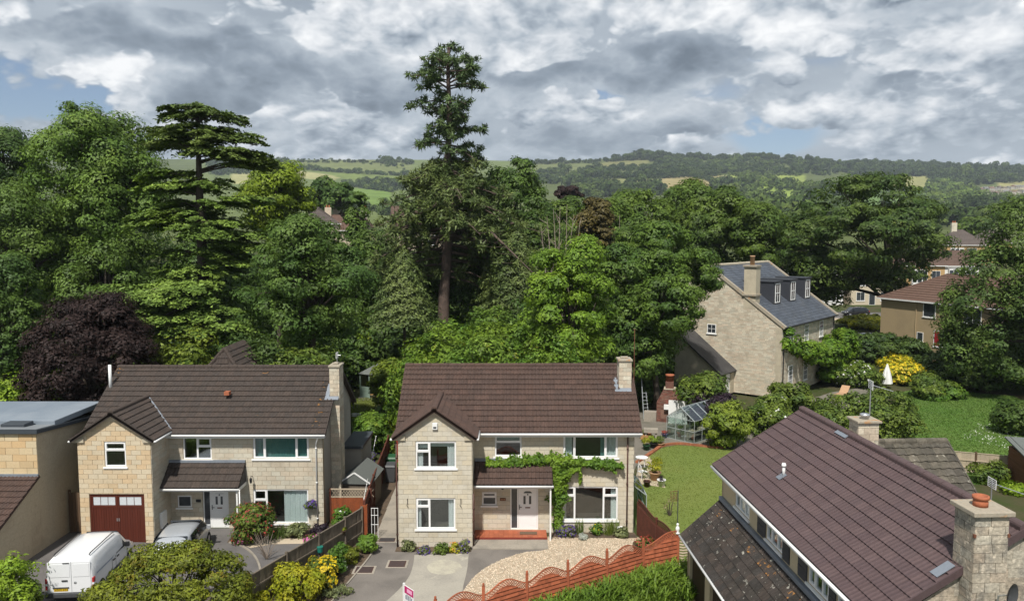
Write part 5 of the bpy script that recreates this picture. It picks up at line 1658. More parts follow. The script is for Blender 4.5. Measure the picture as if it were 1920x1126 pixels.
MB().tube([(7.42, 1.8, 2.7), (7.42, 1.55, 2.75)], .02, 6).lathe([(.05, 0), (.07, .2), (.03, .26)], 8, (7.42, 1.55, 2.44)).build('wall_lantern', BLACK, ha)
vt = MB().box(5.65, 5.90, 3.15, 3.45, 6.40, 6.58).build('roof_vent', TERRACOTTA, ha)
MB().lathe([(.075, 0), (.075, 1.4), (.05, 1.4)], 12, (-.45, 4.0, 6.4)).build('flue', WHITE, ha, True)
# rear wing: a hip roof that shows over the ridge
rw = MB(); base_z = 5.2; hx0, hx1, hy0, hy1, hzt = 1.2, 5.4, 8.4, 13.0, 7.85
rw.box(hx0 + .2, hx1 - .2, hy0 + .2, hy1, 0, base_z)
rwall = rw.build('rear_wing_wall', MORTAR_W, ha)
hp = MB().add([(hx0, hy0, base_z), (hx1, hy0, base_z), (hx1, hy1, base_z), (hx0, hy1, base_z), ((hx0 + hx1) / 2, hy0 + 1.3, hzt), ((hx0 + hx1) / 2, hy1, hzt)],
              [(0, 1, 4), (1, 2, 5, 4), (3, 0, 4, 5), (2, 3, 5), (3, 2, 1, 0)]).build('rear_roof', TILE_A[0], ha)
ap = Vector(((hx0 + hx1) / 2, hy0 + 1.3, hzt))
for q in ((hx0, hy0, base_z), (hx1, hy0, base_z)):
    ridge_tiles(hp, 'hip_tile', q, ap, TILE_A[1], .42, .11)
fh = FR((hx1, hy0, base_z), (0, 1, 0), (-(hx1 - hx0) / 2, 0, hzt - base_z)); Lh = math.hypot((hx1 - hx0) / 2, hzt - base_z)
roof_tiles(ha, hp, 'roof_tile', fh, hy1 - hy0, Lh, TILE_A, .36, .34, limit=0, keep=lambda q: (q.y - hy0) > 1.3 * (q.z - base_z) / (hzt - base_z) + .12, rng=random.Random(8))
fh2 = FR((hx0, hy0, base_z), (1, 0, 0), (0, 1.3, hzt - base_z)); Lh2 = math.hypot(1.3, hzt - base_z); hw = (hx1 - hx0) / 2
roof_tiles(ha, hp, 'roof_tile', fh2, hx1 - hx0, Lh2, TILE_A, .36, .34, limit=0, keep=lambda q: abs(q.x - (hx0 + hw)) < hw * (1 - (q.z - base_z) / (hzt - base_z)) - .1, rng=random.Random(9))
# flat roofed annexe on the garden side
MB().box(10.9, 11.9, 6.0, 9.0, 0, 2.9).build('annexe_wall', RENDER, ha); MB().box(10.88, 12.0, 5.9, 9.1, 2.9, 3.05).build('annexe_roof', FASCIA_G, ha)

# ------------------------------------------------------------------ house at the left edge
hn = thing('house', 'cream house cut by the left edge, its flat grey roof over a tan side wall', 'house', (-21.4, 34.15, 0))
wf = wall_frame(-7, 0, 0, 1, 0)
q = [(0, 3.2), (7, 3.2), (7, 5.42), (0, 5.42)]
w_ = solid_wall(hn, 'wall', wf, q, [], MORTAR_W); masonry(w_, 'stone_block', wf, q, [], STONE_N, .31, .62, limit=110, rng=random.Random(4))
sf = wall_frame(0, -5.0, 0, 0, 1)
for q in ([(5.0, 0), (9.6, 0), (9.6, 4.98), (5.0, 5.46)], [(0, 0), (5.0, 0), (5.0, 3.42), (0, 1.05)]):
    w_ = solid_wall(hn, 'side_wall', sf, q, [], RENDER_N, .22)
    masonry(w_, 'wall_block', sf, q, [], RENDER_N, .31, .62, gap=.006, proud=.006, limit=0, rng=random.Random(5))
solid_wall(hn, 'wall', wall_frame(0, 4.6, 0, -1, 0), [(0, 0), (7, 0), (7, 5), (0, 5)], [], RENDER_N)
fl = MB().add([(-7, -.15, 5.42), (.12, -.15, 5.42), (.12, 4.75, 4.98), (-7, 4.75, 4.98), (-7, -.15, 5.60), (.12, -.15, 5.60), (.12, 4.75, 5.12), (-7, 4.75, 5.12)], [(0, 1, 2, 3), (7, 6, 5, 4), (0, 4, 5, 1), (1, 5, 6, 2), (2, 6, 7, 3), (3, 7, 4, 0)])
fro = fl.build('roof', FASCIA_G, hn)
MB().add([(-7, -.05, 5.606), (.02, -.05, 5.606), (.02, 1.5, 5.46), (-7, 1.5, 5.46)], [(0, 1, 2, 3)]).build('roof_membrane', ROOF_FLAT2, fro)
MB().box(-7, .02, 1.4, 5.6, 5.38, 5.66).build('upper_roof', ROOF_FLAT, fro, bevel=.03)
MB().box(-2.0, -.9, .6, 1.3, 5.45, 5.68).build('roof_light', FASCIA_G, fro, bevel=.02)
lt = FR((-7, -5.0, 1.10), (1, 0, 0), (0, 5.0, 2.37)); lb = MB(); deck(lb, lt, 7.06, math.hypot(5, 2.37))
lro = lb.build('lean_to_roof', TILE_B[0], hn)
roof_tiles(hn, lro, 'roof_tile', lt, 7.06, math.hypot(5, 2.37), TILE_B, .36, .34, limit=150, rng=random.Random(10), keep=lambda c: c.x > -4)
MB().box(-7, .03, -.10, -.02, 3.42, 3.56).build('lead_flashing', LEAD, lro)
gt = thing('side_gate', 'brown boarded side gate between the flat roofed house and the garage wing', 'gate', (-21.3, 36.2, 0))
bm_ = MB().box(0, .098, -.012, .012, .05, 2.0).mesh('gate_board'); bm_.materials.append(FENCE_BR)
for i in range(12):
    o = link(bm_, 'gate_board', gt); o.location = (.02 + i * .103, random.uniform(-.004, .004), random.uniform(-.02, .02))
for x in (-.02, .62, 1.24):
    MB().box(x, x + .09, .02, .11, 0, 2.1).build('gate_post', FENCE_BR, gt)

# ------------------------------------------------------------------ the near house at the right
TH = .045
hc = thing('near_house', 'nearest house at lower right with a big plum tiled roof and mossy garage roof', 'house', (9.035, 17.9, 0), TH)
LC = 12.55
sl_c = FR((-.38, LC + .12, 5.06), (0, -1, 0), (3.62, 0, 2.24)); Lc = math.hypot(3.62, 2.24)
sr_c = FR((6.86, -.12, 5.06), (0, 1, 0), (-3.62, 0, 2.24))
rb = MB(); deck(rb, sl_c, LC + .24, Lc); deck(rb, sr_c, LC + .24, Lc)
rc = rb.build('roof', TILE_C[2], hc)
roof_tiles(hc, rc, 'roof_tile', sl_c, LC + .24, Lc, TILE_C, .335, .355, amp=.016, limit=170, rng=random.Random(12), t=.036, jit=.003)
roof_tiles(hc, rc, 'roof_tile', sr_c, LC + .24, Lc, TILE_C, .335, .355, amp=.013, limit=12, rng=random.Random(13), keep=lambda c: c.z > 6.3 and c.y < 2.0)
ridge_tiles(rc, 'ridge_tile', (3.24, LC + .12, 7.34), (3.24, -.12, 7.34), TILE_C[1], .45, .14)
for u in (-.02, LC + .21):
    MB().rect(sl_c, u, u + .05, 0, Lc, -.12, .05).build('verge', TILE_C[2], rc)
MB().rect(sr_c, -.02, .03, 0, Lc, -.12, .05).build('verge', TILE_C[2], rc)
gutter(hc, (-.43, LC + .1, 5.0), (-.43, -.1, 5.0), WHITE, .05); MB().box(-.37, -.34, -.1, LC + .1, 4.84, 5.0).build('fascia', WHITE, hc); MB().box(-.34, .0, -.05, LC, 4.86, 4.88).build('soffit', WHITE, hc)
lw = wall_frame(0, LC, 0, 0, -1)
wins = [(1.6, 3.15, 3.98, 4.84), (4.8, 6.2, 3.98, 4.84), (8.15, 9.5, 3.98, 4.84), (10.0, 11.3, 3.98, 4.84)]
ol = [(0, 0), (LC, 0), (LC, 4.9), (0, 4.9)]
w_ = solid_wall(hc, 'side_wall', lw, ol, wins, PANEL_CREAM)
for k, (a, b, c, d) in enumerate(wins):
    window(hc, lw, a, b, c, d, [(0, .34, 0, 1, True), (.34, .67, 0, 1, False), (.67, 1, 0, 1, True)], [(.05, .25, CURTAIN_W, 0, 1), (.75, .95, CURTAIN_W, 0, 1)] if k in (1, 2) else [(.08, .92, CURTAIN_G, 0, 1)] if k == 0 else [])
for a, b in ((4.0, 4.76), (6.24, 6.8), (7.45, 8.1), (9.54, 9.96)):
    n = 5
    pn = MB().rect(lw, a, b, 3.9, 4.84, .002, .02).build('cladding_panel', GREYPANEL, hc)
    for i in range(n):
        z = 3.92 + i * .184
        MB().rect(lw, a + .01, b - .01, z, z + .172, .02, .032 + .004 * (i % 2)).build('cladding_board', GREYPANEL, pn)
gw = wall_frame(0, 0, 0, 1, 0)
og = [(0, 0), (6.5, 0), (6.5, 4.98), (3.24, 7.12), (0, 4.98)]
w_ = solid_wall(hc, 'gable_wall', gw, og, [], MORTAR); masonry(w_, 'stone_block', gw, og, [], STONE_C, .225, .45, limit=190, rng=random.Random(14), vary=.18, gap=.008, proud=.014)
solid_wall(hc, 'gable_wall', wall_frame(6.5, LC, 0, -1, 0), [(0, 0), (6.5, 0), (6.5, 4.98), (3.26, 7.12), (0, 4.98)], [], PANEL_CREAM)
solid_wall(hc, 'side_wall', wall_frame(6.5, 0, 0, 0, 1), [(0, 0), (LC, 0), (LC, 4.9), (0, 4.9)], [], PANEL_CREAM)
# chimney breast on the near gable
cx0, cx1, cy0 = 1.72, 2.53, -.50
chc = MB().box(cx0 + .02, cx1 - .02, cy0 + .02, .28, 0, 7.78).build('chimney', MORTAR, hc)
for fr_, l in ((wall_frame(cx0, cy0 + .02, 0, 1, 0), cx1 - cx0), (wall_frame(cx0 + .02, .28, 0, 0, -1), .78), (wall_frame(cx1 - .02, cy0, 0, 0, 1), .78)):
    q = [(0, 3.2), (l, 3.2), (l, 7.78), (0, 7.78)]
    masonry(chc, 'chimney_block', fr_, q, [], STONE_C, .225, .42, limit=80, rng=random.Random(15), proud=.022, vary=.15)
MB().box(cx0 - .09, cx1 + .09, cy0 - .09, .37, 7.782, 7.90).build('chimney_cap', CONC_DRESS, chc, bevel=.02)
MB().lathe([(.165, 0), (.165, .12), (.155, .13), (.155, .17), (.185, .18), (.185, .25), (.14, .25), (.13, .05)], 20, ((cx0 + cx1) / 2 - .05, -.12, 7.9)).build('chimney_pot', TERRACOTTA, chc, True)
MB().rect(FR((cx0 - .50, .02, 5.06 + (cx0 - .50 + .38) * .6188), (1, 0, 0.6188), (0, 1, 0)), 0, .52, 0, .30, .055, .07).build('lead_flashing', LEAD, chc)
for x in (cx0 - .03, cx1 - .03):
    MB().box(x, x + .05, cy0 - .03, cy0 + .03, 7.28, 7.36).build('tie_bracket', RUST, chc)
# chimney on the ridge
c2 = MB().box(3.52, 4.22, 8.6, 9.25, 5.5, 7.72).build('chimney', MORTAR, hc)
for fr_, l in ((wall_frame(3.50, 8.6, 0, 1, 0), .74), (wall_frame(3.52, 9.27, 0, 0, -1), .69)):
    masonry(c2, 'chimney_block', fr_, [(0, 6.2), (l, 6.2), (l, 7.72), (0, 7.72)], [], STONE_D, .225, .4, limit=40, rng=random.Random(16), proud=.02)
MB().box(3.43, 4.31, 8.5, 9.35, 7.722, 7.81).build('chimney_cap', CONC_DRESS, c2, bevel=.02)
MB().lathe([(.13, 0), (.13, .10), (.17, .11), (.17, .17), (.08, .2)], 14, (3.87, 8.9, 7.81)).build('chimney_pot', METAL, c2, True)
MB().rect(FR((3.02, 8.5, 5.06 + 3.40 * .6188), (1, 0, .6188), (0, 1, 0)), 0, .2, 0, .8, .06, .09).build('lead_flashing', LEAD, c2)
# soil vent on the slope
vp = sl_c.to(4.05, 1.5)
v_ = MB().tube([vp, vp + Vector((0, 0, .42))], .055, 10).lathe([(.085, 0), (.085, .05), (.06, .12)], 10, tuple(vp + Vector((0, 0, .36)))).build('vent_pipe', WHITE, rc, True)
MB().rect(sl_c, 3.88, 4.2, 1.28, 1.6, .045, .06).build('lead_slate', LEAD, v_)
# garage
gr_ = FR((-1.66, LC - .1, 2.26), (0, -1, 0), (1.66, 0, 1.47)); Lg = math.hypot(1.66, 1.47)
gd = MB(); deck(gd, gr_, LC, Lg); gro = gd.build('garage_roof', TILE_G[0], hc)


def pickG(c, rng):
    f = (c.x + 1.66) / 1.66
    if .70 < f < .9 and rng.random() < .4: return 3
    return 3 if rng.random() < .008 else rng.randrange(3)


roof_tiles(hc, gro, 'roof_tile', gr_, LC, Lg, TILE_G + [LICHEN], .335, .30, limit=118, rng=random.Random(17), pick=pickG, amp=.05, jit=.006)
MB().rect(gr_, -.03, .03, 0, Lg, -.1, .05).build('verge', TILE_G[1], gro)
MB().box(-.17, -.01, 0, LC - .1, 3.70, 3.86).build('lead_flashing', LEAD, gro, bevel=.03)
gutter(hc, (-1.72, LC - .08, 2.22), (-1.72, 0, 2.22), WHITE, .05); MB().box(-1.665, -1.64, 0, LC - .1, 2.05, 2.22).build('garage_fascia', WHITE, hc)
gwl = wall_frame(-1.4, LC - .15, 0, 0, -1)
gh = [(.35, 2.40, 0, 2.02), (3.0, 6.4, 0, 2.02), (7.0, 10.4, 0, 2.02)]
w_ = solid_wall(hc, 'garage_wall', gwl, [(0, 0), (LC - .2, 0), (LC - .2, 2.3), (0, 2.3)], gh, PANEL_CREAM)
solid_wall(hc, 'garage_wall', wall_frame(-.02, LC - .15, 0, -1, 0), [(0, 0), (1.38, 0), (1.38, 2.2), (0, 3.5)], [], PANEL_CREAM)
for a, b, c, d in gh:
    dr = MB().rect(gwl, a, b, 0, d, -.16, -.13).build('garage_door', DOOR_BR, hc)
    n = int((b - a) / .14)
    for i in range(n):
        MB().rect(gwl, a + .01 + (b - a) * i / n, a - .01 + (b - a) * (i + 1) / n, .03, d - .03, -.13, -.115).build('door_board', DOOR_BR, dr)
# rear wing with the old roof
fo = FR((4.5, 7.05, 4.95), (1, 0, 0), (0, 2.42, 1.85)); Lo = math.hypot(2.42, 1.85)
fo2 = FR((7.25, 11.89, 4.95), (-1, 0, 0), (0, -2.42, 1.85))
od = MB(); deck(od, fo, 2.75, Lo); deck(od, fo2, 2.75, Lo); oro = od.build('rear_roof', TILE_O[0], hc)
roof_tiles(hc, oro, 'roof_tile', fo, 2.75, Lo, TILE_O, .33, .32, limit=100, rng=random.Random(18), rolls=1, amp=.045, t=.035, jit=.012)
ridge_tiles(oro, 'ridge_tile', (4.5, 9.47, 6.84), (7.25, 9.47, 6.84), TILE_O[1], .4, .13)
MB().rect(fo, 2.75, 2.81, 0, Lo, -.1, .05).build('verge', TILE_O[2], oro)
eg = wall_frame(7.05, 7.4, 0, 0, 1); solid_wall(hc, 'rear_wing_wall', eg, [(0, 0), (4.1, 0), (4.1, 5.1), (2.07, 6.7), (0, 5.1)], [], MORTAR)
solid_wall(hc, 'rear_wing_wall', wall_frame(6.5, 7.4, 0, 1, 0), [(0, 0), (.5, 0), (.5, 5.1), (0, 5.1)], [], MORTAR)

# ------------------------------------------------------------------ stone house with the slate roof
hd = thing('stone_house', 'large grey stone house with blue slate roof and three black dormers', 'house', (23.2, 66.0, .2), math.atan2(.767, .641))
GD, FD, EZ, RZ = 13.88, 14.0, 6.25, 11.2
gD = wall_frame(0, GD, 0, 0, -1); half = GD / 2
swn = (3.9, 5.0, 5.4, 6.55)
og = [(0, 0), (GD, 0), (GD, EZ), (half, RZ), (0, EZ)]
w_ = solid_wall(hd, 'gable_wall', gD, og, [], MORTAR, .3); masonry(w_, 'stone', gD, og, [(6.83, 8.03, 5.0, 6.2)], STONE_D, .14, .42, limit=110, rng=random.Random(30), vary=.35, gap=.012, proud=.02)
fD = wall_frame(0, 0, 0, 1, 0)
ofd = [(0, 0), (FD, 0), (FD, EZ), (0, EZ)]
fw = [(2.16, 4.42, 5.95), (5.95, 4.42, 5.95), (10.0, 4.42, 5.95), (2.16, .8, 2.6), (5.95, .8, 2.6)]
holes = [(x - .72, x + .72, z0 - .2, z1 + .18) for x, z0, z1 in fw]
w_ = solid_wall(hd, 'front_wall', fD, ofd, [], MORTAR, .3); masonry(w_, 'stone', fD, ofd, holes, STONE_D, .2, .48, limit=80, rng=random.Random(31), vary=.3, gap=.012, proud=.02)
for h_, (x, z0, z1) in zip(holes, fw):
    MB().rect(fD, h_[0], h_[1], h_[2], h_[3], .001, .03).build('window_surround', STONE_DRESS, hd)
    f_ = FR(fD.to(0, 0, .03), fD.ux, fD.uy); flat_window(hd, f_, x - .5, x + .5, z0, z1, 3, 4, WHITE, sash=True)
MB().rect(gD, 6.83, 8.03, 5.0, 6.2, .001, .03).build('window_surround', STONE_DRESS, hd)
flat_window(hd, FR(gD.to(0, 0, .03), gD.ux, gD.uy), 7.0, 7.86, 5.15, 6.0, 2, 2, WHITE)
for z in range(0, 11):
    MB().rect(gD, GD - .55 + .1 * (z % 2), GD, z * .56, z * .56 + .54, .002, .034).build('quoin', STONE_DRESS, hd)
solid_wall(hd, 'rear_wall', wall_frame(FD, GD, 0, -1, 0), ofd, [], STONE_D); solid_wall(hd, 'gable_wall', wall_frame(FD, 0, 0, 0, 1), og, [], STONE_D, .3)
sD = (RZ - EZ) / half; cD = math.hypot(1, sD)
r1 = FR((0, -.25, EZ - .25 * sD + .1), (1, 0, 0), (0, 1 / cD, sD / cD)); r2 = FR((FD, GD + .25, EZ - .25 * sD + .1), (-1, 0, 0), (0, -1 / cD, sD / cD)); LD = (half + .25) * cD
rb = MB(); deck(rb, r1, FD, LD); deck(rb, r2, FD, LD); rD = rb.build('roof', SLATE, hd)
roof_tiles(hd, rD, 'slate', r1, FD, LD, [SLATE], .5, .33, rolls=0, limit=120, rng=random.Random(32), t=.012, jit=.004)
ridge_tiles(rD, 'ridge_tile', (0, half, RZ + .14), (FD, half, RZ + .14), STONE_DRESS, .5, .14)
for x in (-.12, FD - .18):
    for fr_ in (FR((x, -.3, EZ - .3 * sD + .1), (1, 0, 0), (0, 1 / cD, sD / cD)), FR((x + .3, GD + .3, EZ - .3 * sD + .1), (-1, 0, 0), (0, -1 / cD, sD / cD))):
        MB().rect(fr_, 0, .3, 0, LD + .05, -.12, .14).build('coping', CONC_DRESS, rD)
zr = lambda y: EZ + .1 + y * sD
for k, x in enumerate((3.96, 7.84, 11.8)):
    y0 = 2.0; zb, zt = zr(y0), zr(y0) + 2.05; yk = (zt - EZ - .1) / sD
    d_ = MB().add([(x - .85, y0, zb - .1), (x + .85, y0, zb - .1), (x + .85, y0, zt), (x - .85, y0, zt), (x - .85, yk, zt), (x + .85, yk, zt)], [(0, 1, 2, 3), (0, 3, 4), (1, 5, 2), (3, 2, 5, 4), (0, 4, 5, 1)])
    dm_ = d_.build('dormer', LEADBLK, hd)
    MB().box(x - .95, x + .95, y0 - .12, yk + .3, zt + .002, zt + .10).build('dormer_roof', LEADBLK, dm_)
    f_ = FR((0, y0, 0), (1, 0, 0), (0, 0, 1))
    mb = MB(); ring(mb, f_, x - .55, x + .55, zb + .15, zt - .12, .08, .0, .05); mb.rect(f_, x - .02, x + .02, zb + .23, zt - .2, .0, .04); mb.rect(f_, x - .47, x + .47, zb + 1.0, zb + 1.07, .0, .045)
    mb.build('dormer_window', WHITE, dm_); MB().rect(f_, x - .47, x + .47, zb + .23, zt - .2, .002, .015).build('dormer_pane', GLASS_FAR, dm_)
cd = MB().box(-.03, .9, 2.4, 3.5, 7.6, 11.3).build('chimney', STONE_DRESS, hd)
MB().box(-.2, .95, 2.3, 3.6, 8.75, 8.9).box(-.18, .93, 2.32, 3.58, 11.302, 11.45).build('chimney_band', CONC_DRESS, cd)
MB().lathe([(.2, 0), (.19, .7), (.23, .72), (.23, .82), (.15, .82)], 12, (.4, 2.95, 11.45)).build('chimney_pot', CLAYPOT, cd, True)
downpipe(hd, .35, -.08, 0, EZ - .1, PIPE_BK, .05); downpipe(hd, 13.6, -.08, 0, EZ - .1, PIPE_BK, .05); gutter(hd, (0, -.33, EZ - .1), (FD, -.33, EZ - .1), PIPE_BK, .07)
# lean-to against the gable: its slope runs down along the wall
t0, t1 = .1, 7.4; y_hi, y_lo, z_hi, z_lo = 8.6, 4.2, 5.45, 2.05
lf_ = FR((-3.0, y_lo - .2, z_lo - .1), (1, 0, 0), (0, y_hi - y_lo, z_hi - z_lo)); Ll = math.hypot(y_hi - y_lo + .2, z_hi - z_lo + .1)
MB().rect(lf_, -.15, 3.0 - .02, 0, Ll, -.05, .08).build('lean_to_roof', FELT_DK, hd)
wl = wall_frame(-2.9, y_hi, 0, 0, -1); lw_ = solid_wall(hd, 'lean_to_wall', wl, [(0, 0), (y_hi - y_lo, 0), (y_hi - y_lo, z_lo), (0, z_hi - .02)], [], STONE_DRESS, .2)
wl2 = wall_frame(-2.9, y_lo, 0, 1, 0); solid_wall(hd, 'lean_to_wall', wl2, [(0, 0), (2.9, 0), (2.9, z_lo), (0, z_lo)], [(1.2, 2.1, 0, 1.9)], STONE_DRESS, .2)
MB().rect(wl2, 1.2, 2.1, 0, 1.9, -.12, -.06).build('door', WHITE, hd)


# ------------------------------------------------------------------ simpler houses further off
def far_house(name, label, loc, rz, w, d, eave, rise, wall, roof, hip=1.0, wins=(), chim=None, oh=.35, group=None, bays=(), winmat=None, rows=True):
    t = thing(name, label, 'house', loc, rz, group)
    MB().box(0, w, 0, d, -2.5, eave).build('wall', wall, t)
    r0 = [(-oh, -oh, eave), (w + oh, -oh, eave), (w + oh, d + oh, eave), (-oh, d + oh, eave)]
    a, b = (hip * d / 2, d / 2, eave + rise), (w - hip * d / 2, d / 2, eave + rise)
    if hip <= 0: a, b = (-oh, d / 2, eave + rise), (w + oh, d / 2, eave + rise)
    ro = MB().add(r0 + [a, b], [(0, 1, 5, 4), (1, 2, 5), (2, 3, 4, 5), (3, 0, 4), (3, 2, 1, 0)]).build('roof', roof, t)
    if rows:
        ro2 = MB()
        for (p, q, r_, s_) in ((r0[0], r0[1], b, a), (r0[3], r0[0], a, a), (r0[1], r0[2], b, b)):
            n = 12
            p, q, r_, s_ = map(Vector, (p, q, r_, s_))
            nr_ = (q - p).cross(s_ - p).normalized() * .05
            for i in range(n):
                f0, f1 = i / n, (i + .92) / n
                ro2.add([p.lerp(s_, f0) + nr_, q.lerp(r_, f0) + nr_, q.lerp(r_, f1) + nr_ * .2, p.lerp(s_, f1) + nr_ * .2, p.lerp(s_, f0), q.lerp(r_, f0)], [(0, 1, 2, 3), (4, 5, 1, 0)])
        ro2.build('tile_course', roof, ro, kind='stuff')
    MB().tube([a, b], .1, 6).build('ridge', roof, ro)
    for e_, k_ in ((r0[0], a), (r0[1], b)):
        MB().tube([e_, k_], .09, 6).build('hip_ridge', roof, ro)
    MB().box(-oh - .03, w + oh + .03, -oh - .08, -oh, eave - .12, eave + .02).build('gutter', WHITE, t)
    for (side, x0, x1, z0, z1, nx, ny) in wins:
        f_ = {'f': wall_frame(0, 0, 0, 1, 0), 'r': wall_frame(w, 0, 0, 0, 1), 'l': wall_frame(0, d, 0, 0, -1)}[side]
        flat_window(t, f_, x0, x1, z0, z1, nx, ny, WHITE)
    for (x0, x1, z0, z1) in bays:
        by = MB().box(x0, x1, -.7, -.02, z0 - .5, z1 + .25).build('bay', WHITE, t)
        f_ = wall_frame(0, -.7, 0, 1, 0); n = 3
        for i in range(n):
            u0 = x0 + (x1 - x0) * i / n + .08; u1 = x0 + (x1 - x0) * (i + 1) / n - .08
            MB().rect(f_, u0, u1, z0, z1, .002, .02).build('bay_pane', GLASS_FAR, by)
    if chim:
        x, y, s, h = chim
        c_ = MB().box(x, x + s, y, y + s, eave + rise * .4, eave + rise + h).build('chimney', STONE_D, t)
        for k in range(2):
            MB().lathe([(.14, 0), (.12, .5)], 8, (x + s * (.3 + .4 * k), y + s / 2, eave + rise + h)).build('chimney_pot', TERRACOTTA, c_)
    return t


RF_BR = pm('brown tiled roof far', (.115, .075, .058), .9, 0, (.085, .06, .05), .6, .5, fine=.2, fscale=4)
RF_RED = pm('red brown tiled roof far', (.125, .076, .058), .9, 0, (.12, .075, .055), .7, .7, fine=.2, fscale=4)
RF_GY = pm('grey tiled roof far', (.105, .085, .075), .9, 0, (.085, .07, .065), .6, .5, fine=.2, fscale=4)
OCHRE = pm('ochre brick far', (.44, .29, .135), .9, fine=.1)
CREAMF = pm('cream stone far', (.50, .43, .32), .9, fine=.1)
WHITEF = pm('white render far', (.70, .69, .66), .9, fine=.05)
he = far_house('hipped_house', 'tan house with red brown hipped roof and a red blind in its window', (44.1, 92, .8), math.atan2(-.933, .36), 17, 9.5, 6.05, 2.9, STONE_E, RF_RED, 1.0,
               [('f', 5.9, 7.5, 4.35, 5.9, 1, 1), ('f', 5.2, 6.05, 1.5, 2.55, 1, 1), ('f', 7.4, 9.0, 1.2, 3.0, 2, 1), ('f', 11, 13, 4.2, 5.9, 2, 1)])
fE = wall_frame(0, 0, 0, 1, 0); MB().rect(fE, 7.5, 8.2, 1.27, 2.94, .016, .024).build('window_blind', BLIND_RED, he)
MB().tube([(5.0, -.06, 0), (5.0, -.06, 6)], .05, 6).build('downpipe', STONE_E, he)
tz_ = lambda x, y: float(tz(x, y))


def fhouse(name, label, u, Y, dz, *a, **k):
    p = spot(u, 440, Y)
    return far_house(name, label, (p.x, Y, tz_(p.x, Y) + dz), *a, **k)


fhouse('terraced_house', 'ochre terraced house with a white bay window behind the tan hipped house', 1703, 150, 0, -.12, 7.0, 8, 6.6, 2.6, OCHRE, RF_BR, 0, [('f', 4.6, 6.2, 3.9, 5.6, 2, 1)], (.6, 3.5, 1.0, 1.6), bays=[(.8, 3.6, 3.4, 5.6)])
fhouse('terraced_house', 'white gabled terraced house right of the ochre one, behind the tan hipped house', 1772, 151, 0, -.12, 6.5, 8, 6.4, 2.9, WHITEF, RF_BR, 0, [('f', 4.4, 5.9, 3.9, 5.6, 2, 1)], None, bays=[(.8, 3.4, 3.4, 5.6)])
fhouse('hipped_house', 'brown hipped house with two white skylights and a white bay above the terraced houses', 1765, 205, -1.2, -.25, 11, 10, 6.4, 4.0, OCHRE, RF_GY, .9, [('f', 6.3, 8.6, 3.6, 5.6, 3, 1)], (3.6, 4.4, 1.3, 1.9), bays=[(2.2, 5.4, 2.8, 5.4)])
fhouse('hipped_house', 'second brown hipped house, right of the one with skylights', 1828, 215, -1.0, -.25, 10, 9, 6.4, 3.6, OCHRE, RF_GY, .9, [('f', 1.0, 3.0, 3.6, 5.6, 3, 1)], None)
fhouse('white_house', 'white house seen in pieces through the trees behind the dormers', 1500, 142, 0, .15, 9, 8, 6.8, 2.8, WHITEF, RF_BR, 0, [('f', 1, 2.6, .8, 2.4, 2, 1), ('f', 5.6, 7.4, .8, 2.4, 2, 1), ('f', 1, 2.6, 3.8, 5.6, 2, 1), ('f', 5.6, 7.4, 3.8, 5.6, 2, 1)], None)
fhouse('cream_house', 'cream house seen in pieces through the spreading tree above the road', 1600, 143, 0, .05, 9, 8, 6.6, 2.8, CREAMF, RF_RED, 0, [('f', 1, 2.6, .8, 2.4, 2, 1), ('f', 3.4, 4.6, 0, 2.1, 1, 1), ('f', 5.6, 7.4, .8, 2.4, 2, 1), ('f', 1, 2.6, 3.6, 5.4, 2, 1), ('f', 5.6, 7.4, 3.6, 5.4, 2, 1)], None)
for i, (u, Y, dz, w, rz_, ch, lb) in enumerate([(566, 158, 1.4, 9.5, .2, (4.5, 3.5, 1.3, 1.6), 'nearest brown rooftop by the lime green tree, with a broad chimney'), (600, 172, 2.2, 10, -.1, (2, 3, 1.2, 1.5), 'brown roof in the middle of the row behind the sycamore'),
                                             (640, 182, 1.6, 7, .1, (4.5, 3, 1.2, 2.2), 'brown roof at the right end of the row, with a tall pale chimney'), (572, 146, 2.6, 6.5, .5, None, 'low brown hipped roof just above the dense sycamore')]):
    fhouse('roofed_house', lb, u, Y, dz - 3.2, rz_, w, 8, 6.0, 3.2, CREAMF, RF_RED if i != 3 else RF_GY, .5 if i != 3 else .95, [('f', 1, 2.4, 3.4, 5.0, 2, 1)], ch)
fhouse('gabled_house', 'cream house with a steep brown roof seen between the pine branches', 742, 142, -2.0, .25, 9.5, 9, 6.2, 4.4, CREAMF, RF_BR, 0, [('f', 1.2, 2.8, 3.4, 5.2, 2, 2), ('f', 5.6, 7.4, 3.4, 5.2, 2, 2), ('f', 2.0, 3.6, .4, 2.2, 2, 1)], None)
# ------------------------------------------------------------------ drives, paths, lawns
def sheet(name, pts, z, mat, smooth_n=0):
    me = bpy.data.meshes.new(name); me.from_pydata([(p[0], p[1], z) for p in pts], [], [tuple(range(len(pts)))]); me.update()
    if me.polygons[0].normal.z < 0: me.flip_normals()
    return link(me, name, None, mat, 'structure')


def fl_(pts, z=0.0):
    return [tuple(flat(u, v, z))[:2] for u, v in pts]


def curve(pts, n=6):
    """a smooth line through the points"""
    out = []
    for i in range(len(pts) - 1):
        p0, p1, p2, p3 = (Vector(pts[max(0, min(len(pts) - 1, j))]) for j in (i - 1, i, i + 1, i + 2))
        for k in range(n):
            t = k / n
            out.append(tuple(.5 * ((2 * p1) + (p2 - p0) * t + (2 * p0 - 5 * p1 + 4 * p2 - p3) * t * t + (3 * p1 - p0 - 3 * p2 + p3) * t ** 3)))
    out.append(tuple(pts[-1])); return out


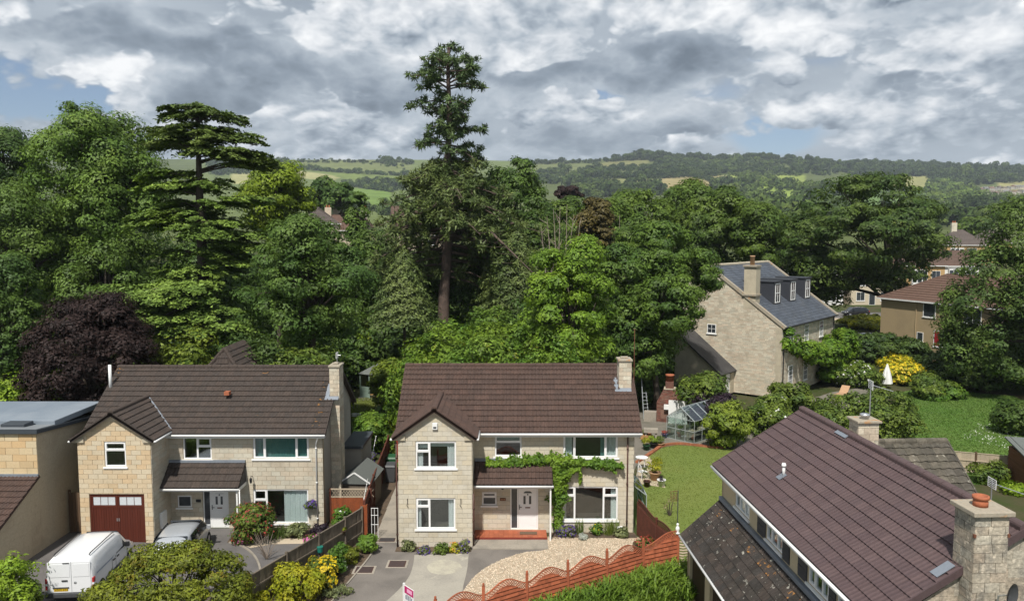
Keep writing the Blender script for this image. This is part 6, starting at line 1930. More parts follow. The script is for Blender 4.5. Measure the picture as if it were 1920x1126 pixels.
sheet('driveway', [(-21.6, 16), (-13.8, 16), (-12.2, 22), (-10.2, 28.2), (-7.2, 34.6), (-7.2, 36.8), (-21.6, 36.8)], .004, TARMAC_A)
sheet('driveway', [(-9.0, 20), (2.2, 20), (2.2, 35.0), (-5.1, 35.0), (-5.1, 35.5), (-6.9, 35.5), (-7.1, 34)], .004, TARMAC)
cl = fl_([(777, 1040), (775, 1056), (768, 1078), (752, 1100), (722, 1128), (690, 1150)]); cr_ = fl_([(830, 1150), (862, 1120), (870, 1092), (876, 1066), (879, 1037)])
sheet('concrete_drive', curve(cl) + curve(cr_), .012, CONCRETE)
sheet('cement_patch', curve(fl_([(800, 1062), (812, 1052), (835, 1049), (858, 1054), (866, 1064), (855, 1072), (832, 1077), (808, 1073), (800, 1062)])), .016, pm('pale cement stain', (.40, .37, .29), .95, 0, (.33, .305, .25), .95, 1.6, .42, .6, fine=.12))
gl = fl_([(1023, 1026), (1020, 1031), (980, 1036), (945, 1047), (912, 1063), (888, 1082), (870, 1106), (860, 1124), (850, 1140)])
sheet('gravel_bed', curve(gl) + [(-2.1, 26.0), (7.1, 31.95), (6.9, 33.2), (6.2, 35.4), (5.9, 35.75), (1.7, 35.75)], .012, GRAVELBED)
pad = MB().box(-1.78, 1.66, 34.2, 35.26, 0, .05).build('porch_apron', CONCRETE2, kind='structure')
sheet('side_path', [(-7.15, 35.2), (-5.25, 35.2), (-5.25, 43), (-5.6, 46), (-7.6, 46), (-7.4, 40)], .006, SOIL)
sp = thing('slab_path', 'grey concrete slab path running back between the fence and the middle house', 'path', (-6.2, 35.3, 0)); sp['kind'] = 'structure'; del sp['category']
for i, (y0, y1) in enumerate([(0, .72), (.74, 2.4), (2.42, 4.1), (4.12, 5.8), (5.82, 7.6), (7.62, 9.4)]):
    MB().box(-.28 - .03 * i, .92, y0, y1, 0, .03 + .004 * (i % 2)).build('path_slab', CONCRETE2, sp)
for i, (u, v, w, l) in enumerate([(745, 1057, .72, .62), (683, 1068, .74, .6), (726, 1012, .74, .42)]):
    p = flat(u, v)
    t = thing('drain_cover', ['dark metal drain cover nearest the concrete drive', 'dark metal drain cover nearest the flower bed', 'dark grating across the foot of the slab path'][i], 'drain cover', (p.x, p.y, .008))
    MB().box(-w / 2 - .1, w / 2 + .1, -l / 2 - .1, l / 2 + .1, 0, .012).build('surround', CONCRETE2, t)
    MB().box(-w / 2, w / 2, -l / 2, l / 2, .012, .024).build('cover', PIPE_BR, t)
    rb_ = MB().box(-w / 2 + .03, w / 2 - .03, -.012, .012, .024, .034).mesh('rib'); rb_.materials.append(DKGREY)
    for k in range(7):
        o = link(rb_, 'rib', t); o.location = (0, -l / 2 + l * (k + .5) / 7, 0)
bedl = [(-6.95, 35.3), (-6.3, 35.25), (-6.25, 33.9), (-6.6, 31.6), (-6.95, 29.6), (-7.6, 26), (-10.6, 26), (-9.2, 30.6), (-7.6, 34.4)]
sheet('flower_bed', bedl, .012, SOIL)
ke = MB()
kp = curve([(-6.28, 34.4), (-6.35, 33.4), (-6.62, 31.6), (-6.98, 29.6), (-7.55, 26.5)], 3)
for p, q in zip(kp[:-1], kp[1:]):
    ke.tube([(p[0], p[1], .01), (q[0], q[1], .01)], .05, 4)
ke.build('bed_edging', CONCRETE2, kind='structure')
sheet('flower_bed', [(1.75, 35.45), (5.95, 35.55), (5.9, 36.22), (1.75, 36.22)], .016, SOIL)
sheet('flower_bed', [(-5.3, 33.95), (-1.85, 33.95), (-1.85, 34.5), (-5.3, 34.5)], .016, SOIL)
sheet('flower_bed', [(-13.3, 35.0), (-7.6, 35.3), (-7.4, 36.85), (-13.5, 36.85)], .010, SOIL)
pe = fl_([(455, 1021), (490, 1013), (530, 1009), (575, 1009), (605, 1016), (600, 1021), (560, 1019), (510, 1020), (470, 1027)], 0)
sheet('sand_border', pe, .016, PAVING)
kb = MB(); kk = curve(fl_([(430, 1017), (455, 1024), (475, 1040), (486, 1060), (489, 1085)]), 4)
for p, q in zip(kk[:-1], kk[1:]): kb.tube([(p[0], p[1], .02), (q[0], q[1], .02)], .06, 4)
kb.build('kerb', CONCRETE2, kind='structure')
lawn_b = fl_([(1203, 900), (1203, 866), (1228, 846), (1245, 838), (1270, 834), (1300, 836), (1340, 840), (1400, 843), (1470, 843)])
sheet('back_lawn', lawn_b + [(15.5, 40), (11, 34.5), (8.6, 31.5), (7.2, 32.4), (6.15, 36.6), (6.3, 44)], .008, LAWN_M)
sheet('garden_patio', fl_([(1180, 905), (1195, 868), (1228, 846), (1245, 837), (1270, 833), (1300, 835), (1340, 839), (1400, 842), (1420, 800), (1330, 775), (1190, 772)]), .004, PAVING_G)
sheet('garden_patio', fl_([(1190, 905), (1248, 914), (1236, 893), (1226, 868), (1215, 853), (1200, 858)]), .012, PAVING)
lawn_r = fl_([(1690, 735), (1708, 765), (1712, 790), (1700, 850), (1780, 905), (2150, 925), (2150, 860), (1990, 838), (1926, 820), (1990, 790), (1900, 742), (1826, 736), (1760, 732), (1720, 728)])
sheet('right_lawn', lawn_r, .008, LAWN_R)
sheet('stone_terrace', fl_([(1475, 762), (1560, 735), (1640, 722), (1660, 735), (1590, 765), (1530, 800), (1480, 800)]), .010, PAVING_G)
lawn_a = fl_([(640, 800), (700, 800), (712, 780), (705, 745), (690, 744), (645, 752)])
sheet('side_lawn', lawn_a, .008, LAWN_M)
sheet('patio_strip', fl_([(672, 752), (705, 748), (700, 741), (672, 744)]), .014, PAVING_G)
rdz = float(tz(56, 126))
road = MB().add([(46, 122.5, 1.06), (80, 121, 1.06), (80, 131, 1.06), (46, 132.5, 1.06)], [(0, 1, 2, 3)]).build('road', TARMAC_A, kind='structure')
MB().box(46, 80, 119.9, 121.6, .5, 1.18).build('pavement', PAVING, kind='structure')


def scatter_stuff(name, label, poly, n, mat, fn, seed):
    rg = np.random.default_rng(seed)
    P = np.array(poly)[:, :2]; lo, hi = P.min(0), P.max(0)
    q = rg.uniform(lo, hi, (n * 4, 2)); q = q[inpoly(q[:, 0], q[:, 1], [tuple(p) for p in P])][:n]
    V, F = fn(rg, q)
    o = link(np_mesh(name, V, F), name, None, mat, 'stuff'); o['label'] = label
    return o


def pebbles(rg, q):
    n = len(q); base = np.array([(1, 0, 0), (0, 1, 0), (-1, 0, 0), (0, -1, 0), (0, 0, .8), (.1, .1, -.5)], float)
    s = rg.uniform(.012, .030, (n, 1, 1)); a = rg.uniform(0, 6.28, n)
    B = np.repeat(base[None], n, 0) * s * rg.uniform(.6, 1.3, (n, 1, 3))
    x = B[:, :, 0] * np.cos(a)[:, None] - B[:, :, 1] * np.sin(a)[:, None]; y = B[:, :, 0] * np.sin(a)[:, None] + B[:, :, 1] * np.cos(a)[:, None]
    V = np.stack([x + q[:, :1], y + q[:, 1:2], B[:, :, 2] + .024], -1).reshape(-1, 3)
    f = np.array([(0, 1, 4), (1, 2, 4), (2, 3, 4), (3, 0, 4)])
    F = (f[None] + np.arange(n)[:, None, None] * 6).reshape(-1, 3)
    return V, F


def blades(h=.05, w=.012, k=3):
    def fn(rg, q):
        n = len(q); q = np.repeat(q, k, 0) + rg.normal(0, .03, (n * k, 2)); n *= k
        a = rg.uniform(0, 6.28, n); hh = h * rg.uniform(.5, 1.4, n); ln = rg.normal(0, .5, (n, 2)) * hh[:, None]
        dx, dy = np.cos(a) * w, np.sin(a) * w
        z = np.full(n, .008)
        V = np.stack([np.stack([q[:, 0] - dx, q[:, 1] - dy, z], -1), np.stack([q[:, 0] + dx, q[:, 1] + dy, z], -1), np.stack([q[:, 0] + ln[:, 0], q[:, 1] + ln[:, 1], z + hh], -1)], 1).reshape(-1, 3)
        return V, np.arange(3 * n).reshape(-1, 3)
    return fn


gpoly = curve(gl) + [(-2.1, 26.2), (6.9, 31.95), (6.2, 35.4), (1.7, 35.6)]
scatter_stuff('gravel', 'loose buff gravel covering the bed before the porch', [p[:2] for p in gpoly], 26000, GRAVEL, pebbles, 5)
scatter_stuff('grass', 'short mown grass of the lawn behind the middle house', lawn_b + [(15, 40), (9, 32.5), (7.0, 33.4), (6.4, 38)], 14000, GRASSM, blades(.035, .022, 2), 6)
scatter_stuff('grass', 'rich green grass of the large lawn at right', lawn_r, 26000, GRASSR, blades(.06, .03, 2), 7)
scatter_stuff('daisies', 'small white daisies sprinkled over the large lawn at right', fl_([(1800, 820), (1900, 845), (1940, 830), (1880, 800), (1840, 790)]), 260, LF['white'], blades(.07, .05, 1), 8)
scatter_stuff('grass', 'small patch of lawn before the green summerhouse', lawn_a, 5000, GRASSM, blades(.06, .03, 2), 9)


# ------------------------------------------------------------------ fences
def closeboard(name, label, pts, h, mat, postmat, group=None, bay=1.85, plank=.125, both_rails=True, cap=True, top=None):
    """a boarded fence along pts: posts, planks, rails and cappings"""
    t = thing(name, label, 'fence', (pts[0][0], pts[0][1], 0), 0, group)
    O = Vector((pts[0][0], pts[0][1], 0))
    bmesh_ = {}
    for i in range(len(pts) - 1):
        a, b = Vector((*pts[i], 0)) - O, Vector((*pts[i + 1], 0)) - O
        d = b - a; L = d.length; u = d.normalized()
        fr = FR(a, u, (0, 0, 1))
        hh = h if not hasattr(h, '__len__') else h[i]
        n = max(2, round(L / plank)); pw = L / n
        key = (round(pw, 3), round(hh, 2))
        if key not in bmesh_:
            me = MB().box(0, pw * .97, -.009, .009, .05, hh).mesh('plank'); me.materials.append(mat); bmesh_[key] = me
        for k in range(n):
            o = link(bmesh_[key], 'plank', t)
            M = Matrix((u, Vector((0, 0, 1)).cross(u), Vector((0, 0, 1)))).transposed().to_4x4()
            M.translation = a + u * (k * pw) + Vector((0, 0, random.uniform(-.02, .012))) + fr.n * random.uniform(-.006, .006)
            o.matrix_basis = M
        for z in (.35, hh * .62):
            MB().rect(fr, 0, L, z, z + .07, .012, .05).build('rail', mat, t)
        if cap: MB().rect(fr, 0, L, hh + .012, hh + .045, -.035, .035).build('capping', mat, t)
    for i, p in enumerate(pts):
        q = Vector((*p, 0)) - O
        hh = h if not hasattr(h, '__len__') else h[min(i, len(h) - 1)]
        MB().box(q.x - .055, q.x + .055, q.y - .055, q.y + .055, 0, hh + .10).build('fence_post', postmat, t)
    return t


gy = [(-12.35, 22.6), (-11.5, 24.6), (-10.72, 26.4), (-9.95, 28.25), (-9.12, 30.3), (-8.3, 32.2), (-7.56, 34.0), (-7.05, 35.3)]
closeboard('board_fence', 'weathered grey boarded fence running diagonally between the two drives', gy, [1.42, 1.42, 1.42, 1.42, 1.45, 1.48, 1.52], FENCE_GY, FENCE_GY)
o = thing('end_post', 'bright orange boarded end post at the top of the grey fence', 'post', (-6.98, 35.45, 0))
MB().box(-.12, .14, -.05, .05, 0, 1.62).build('board', FENCE_ORG, o); MB().box(-.14, -.10, -.08, .08, 0, 1.66).box(.12, .17, -.08, .08, 0, 1.66).build('edge_board', FENCE_ORG, o)
closeboard('side_fence', 'dark red brown boarded fence along the slab path', [(-6.98, 35.6), (-7.12, 37.6), (-7.25, 39.6), (-7.38, 41.6), (-7.5, 43.6), (-7.62, 45.6), (-7.75, 47.6)], 1.72, FENCE_DK, FENCE_DK)
sl_t = thing('string_lights', 'string of small pale bulbs along the top of the dark side fence', 'lights', (-7.0, 35.6, 1.75))
wire = [Vector((-.02 - .065 * i, .52 * i, -.05 * (i % 2) + .04)) for i in range(24)]
MB().tube(wire, .012, 4).build('wire', WHITE, sl_t)
bl_ = MB().lathe([(.005, -.05), (.035, -.02), (.02, .03)], 8).mesh('bulb'); bl_.materials.append(WHITE)
for p in wire[1::2]:
    o = link(bl_, 'bulb', sl_t); o.location = p
# orange panel with pale trellis across the side passage of the left house
tf = thing('trellis_fence', 'orange fence panel with a pale trellis top beside the left house', 'fence', (-9.0, 37.5, 0))
pk = MB().box(0, .125, -.01, .01, 0, 1.28).mesh('plank'); pk.materials.append(FENCE_ORG)
for i in range(15):
    o = link(pk, 'plank', tf); o.location = (i * .13, random.uniform(-.004, .004), 0)
MB().box(-.08, 0, -.05, .05, 0, 1.75).box(1.95, 2.03, -.05, .05, 0, 1.75).build('fence_post', FENCE_DK, tf)
trl = MB().box(0, 1.95, -.02, .02, 1.31, 1.35).box(0, 1.95, -.02, .02, 1.70, 1.75)
for i in range(14):
    x = i * .14
    trl.bar((x, -.005, 1.33), (x + .3, -.005, 1.72), .018).bar((x + .3, .008, 1.33), (x, .008, 1.72), .018)
trl.build('trellis', FENCE_PALE, tf)
tr2 = thing('metal_trellis', 'narrow white metal trellis standing beside the orange end post', 'trellis', (-6.62, 35.45, 0))
m = MB()
for x in (0, .14, .30): m.tube([(x, 0, 0), (x, 0, 1.5)], .014, 6)
for z in (.7, 1.15, 1.49): m.tube([(-.02, 0, z), (.32, 0, z)], .014, 6)
m.build('bars', WHITE, tr2)


def wavy_panel(t, a, b, base, peak, low, mat, slats=8, lat=.30, rise=None):
    """one bay: lapped horizontal slats under a curved lattice; heights over the run as fractions"""
    d = b - a; L = d.length; u = d.normalized(); fr = FR(a, u, (0, 0, 1)); n = 14
    top = lambda f: low + (peak - low) * (rise(f) if rise else (.5 - .5 * math.cos(2 * math.pi * f)))
    body = lambda f: top(f) - lat
    hmax = max(body(i / n) for i in range(n + 1)); sh = hmax / slats
    for k in range(slats):
        z0, z1 = base + k * sh, base + (k + 1) * sh
        pts = [(L * i / n, min(z1 + .012, base * 0 + body(i / n))) for i in range(n + 1)]
        if max(p[1] for p in pts) - z0 < .02: continue
        m = MB(); ok = False
        for i in range(n):
            (u0, h0), (u1, h1) = pts[i], pts[i + 1]
            if h0 - z0 > .004 or h1 - z0 > .004:
                h0, h1 = max(h0, z0 + .002), max(h1, z0 + .002); ok = True
                q = [fr.to(u0, z0, .046), fr.to(u1, z0, .046), fr.to(u1, h1, .006), fr.to(u0, h0, .006), fr.to(u0, z0, .004), fr.to(u1, z0, .004), fr.to(u1, h1, -.004), fr.to(u0, h0, -.004)]
                m.add(q, [(0, 1, 2, 3), (7, 6, 5, 4), (4, 5, 1, 0), (3, 2, 6, 7)])
        if ok: m.build('slat', mat, t)
    m = MB()
    for fn, w in ((top, .03), (body, .024)):
        m.tube([fr.to(L * i / n, fn(i / n), .0) for i in range(n + 1)], w, 4)
    m.build('curved_rail', mat, t)
    m = MB(); st = .105; k = -4
    while k * st < L + .4:
        for sgn in (1, -1):
            seg = []
            for s in range(9):
                uu = k * st + sgn * (s / 8 - .5) * lat
                if 0 <= uu <= L: seg.append(fr.to(uu, body(uu / L) + lat * s / 8, .008 * sgn))
            if len(seg) > 1: m.bar(seg[0], seg[-1], .020)
        k += 1
    m.build('lattice', mat, t)


rp = [(-4.35, 24.75), (-2.66, 25.85), (-1.03, 26.86), (.56, 27.9), (2.16, 28.88), (3.80, 29.95), (5.43, 31.0), (7.02, 31.75)]
rfn = thing('wavy_fence', 'long red stained fence with a wavy lattice top in front of the gravel', 'fence', (*rp[0], 0))
O = Vector((*rp[0], 0))
for i in range(len(rp) - 1):
    a, b = Vector((*rp[i], 0)) - O, Vector((*rp[i + 1], 0)) - O
    last = i == len(rp) - 2
    wavy_panel(rfn, a, b, .04, 1.72 if not last else 1.86, 1.36 if not last else 1.42, FENCE_RED, 9, .26, (lambda f: .5 - .5 * math.cos(2 * math.pi * (f ** 1.0) * .92 + .15)) if not last else (lambda f: float(ss(0, .8, f))))
for i, p in enumerate(rp):
    q = Vector((*p, 0)) - O
    po = MB().box(q.x - .055, q.x + .055, q.y - .055, q.y + .055, 0, 1.72).build('fence_post', FENCE_RED, rfn)
    MB().lathe([(.055, 0), (.03, .02), (.045, .06), (.04, .10), (.0, .125)], 10, (q.x, q.y, 1.72)).build('finial', FENCE_RED, po, True)
rf2 = thing('wavy_fence', 'dark red wavy topped fence running back from the red fence to the house corner', 'fence', (7.02, 31.85, 0))
O = Vector((7.02, 31.85, 0)); sp_ = [(7.02, 31.85), (6.52, 33.9), (6.02, 35.95)]
for i in range(2):
    a, b = Vector((*sp_[i], 0)) - O, Vector((*sp_[i + 1], 0)) - O
    wavy_panel(rf2, b, a, .04, 1.74, 1.52, FENCE_DK, 9, .26, (lambda f: float(1 - ss(.1, .9, f))) if i == 1 else (lambda f: .45 * math.sin(math.pi * min(1, f * 1.25)) + .02))
for p in sp_:
    q = Vector((*p, 0)) - O; MB().box(q.x - .05, q.x + .05, q.y - .05, q.y + .05, 0, 1.62).build('fence_post', FENCE_DK, rf2)
hur = thing('hurdle_panel', 'short pale woven hurdle between the red fence and the garage', 'fence', (7.1, 31.95, 0))
for i in range(12):
    MB().tube([(0, .05, .08 + i * .12), (.18, -.03, .08 + i * .12), (.36, .03, .08 + i * .12), (.5, 0, .08 + i * .12)], .045, 5).build('woven_rod', FENCE_PALE, hur)
pf = [(24.6, 46.6), (26.2, 46.0), (27.8, 45.4), (29.4, 44.8), (31.0, 44.2), (32.6, 43.6)]
closeboard('pale_fence', 'pale timber panel fence at the near edge of the large right lawn', pf, 1.25, FENCE_PALE, FENCE_BR, plank=.26)

# ------------------------------------------------------------------ vehicles
def loft(stations, n=None):
    """skin a row of outlines with equal point counts"""
    mb = MB(); k = len(stations[0])
    mb.v = [tuple(p) for s in stations for p in s]
    for i in range(len(stations) - 1):
        for j in range(k):
            mb.f.append((i * k + j, i * k + (j + 1) % k, (i + 1) * k + (j + 1) % k, (i + 1) * k + j))
    mb.f.append(tuple(range(k - 1, -1, -1))); mb.f.append(tuple((len(stations) - 1) * k + j for j in range(k)))
    return mb


def section(y, w, z0, zb, zr, wr, top=None):
    """half outline mirrored: sill, waist, roof edge and roof middle"""
    r = [(-w * .93, z0), (-w, z0 + .18), (-w, zb - .12), (-w * .985, zb), (-wr - (w - wr) * .10, zb + (zr - zb) * .75 if zr - zb > .15 else zb + (zr - zb) * .6), (-wr * .86, zr - .03 * (zr > zb + .15)), (-wr * .4, zr)]
    full = r + [(-x, z) for x, z in reversed(r)]
    return [Vector((x, y, z)) for x, z in full]


def wheel(t, x, y, r=.31, w=.2):
    s = 1 if x > 0 else -1
    wh = MB(); n = 18
    ang = [2 * math.pi * i / n for i in range(n)]
    prof = [(.55, -w / 2), (.92, -w / 2), (1, -w / 2 + .03), (1, w / 2 - .03), (.92, w / 2), (.55, w / 2)]
    for (f, d) in prof:
        wh.v += [(x + d, y + r * f * math.cos(a), r + r * f * math.sin(a)) for a in ang]
    for i in range(len(prof) - 1):
        for k in range(n): wh.f.append((i * n + k, i * n + (k + 1) % n, (i + 1) * n + (k + 1) % n, (i + 1) * n + k))
    tyre = wh.build('wheel', TYRE, t, True)
    hub = MB(); c = (x + s * w * .36, y, r)
    hub.v = [c] + [(x + s * w * .46, y + r * .6 * math.cos(a), r + r * .6 * math.sin(a)) for a in ang]
    hub.f = [(0, 1 + k, 1 + (k + 1) % n) for k in range(n)]
    hub.build('wheel_rim', METAL, tyre)


def car(name, label, loc, rz, paint, L=4.0, W=1.7, H=1.46, group=None, estate=True):
    t = thing(name, label, 'car', loc, rz, group); w = W / 2; h = L / 2
    S_ = [section(-h, w * .84, .34, .62, .66, w * .7), section(-h + .10, w * .95, .26, .78, .92, w * .74), section(-h + .42, w, .22, .92, 1.30 if estate else 1.02, w * .78), section(-h + .95, w, .20, .93, H - .02, w * .80),
          section(-.1, w, .20, .93, H, w * .80), section(.55, w, .20, .92, H - .06, w * .78), section(1.12, w, .20, .90, 1.02, w * .80), section(h - .35, w * .96, .22, .78, .84, w * .8), section(h - .06, w * .86, .28, .58, .66, w * .74), section(h, w * .8, .34, .5, .54, w * .7)]
    body = loft(S_).build('body', paint, t, True)
    md = body.modifiers.new('soft', 'SUBSURF'); md.levels = 1; md.render_levels = 1
    zb = .97; zt = H - .11; wx = w * .93
    for s in (-1, 1):
        q = lambda y, z: Vector((s * (w * 1.0 - (z - zb) * .30 + .004), y, z))
        for a, b, c, d in ((-h + .62, -.18, -h + .80, -.16), (-.10, 1.0, -.08, .52)):
            P_ = [q(a, zb), q(b, zb), q(d, zt), q(c, zt)]
            MB().add(P_ + [p - Vector((s * .03, 0, 0)) for p in P_], [(0, 1, 2, 3), (7, 6, 5, 4), (0, 4, 5, 1), (1, 5, 6, 2), (2, 6, 7, 3), (3, 7, 4, 0)]).build('side_window', CARGLASS, t)
        MB().box(s * (w - .01) - .02, s * (w - .01) + .02, -h + .22, -h + .32, .72, .92).build('tail_lamp', LAMP_RED, t)
        MB().box(s * w * .72 - .13, s * w * .72 + .13, h - .14, h - .04, .60, .70).build('headlamp', LAMP_CLR, t)
        MB().box(s * (w + .10) - .09, s * (w + .10) + .09, .78, .86, .92, 1.05).build('door_mirror', paint, t)
        for y in (-h + .72, h - .78): wheel(t, s * (w - .09), y)
    f = [Vector((x, y, z)) for x, y, z in ((-w * .76, .66, H - .10), (w * .76, .66, H - .10), (w * .86, 1.20, .99), (-w * .86, 1.20, .99))]
    nrm = (f[1] - f[0]).cross(f[3] - f[0]).normalized() * -.035; nrm = nrm if nrm.z > 0 else -nrm
    MB().add([p + nrm for p in f] + [p - nrm for p in f], [(0, 1, 2, 3), (7, 6, 5, 4), (0, 4, 5, 1), (1, 5, 6, 2), (2, 6, 7, 3), (3, 7, 4, 0)]).build('windscreen', CARGLASS, t)
    f = [Vector((x, y, z)) for x, y, z in ((-w * .72, -h + .74, H - .12), (w * .72, -h + .74, H - .12), (w * .8, -h + .34, 1.0), (-w * .8, -h + .34, 1.0))]
    nrm = (f[1] - f[0]).cross(f[3] - f[0]).normalized() * .03; nrm = nrm if nrm.z > 0 else -nrm
    MB().add([p + nrm for p in f] + [p - nrm for p in f], [(0, 1, 2, 3), (7, 6, 5, 4), (0, 4, 5, 1), (1, 5, 6, 2), (2, 6, 7, 3), (3, 7, 4, 0)]).build('rear_window', CARGLASS, t)
    return t


def van():
    t = thing('panel_van', 'white panel van with a yellow rear number plate on the left drive', 'van', (-17.44, 31.24, 0), .10)
    w, L, H = .89, 4.35, 1.80; h = L / 2

    def sec(y, z0, zb, zr, ww=w, wr=.70):
        r = [(-ww * .95, z0), (-ww, z0 + .16), (-ww, zb - .12), (-ww * .99, zb), (-wr - .10, zr - .16), (-wr, zr - .04), (-wr * .5, zr)]
        return [Vector((x, y, z)) for x, z in r + [(-x, z) for x, z in reversed(r)]]
    S_ = [sec(-h, .34, 1.0, H - .10, w * .96, .66), sec(-h + .03, .30, 1.02, H - .03, w * .99, .69), sec(-h + .4, .26, 1.02, H), sec(-.6, .26, 1.02, H + .02), sec(.35, .26, 1.02, H), sec(.80, .26, 1.0, H - .10, w, .68),
          sec(1.42, .26, .96, 1.10, w, .74), sec(h - .28, .28, .80, .92, w * .95, .7), sec(h - .04, .32, .62, .72, w * .86, .62), sec(h, .36, .56, .62, w * .8, .58)]
    loft(S_).build('body', PAINT_WHITE, t, True, bevel=0)
    fr = FR((0, -h - .004, 0), (1, 0, 0), (0, 0, 1))
    for a, b in ((-.80, .075), (.085, .80)):                       # two rear doors of unequal width
        d_ = MB().rect(fr, a, b, .44, 1.66, 0, .018).build('rear_door', PAINT_WHITE, t, bevel=.012)
        MB().rect(fr, a + .06, b - .05, 1.06, 1.58, .018, .030).build('pressed_panel', PAINT_WHITE, d_, bevel=.012)
    MB().rect(fr, -.28, -.06, .90, .94, .018, .05).build('handle', BLACK, t); MB().rect(fr, -.22, .02, 1.60, 1.63, .03, .045).build('brake_light', BLACK, t)
    MB().rect(fr, -.62, -.02, .62, .66, .018, .045).build('plate_lamp', DKGREY, t)
    pl_ = MB().rect(fr, -.58, -.06, .50, .61, .018, .028).build('number_plate', PLATE_Y, t)
    g_ = MB()
    for i, x in enumerate((-.55, -.48, -.41, -.34, -.25, -.18, -.11)):
        g_.rect(fr, x, x + .012, .52, .59, .028, .030); g_.rect(fr, x + .032, x + .044, .52, .59, .028, .030); g_.rect(fr, x + .013, x + .031, .55 + .02 * (i % 2), .562 + .02 * (i % 2), .028, .030)
    g_.build('plate_characters', BLACK, pl_)
    bd = MB(); n = 14; bd.v = [fr.to(.22, .82, .036)] + [fr.to(.22 + .055 * math.cos(6.283 * i / n), .82 + .055 * math.sin(6.283 * i / n), .022) for i in range(n)]
    bd.f = [(0, 1 + i, 1 + (i + 1) % n) for i in range(n)]; bd.build('badge', METAL, t)
    MB().rect(fr, -.72, -.62, .76, .785, .019, .024).rect(fr, .40, .52, .53, .555, .019, .024).build('model_lettering', DKGREY, t)
    MB().box(-w - .01, w + .01, -h - .08, -h + .25, .24, .42).build('bumper', DKGREY, t, bevel=.03)
    for s in (-1, 1):
        lm = MB().box(s * (w - .02) - .035, s * (w - .02) + .045, -h - .02, -h + .13, .55, 1.0).build('tail_lamp', LAMP_RED, t, bevel=.015)
        MB().box(s * (w - .02) - .037, s * (w - .02) + .047, -h - .022, -h + .132, .73, .81).build('reversing_lens', LAMP_CLR, lm)
        rl = MB().tube([(s * .66, -h + .25, H + .01), (s * .66, -h + .35, H + .055), (s * .68, .2, H + .065), (s * .68, .32, H + .02)], .022, 6)
        rl.build('roof_rail', BLACK, t, True)
        q = lambda y, z: Vector((s * (w * .992 + .006 - max(0, z - 1.0) * .22), y, z))
        for nm, mt, P_ in (('side_panel', GREYGLASS, [(-h + .34, 1.0), (-.35, 1.0), (-.12, 1.08), (-.18, 1.52), (-h + .42, 1.52), (-h + .32, 1.42)]), ('cab_window', CARGLASS, [(.02, 1.02), (1.05, 1.0), (1.02, 1.12), (.62, 1.54), (.05, 1.54)])):
            Q = [q(y, z) for y, z in P_]; n = len(Q)
            MB().add(Q + [p - Vector((s * .03, 0, 0)) for p in Q], [tuple(range(n)), tuple(range(2 * n - 1, n - 1, -1))] + [(i, n + i, n + (i + 1) % n, (i + 1) % n) for i in range(n)]).build(nm, mt, t)
        sx = s * (w + .004)
        for y_ in (-.42, -.05, 1.12): MB().box(sx - .004, sx + .004, y_ - .008, y_ + .008, .36, 1.0).build('door_seam', DKGREY, t)
        MB().box(sx - .004, sx + .03, .06, .24, .88, .92).box(sx - .004, sx + .03, -.34, -.16, .88, .92).build('side_handle', BLACK, t); MB().box(sx - .004, sx + .014, -h + 1.1, h - 1.2, .42, .52).build('rubbing_strip', DKGREY, t)
        MB().box(s * (w + .12) - .09, s * (w + .12) + .09, .82, .92, 1.0, 1.2).build('door_mirror', BLACK, t, bevel=.02)
        for y in (-h + .72, h - .82): wheel(t, s * (w - .08), y, .32)
    f = [Vector(p) for p in ((-.62, .84, H - .14), (.62, .84, H - .14), (.72, 1.38, 1.10), (-.72, 1.38, 1.10))]
    MB().add([p + Vector((0, .02, .035)) for p in f] + [p - Vector((0, .02, .02)) for p in f], [(0, 1, 2, 3), (7, 6, 5, 4), (0, 4, 5, 1), (1, 5, 6, 2), (2, 6, 7, 3), (3, 7, 4, 0)]).build('windscreen', CARGLASS, t)


van()
car('parked_car', 'silver grey car half hidden by the small tree before the left house', (-14.75, 33.5, 0), .12, PAINT_SILVER, 3.9, 1.72, 1.48)
car('parked_car', 'black car on the road behind the slate roofed house', (56.4, 126.3, 1.06), 1.62, PAINT_BLACK, 4.2, 1.75, 1.5)
car('parked_car', 'dark blue car behind the shrubs left of the tan house, only its roof showing', (44.4, 96.5, float(tz(44.4, 96.5)) + .1), 1.25, PAINT_NAVY, 4.2, 1.75, 1.55)
car('parked_car', 'pale blue car just past the far corner of the slate roofed house', (41.2, 97.5, float(tz(41.2, 97.5)) + .2), .5, PAINT_BLUE, 4.0, 1.7, 1.5)

# ------------------------------------------------------------------ the sale board
sg = thing('sale_board', 'magenta and white estate agent sale board on a post at the bottom edge', 'sign', (-3.95, 27.3, -.42), R(-50))
MB().box(-.04, .04, -.03, .03, 0, 2.05).build('post', WHITE, sg)
bd_ = MB().box(.04, .66, -.012, .012, 1.14, 2.0).build('board', WHITE, sg)
fs = FR((0, -.012, 0), (1, 0, 0), (0, 0, 1))
MB().rect(fs, .055, .645, 1.72, 1.985, .001, .004).build('band', SIGN_PINK, bd_); MB().rect(fs, .22, .56, 1.79, 1.93, .004, .006).build('logo_panel', SIGN_LIGHT, bd_)
m = MB()
for x, h_ in ((.12, .16), (.2, .2), (.3, .18), (.4, .2), (.5, .16)): m.rect(fs, x, x + .05, 1.50, 1.50 + h_, .001, .004)
m.build('print', SIGN_GREY, bd_); MB().rect(fs, .08, .62, 1.18, 1.40, .001, .004).build('lower_band', SIGN_LIGHT, bd_)

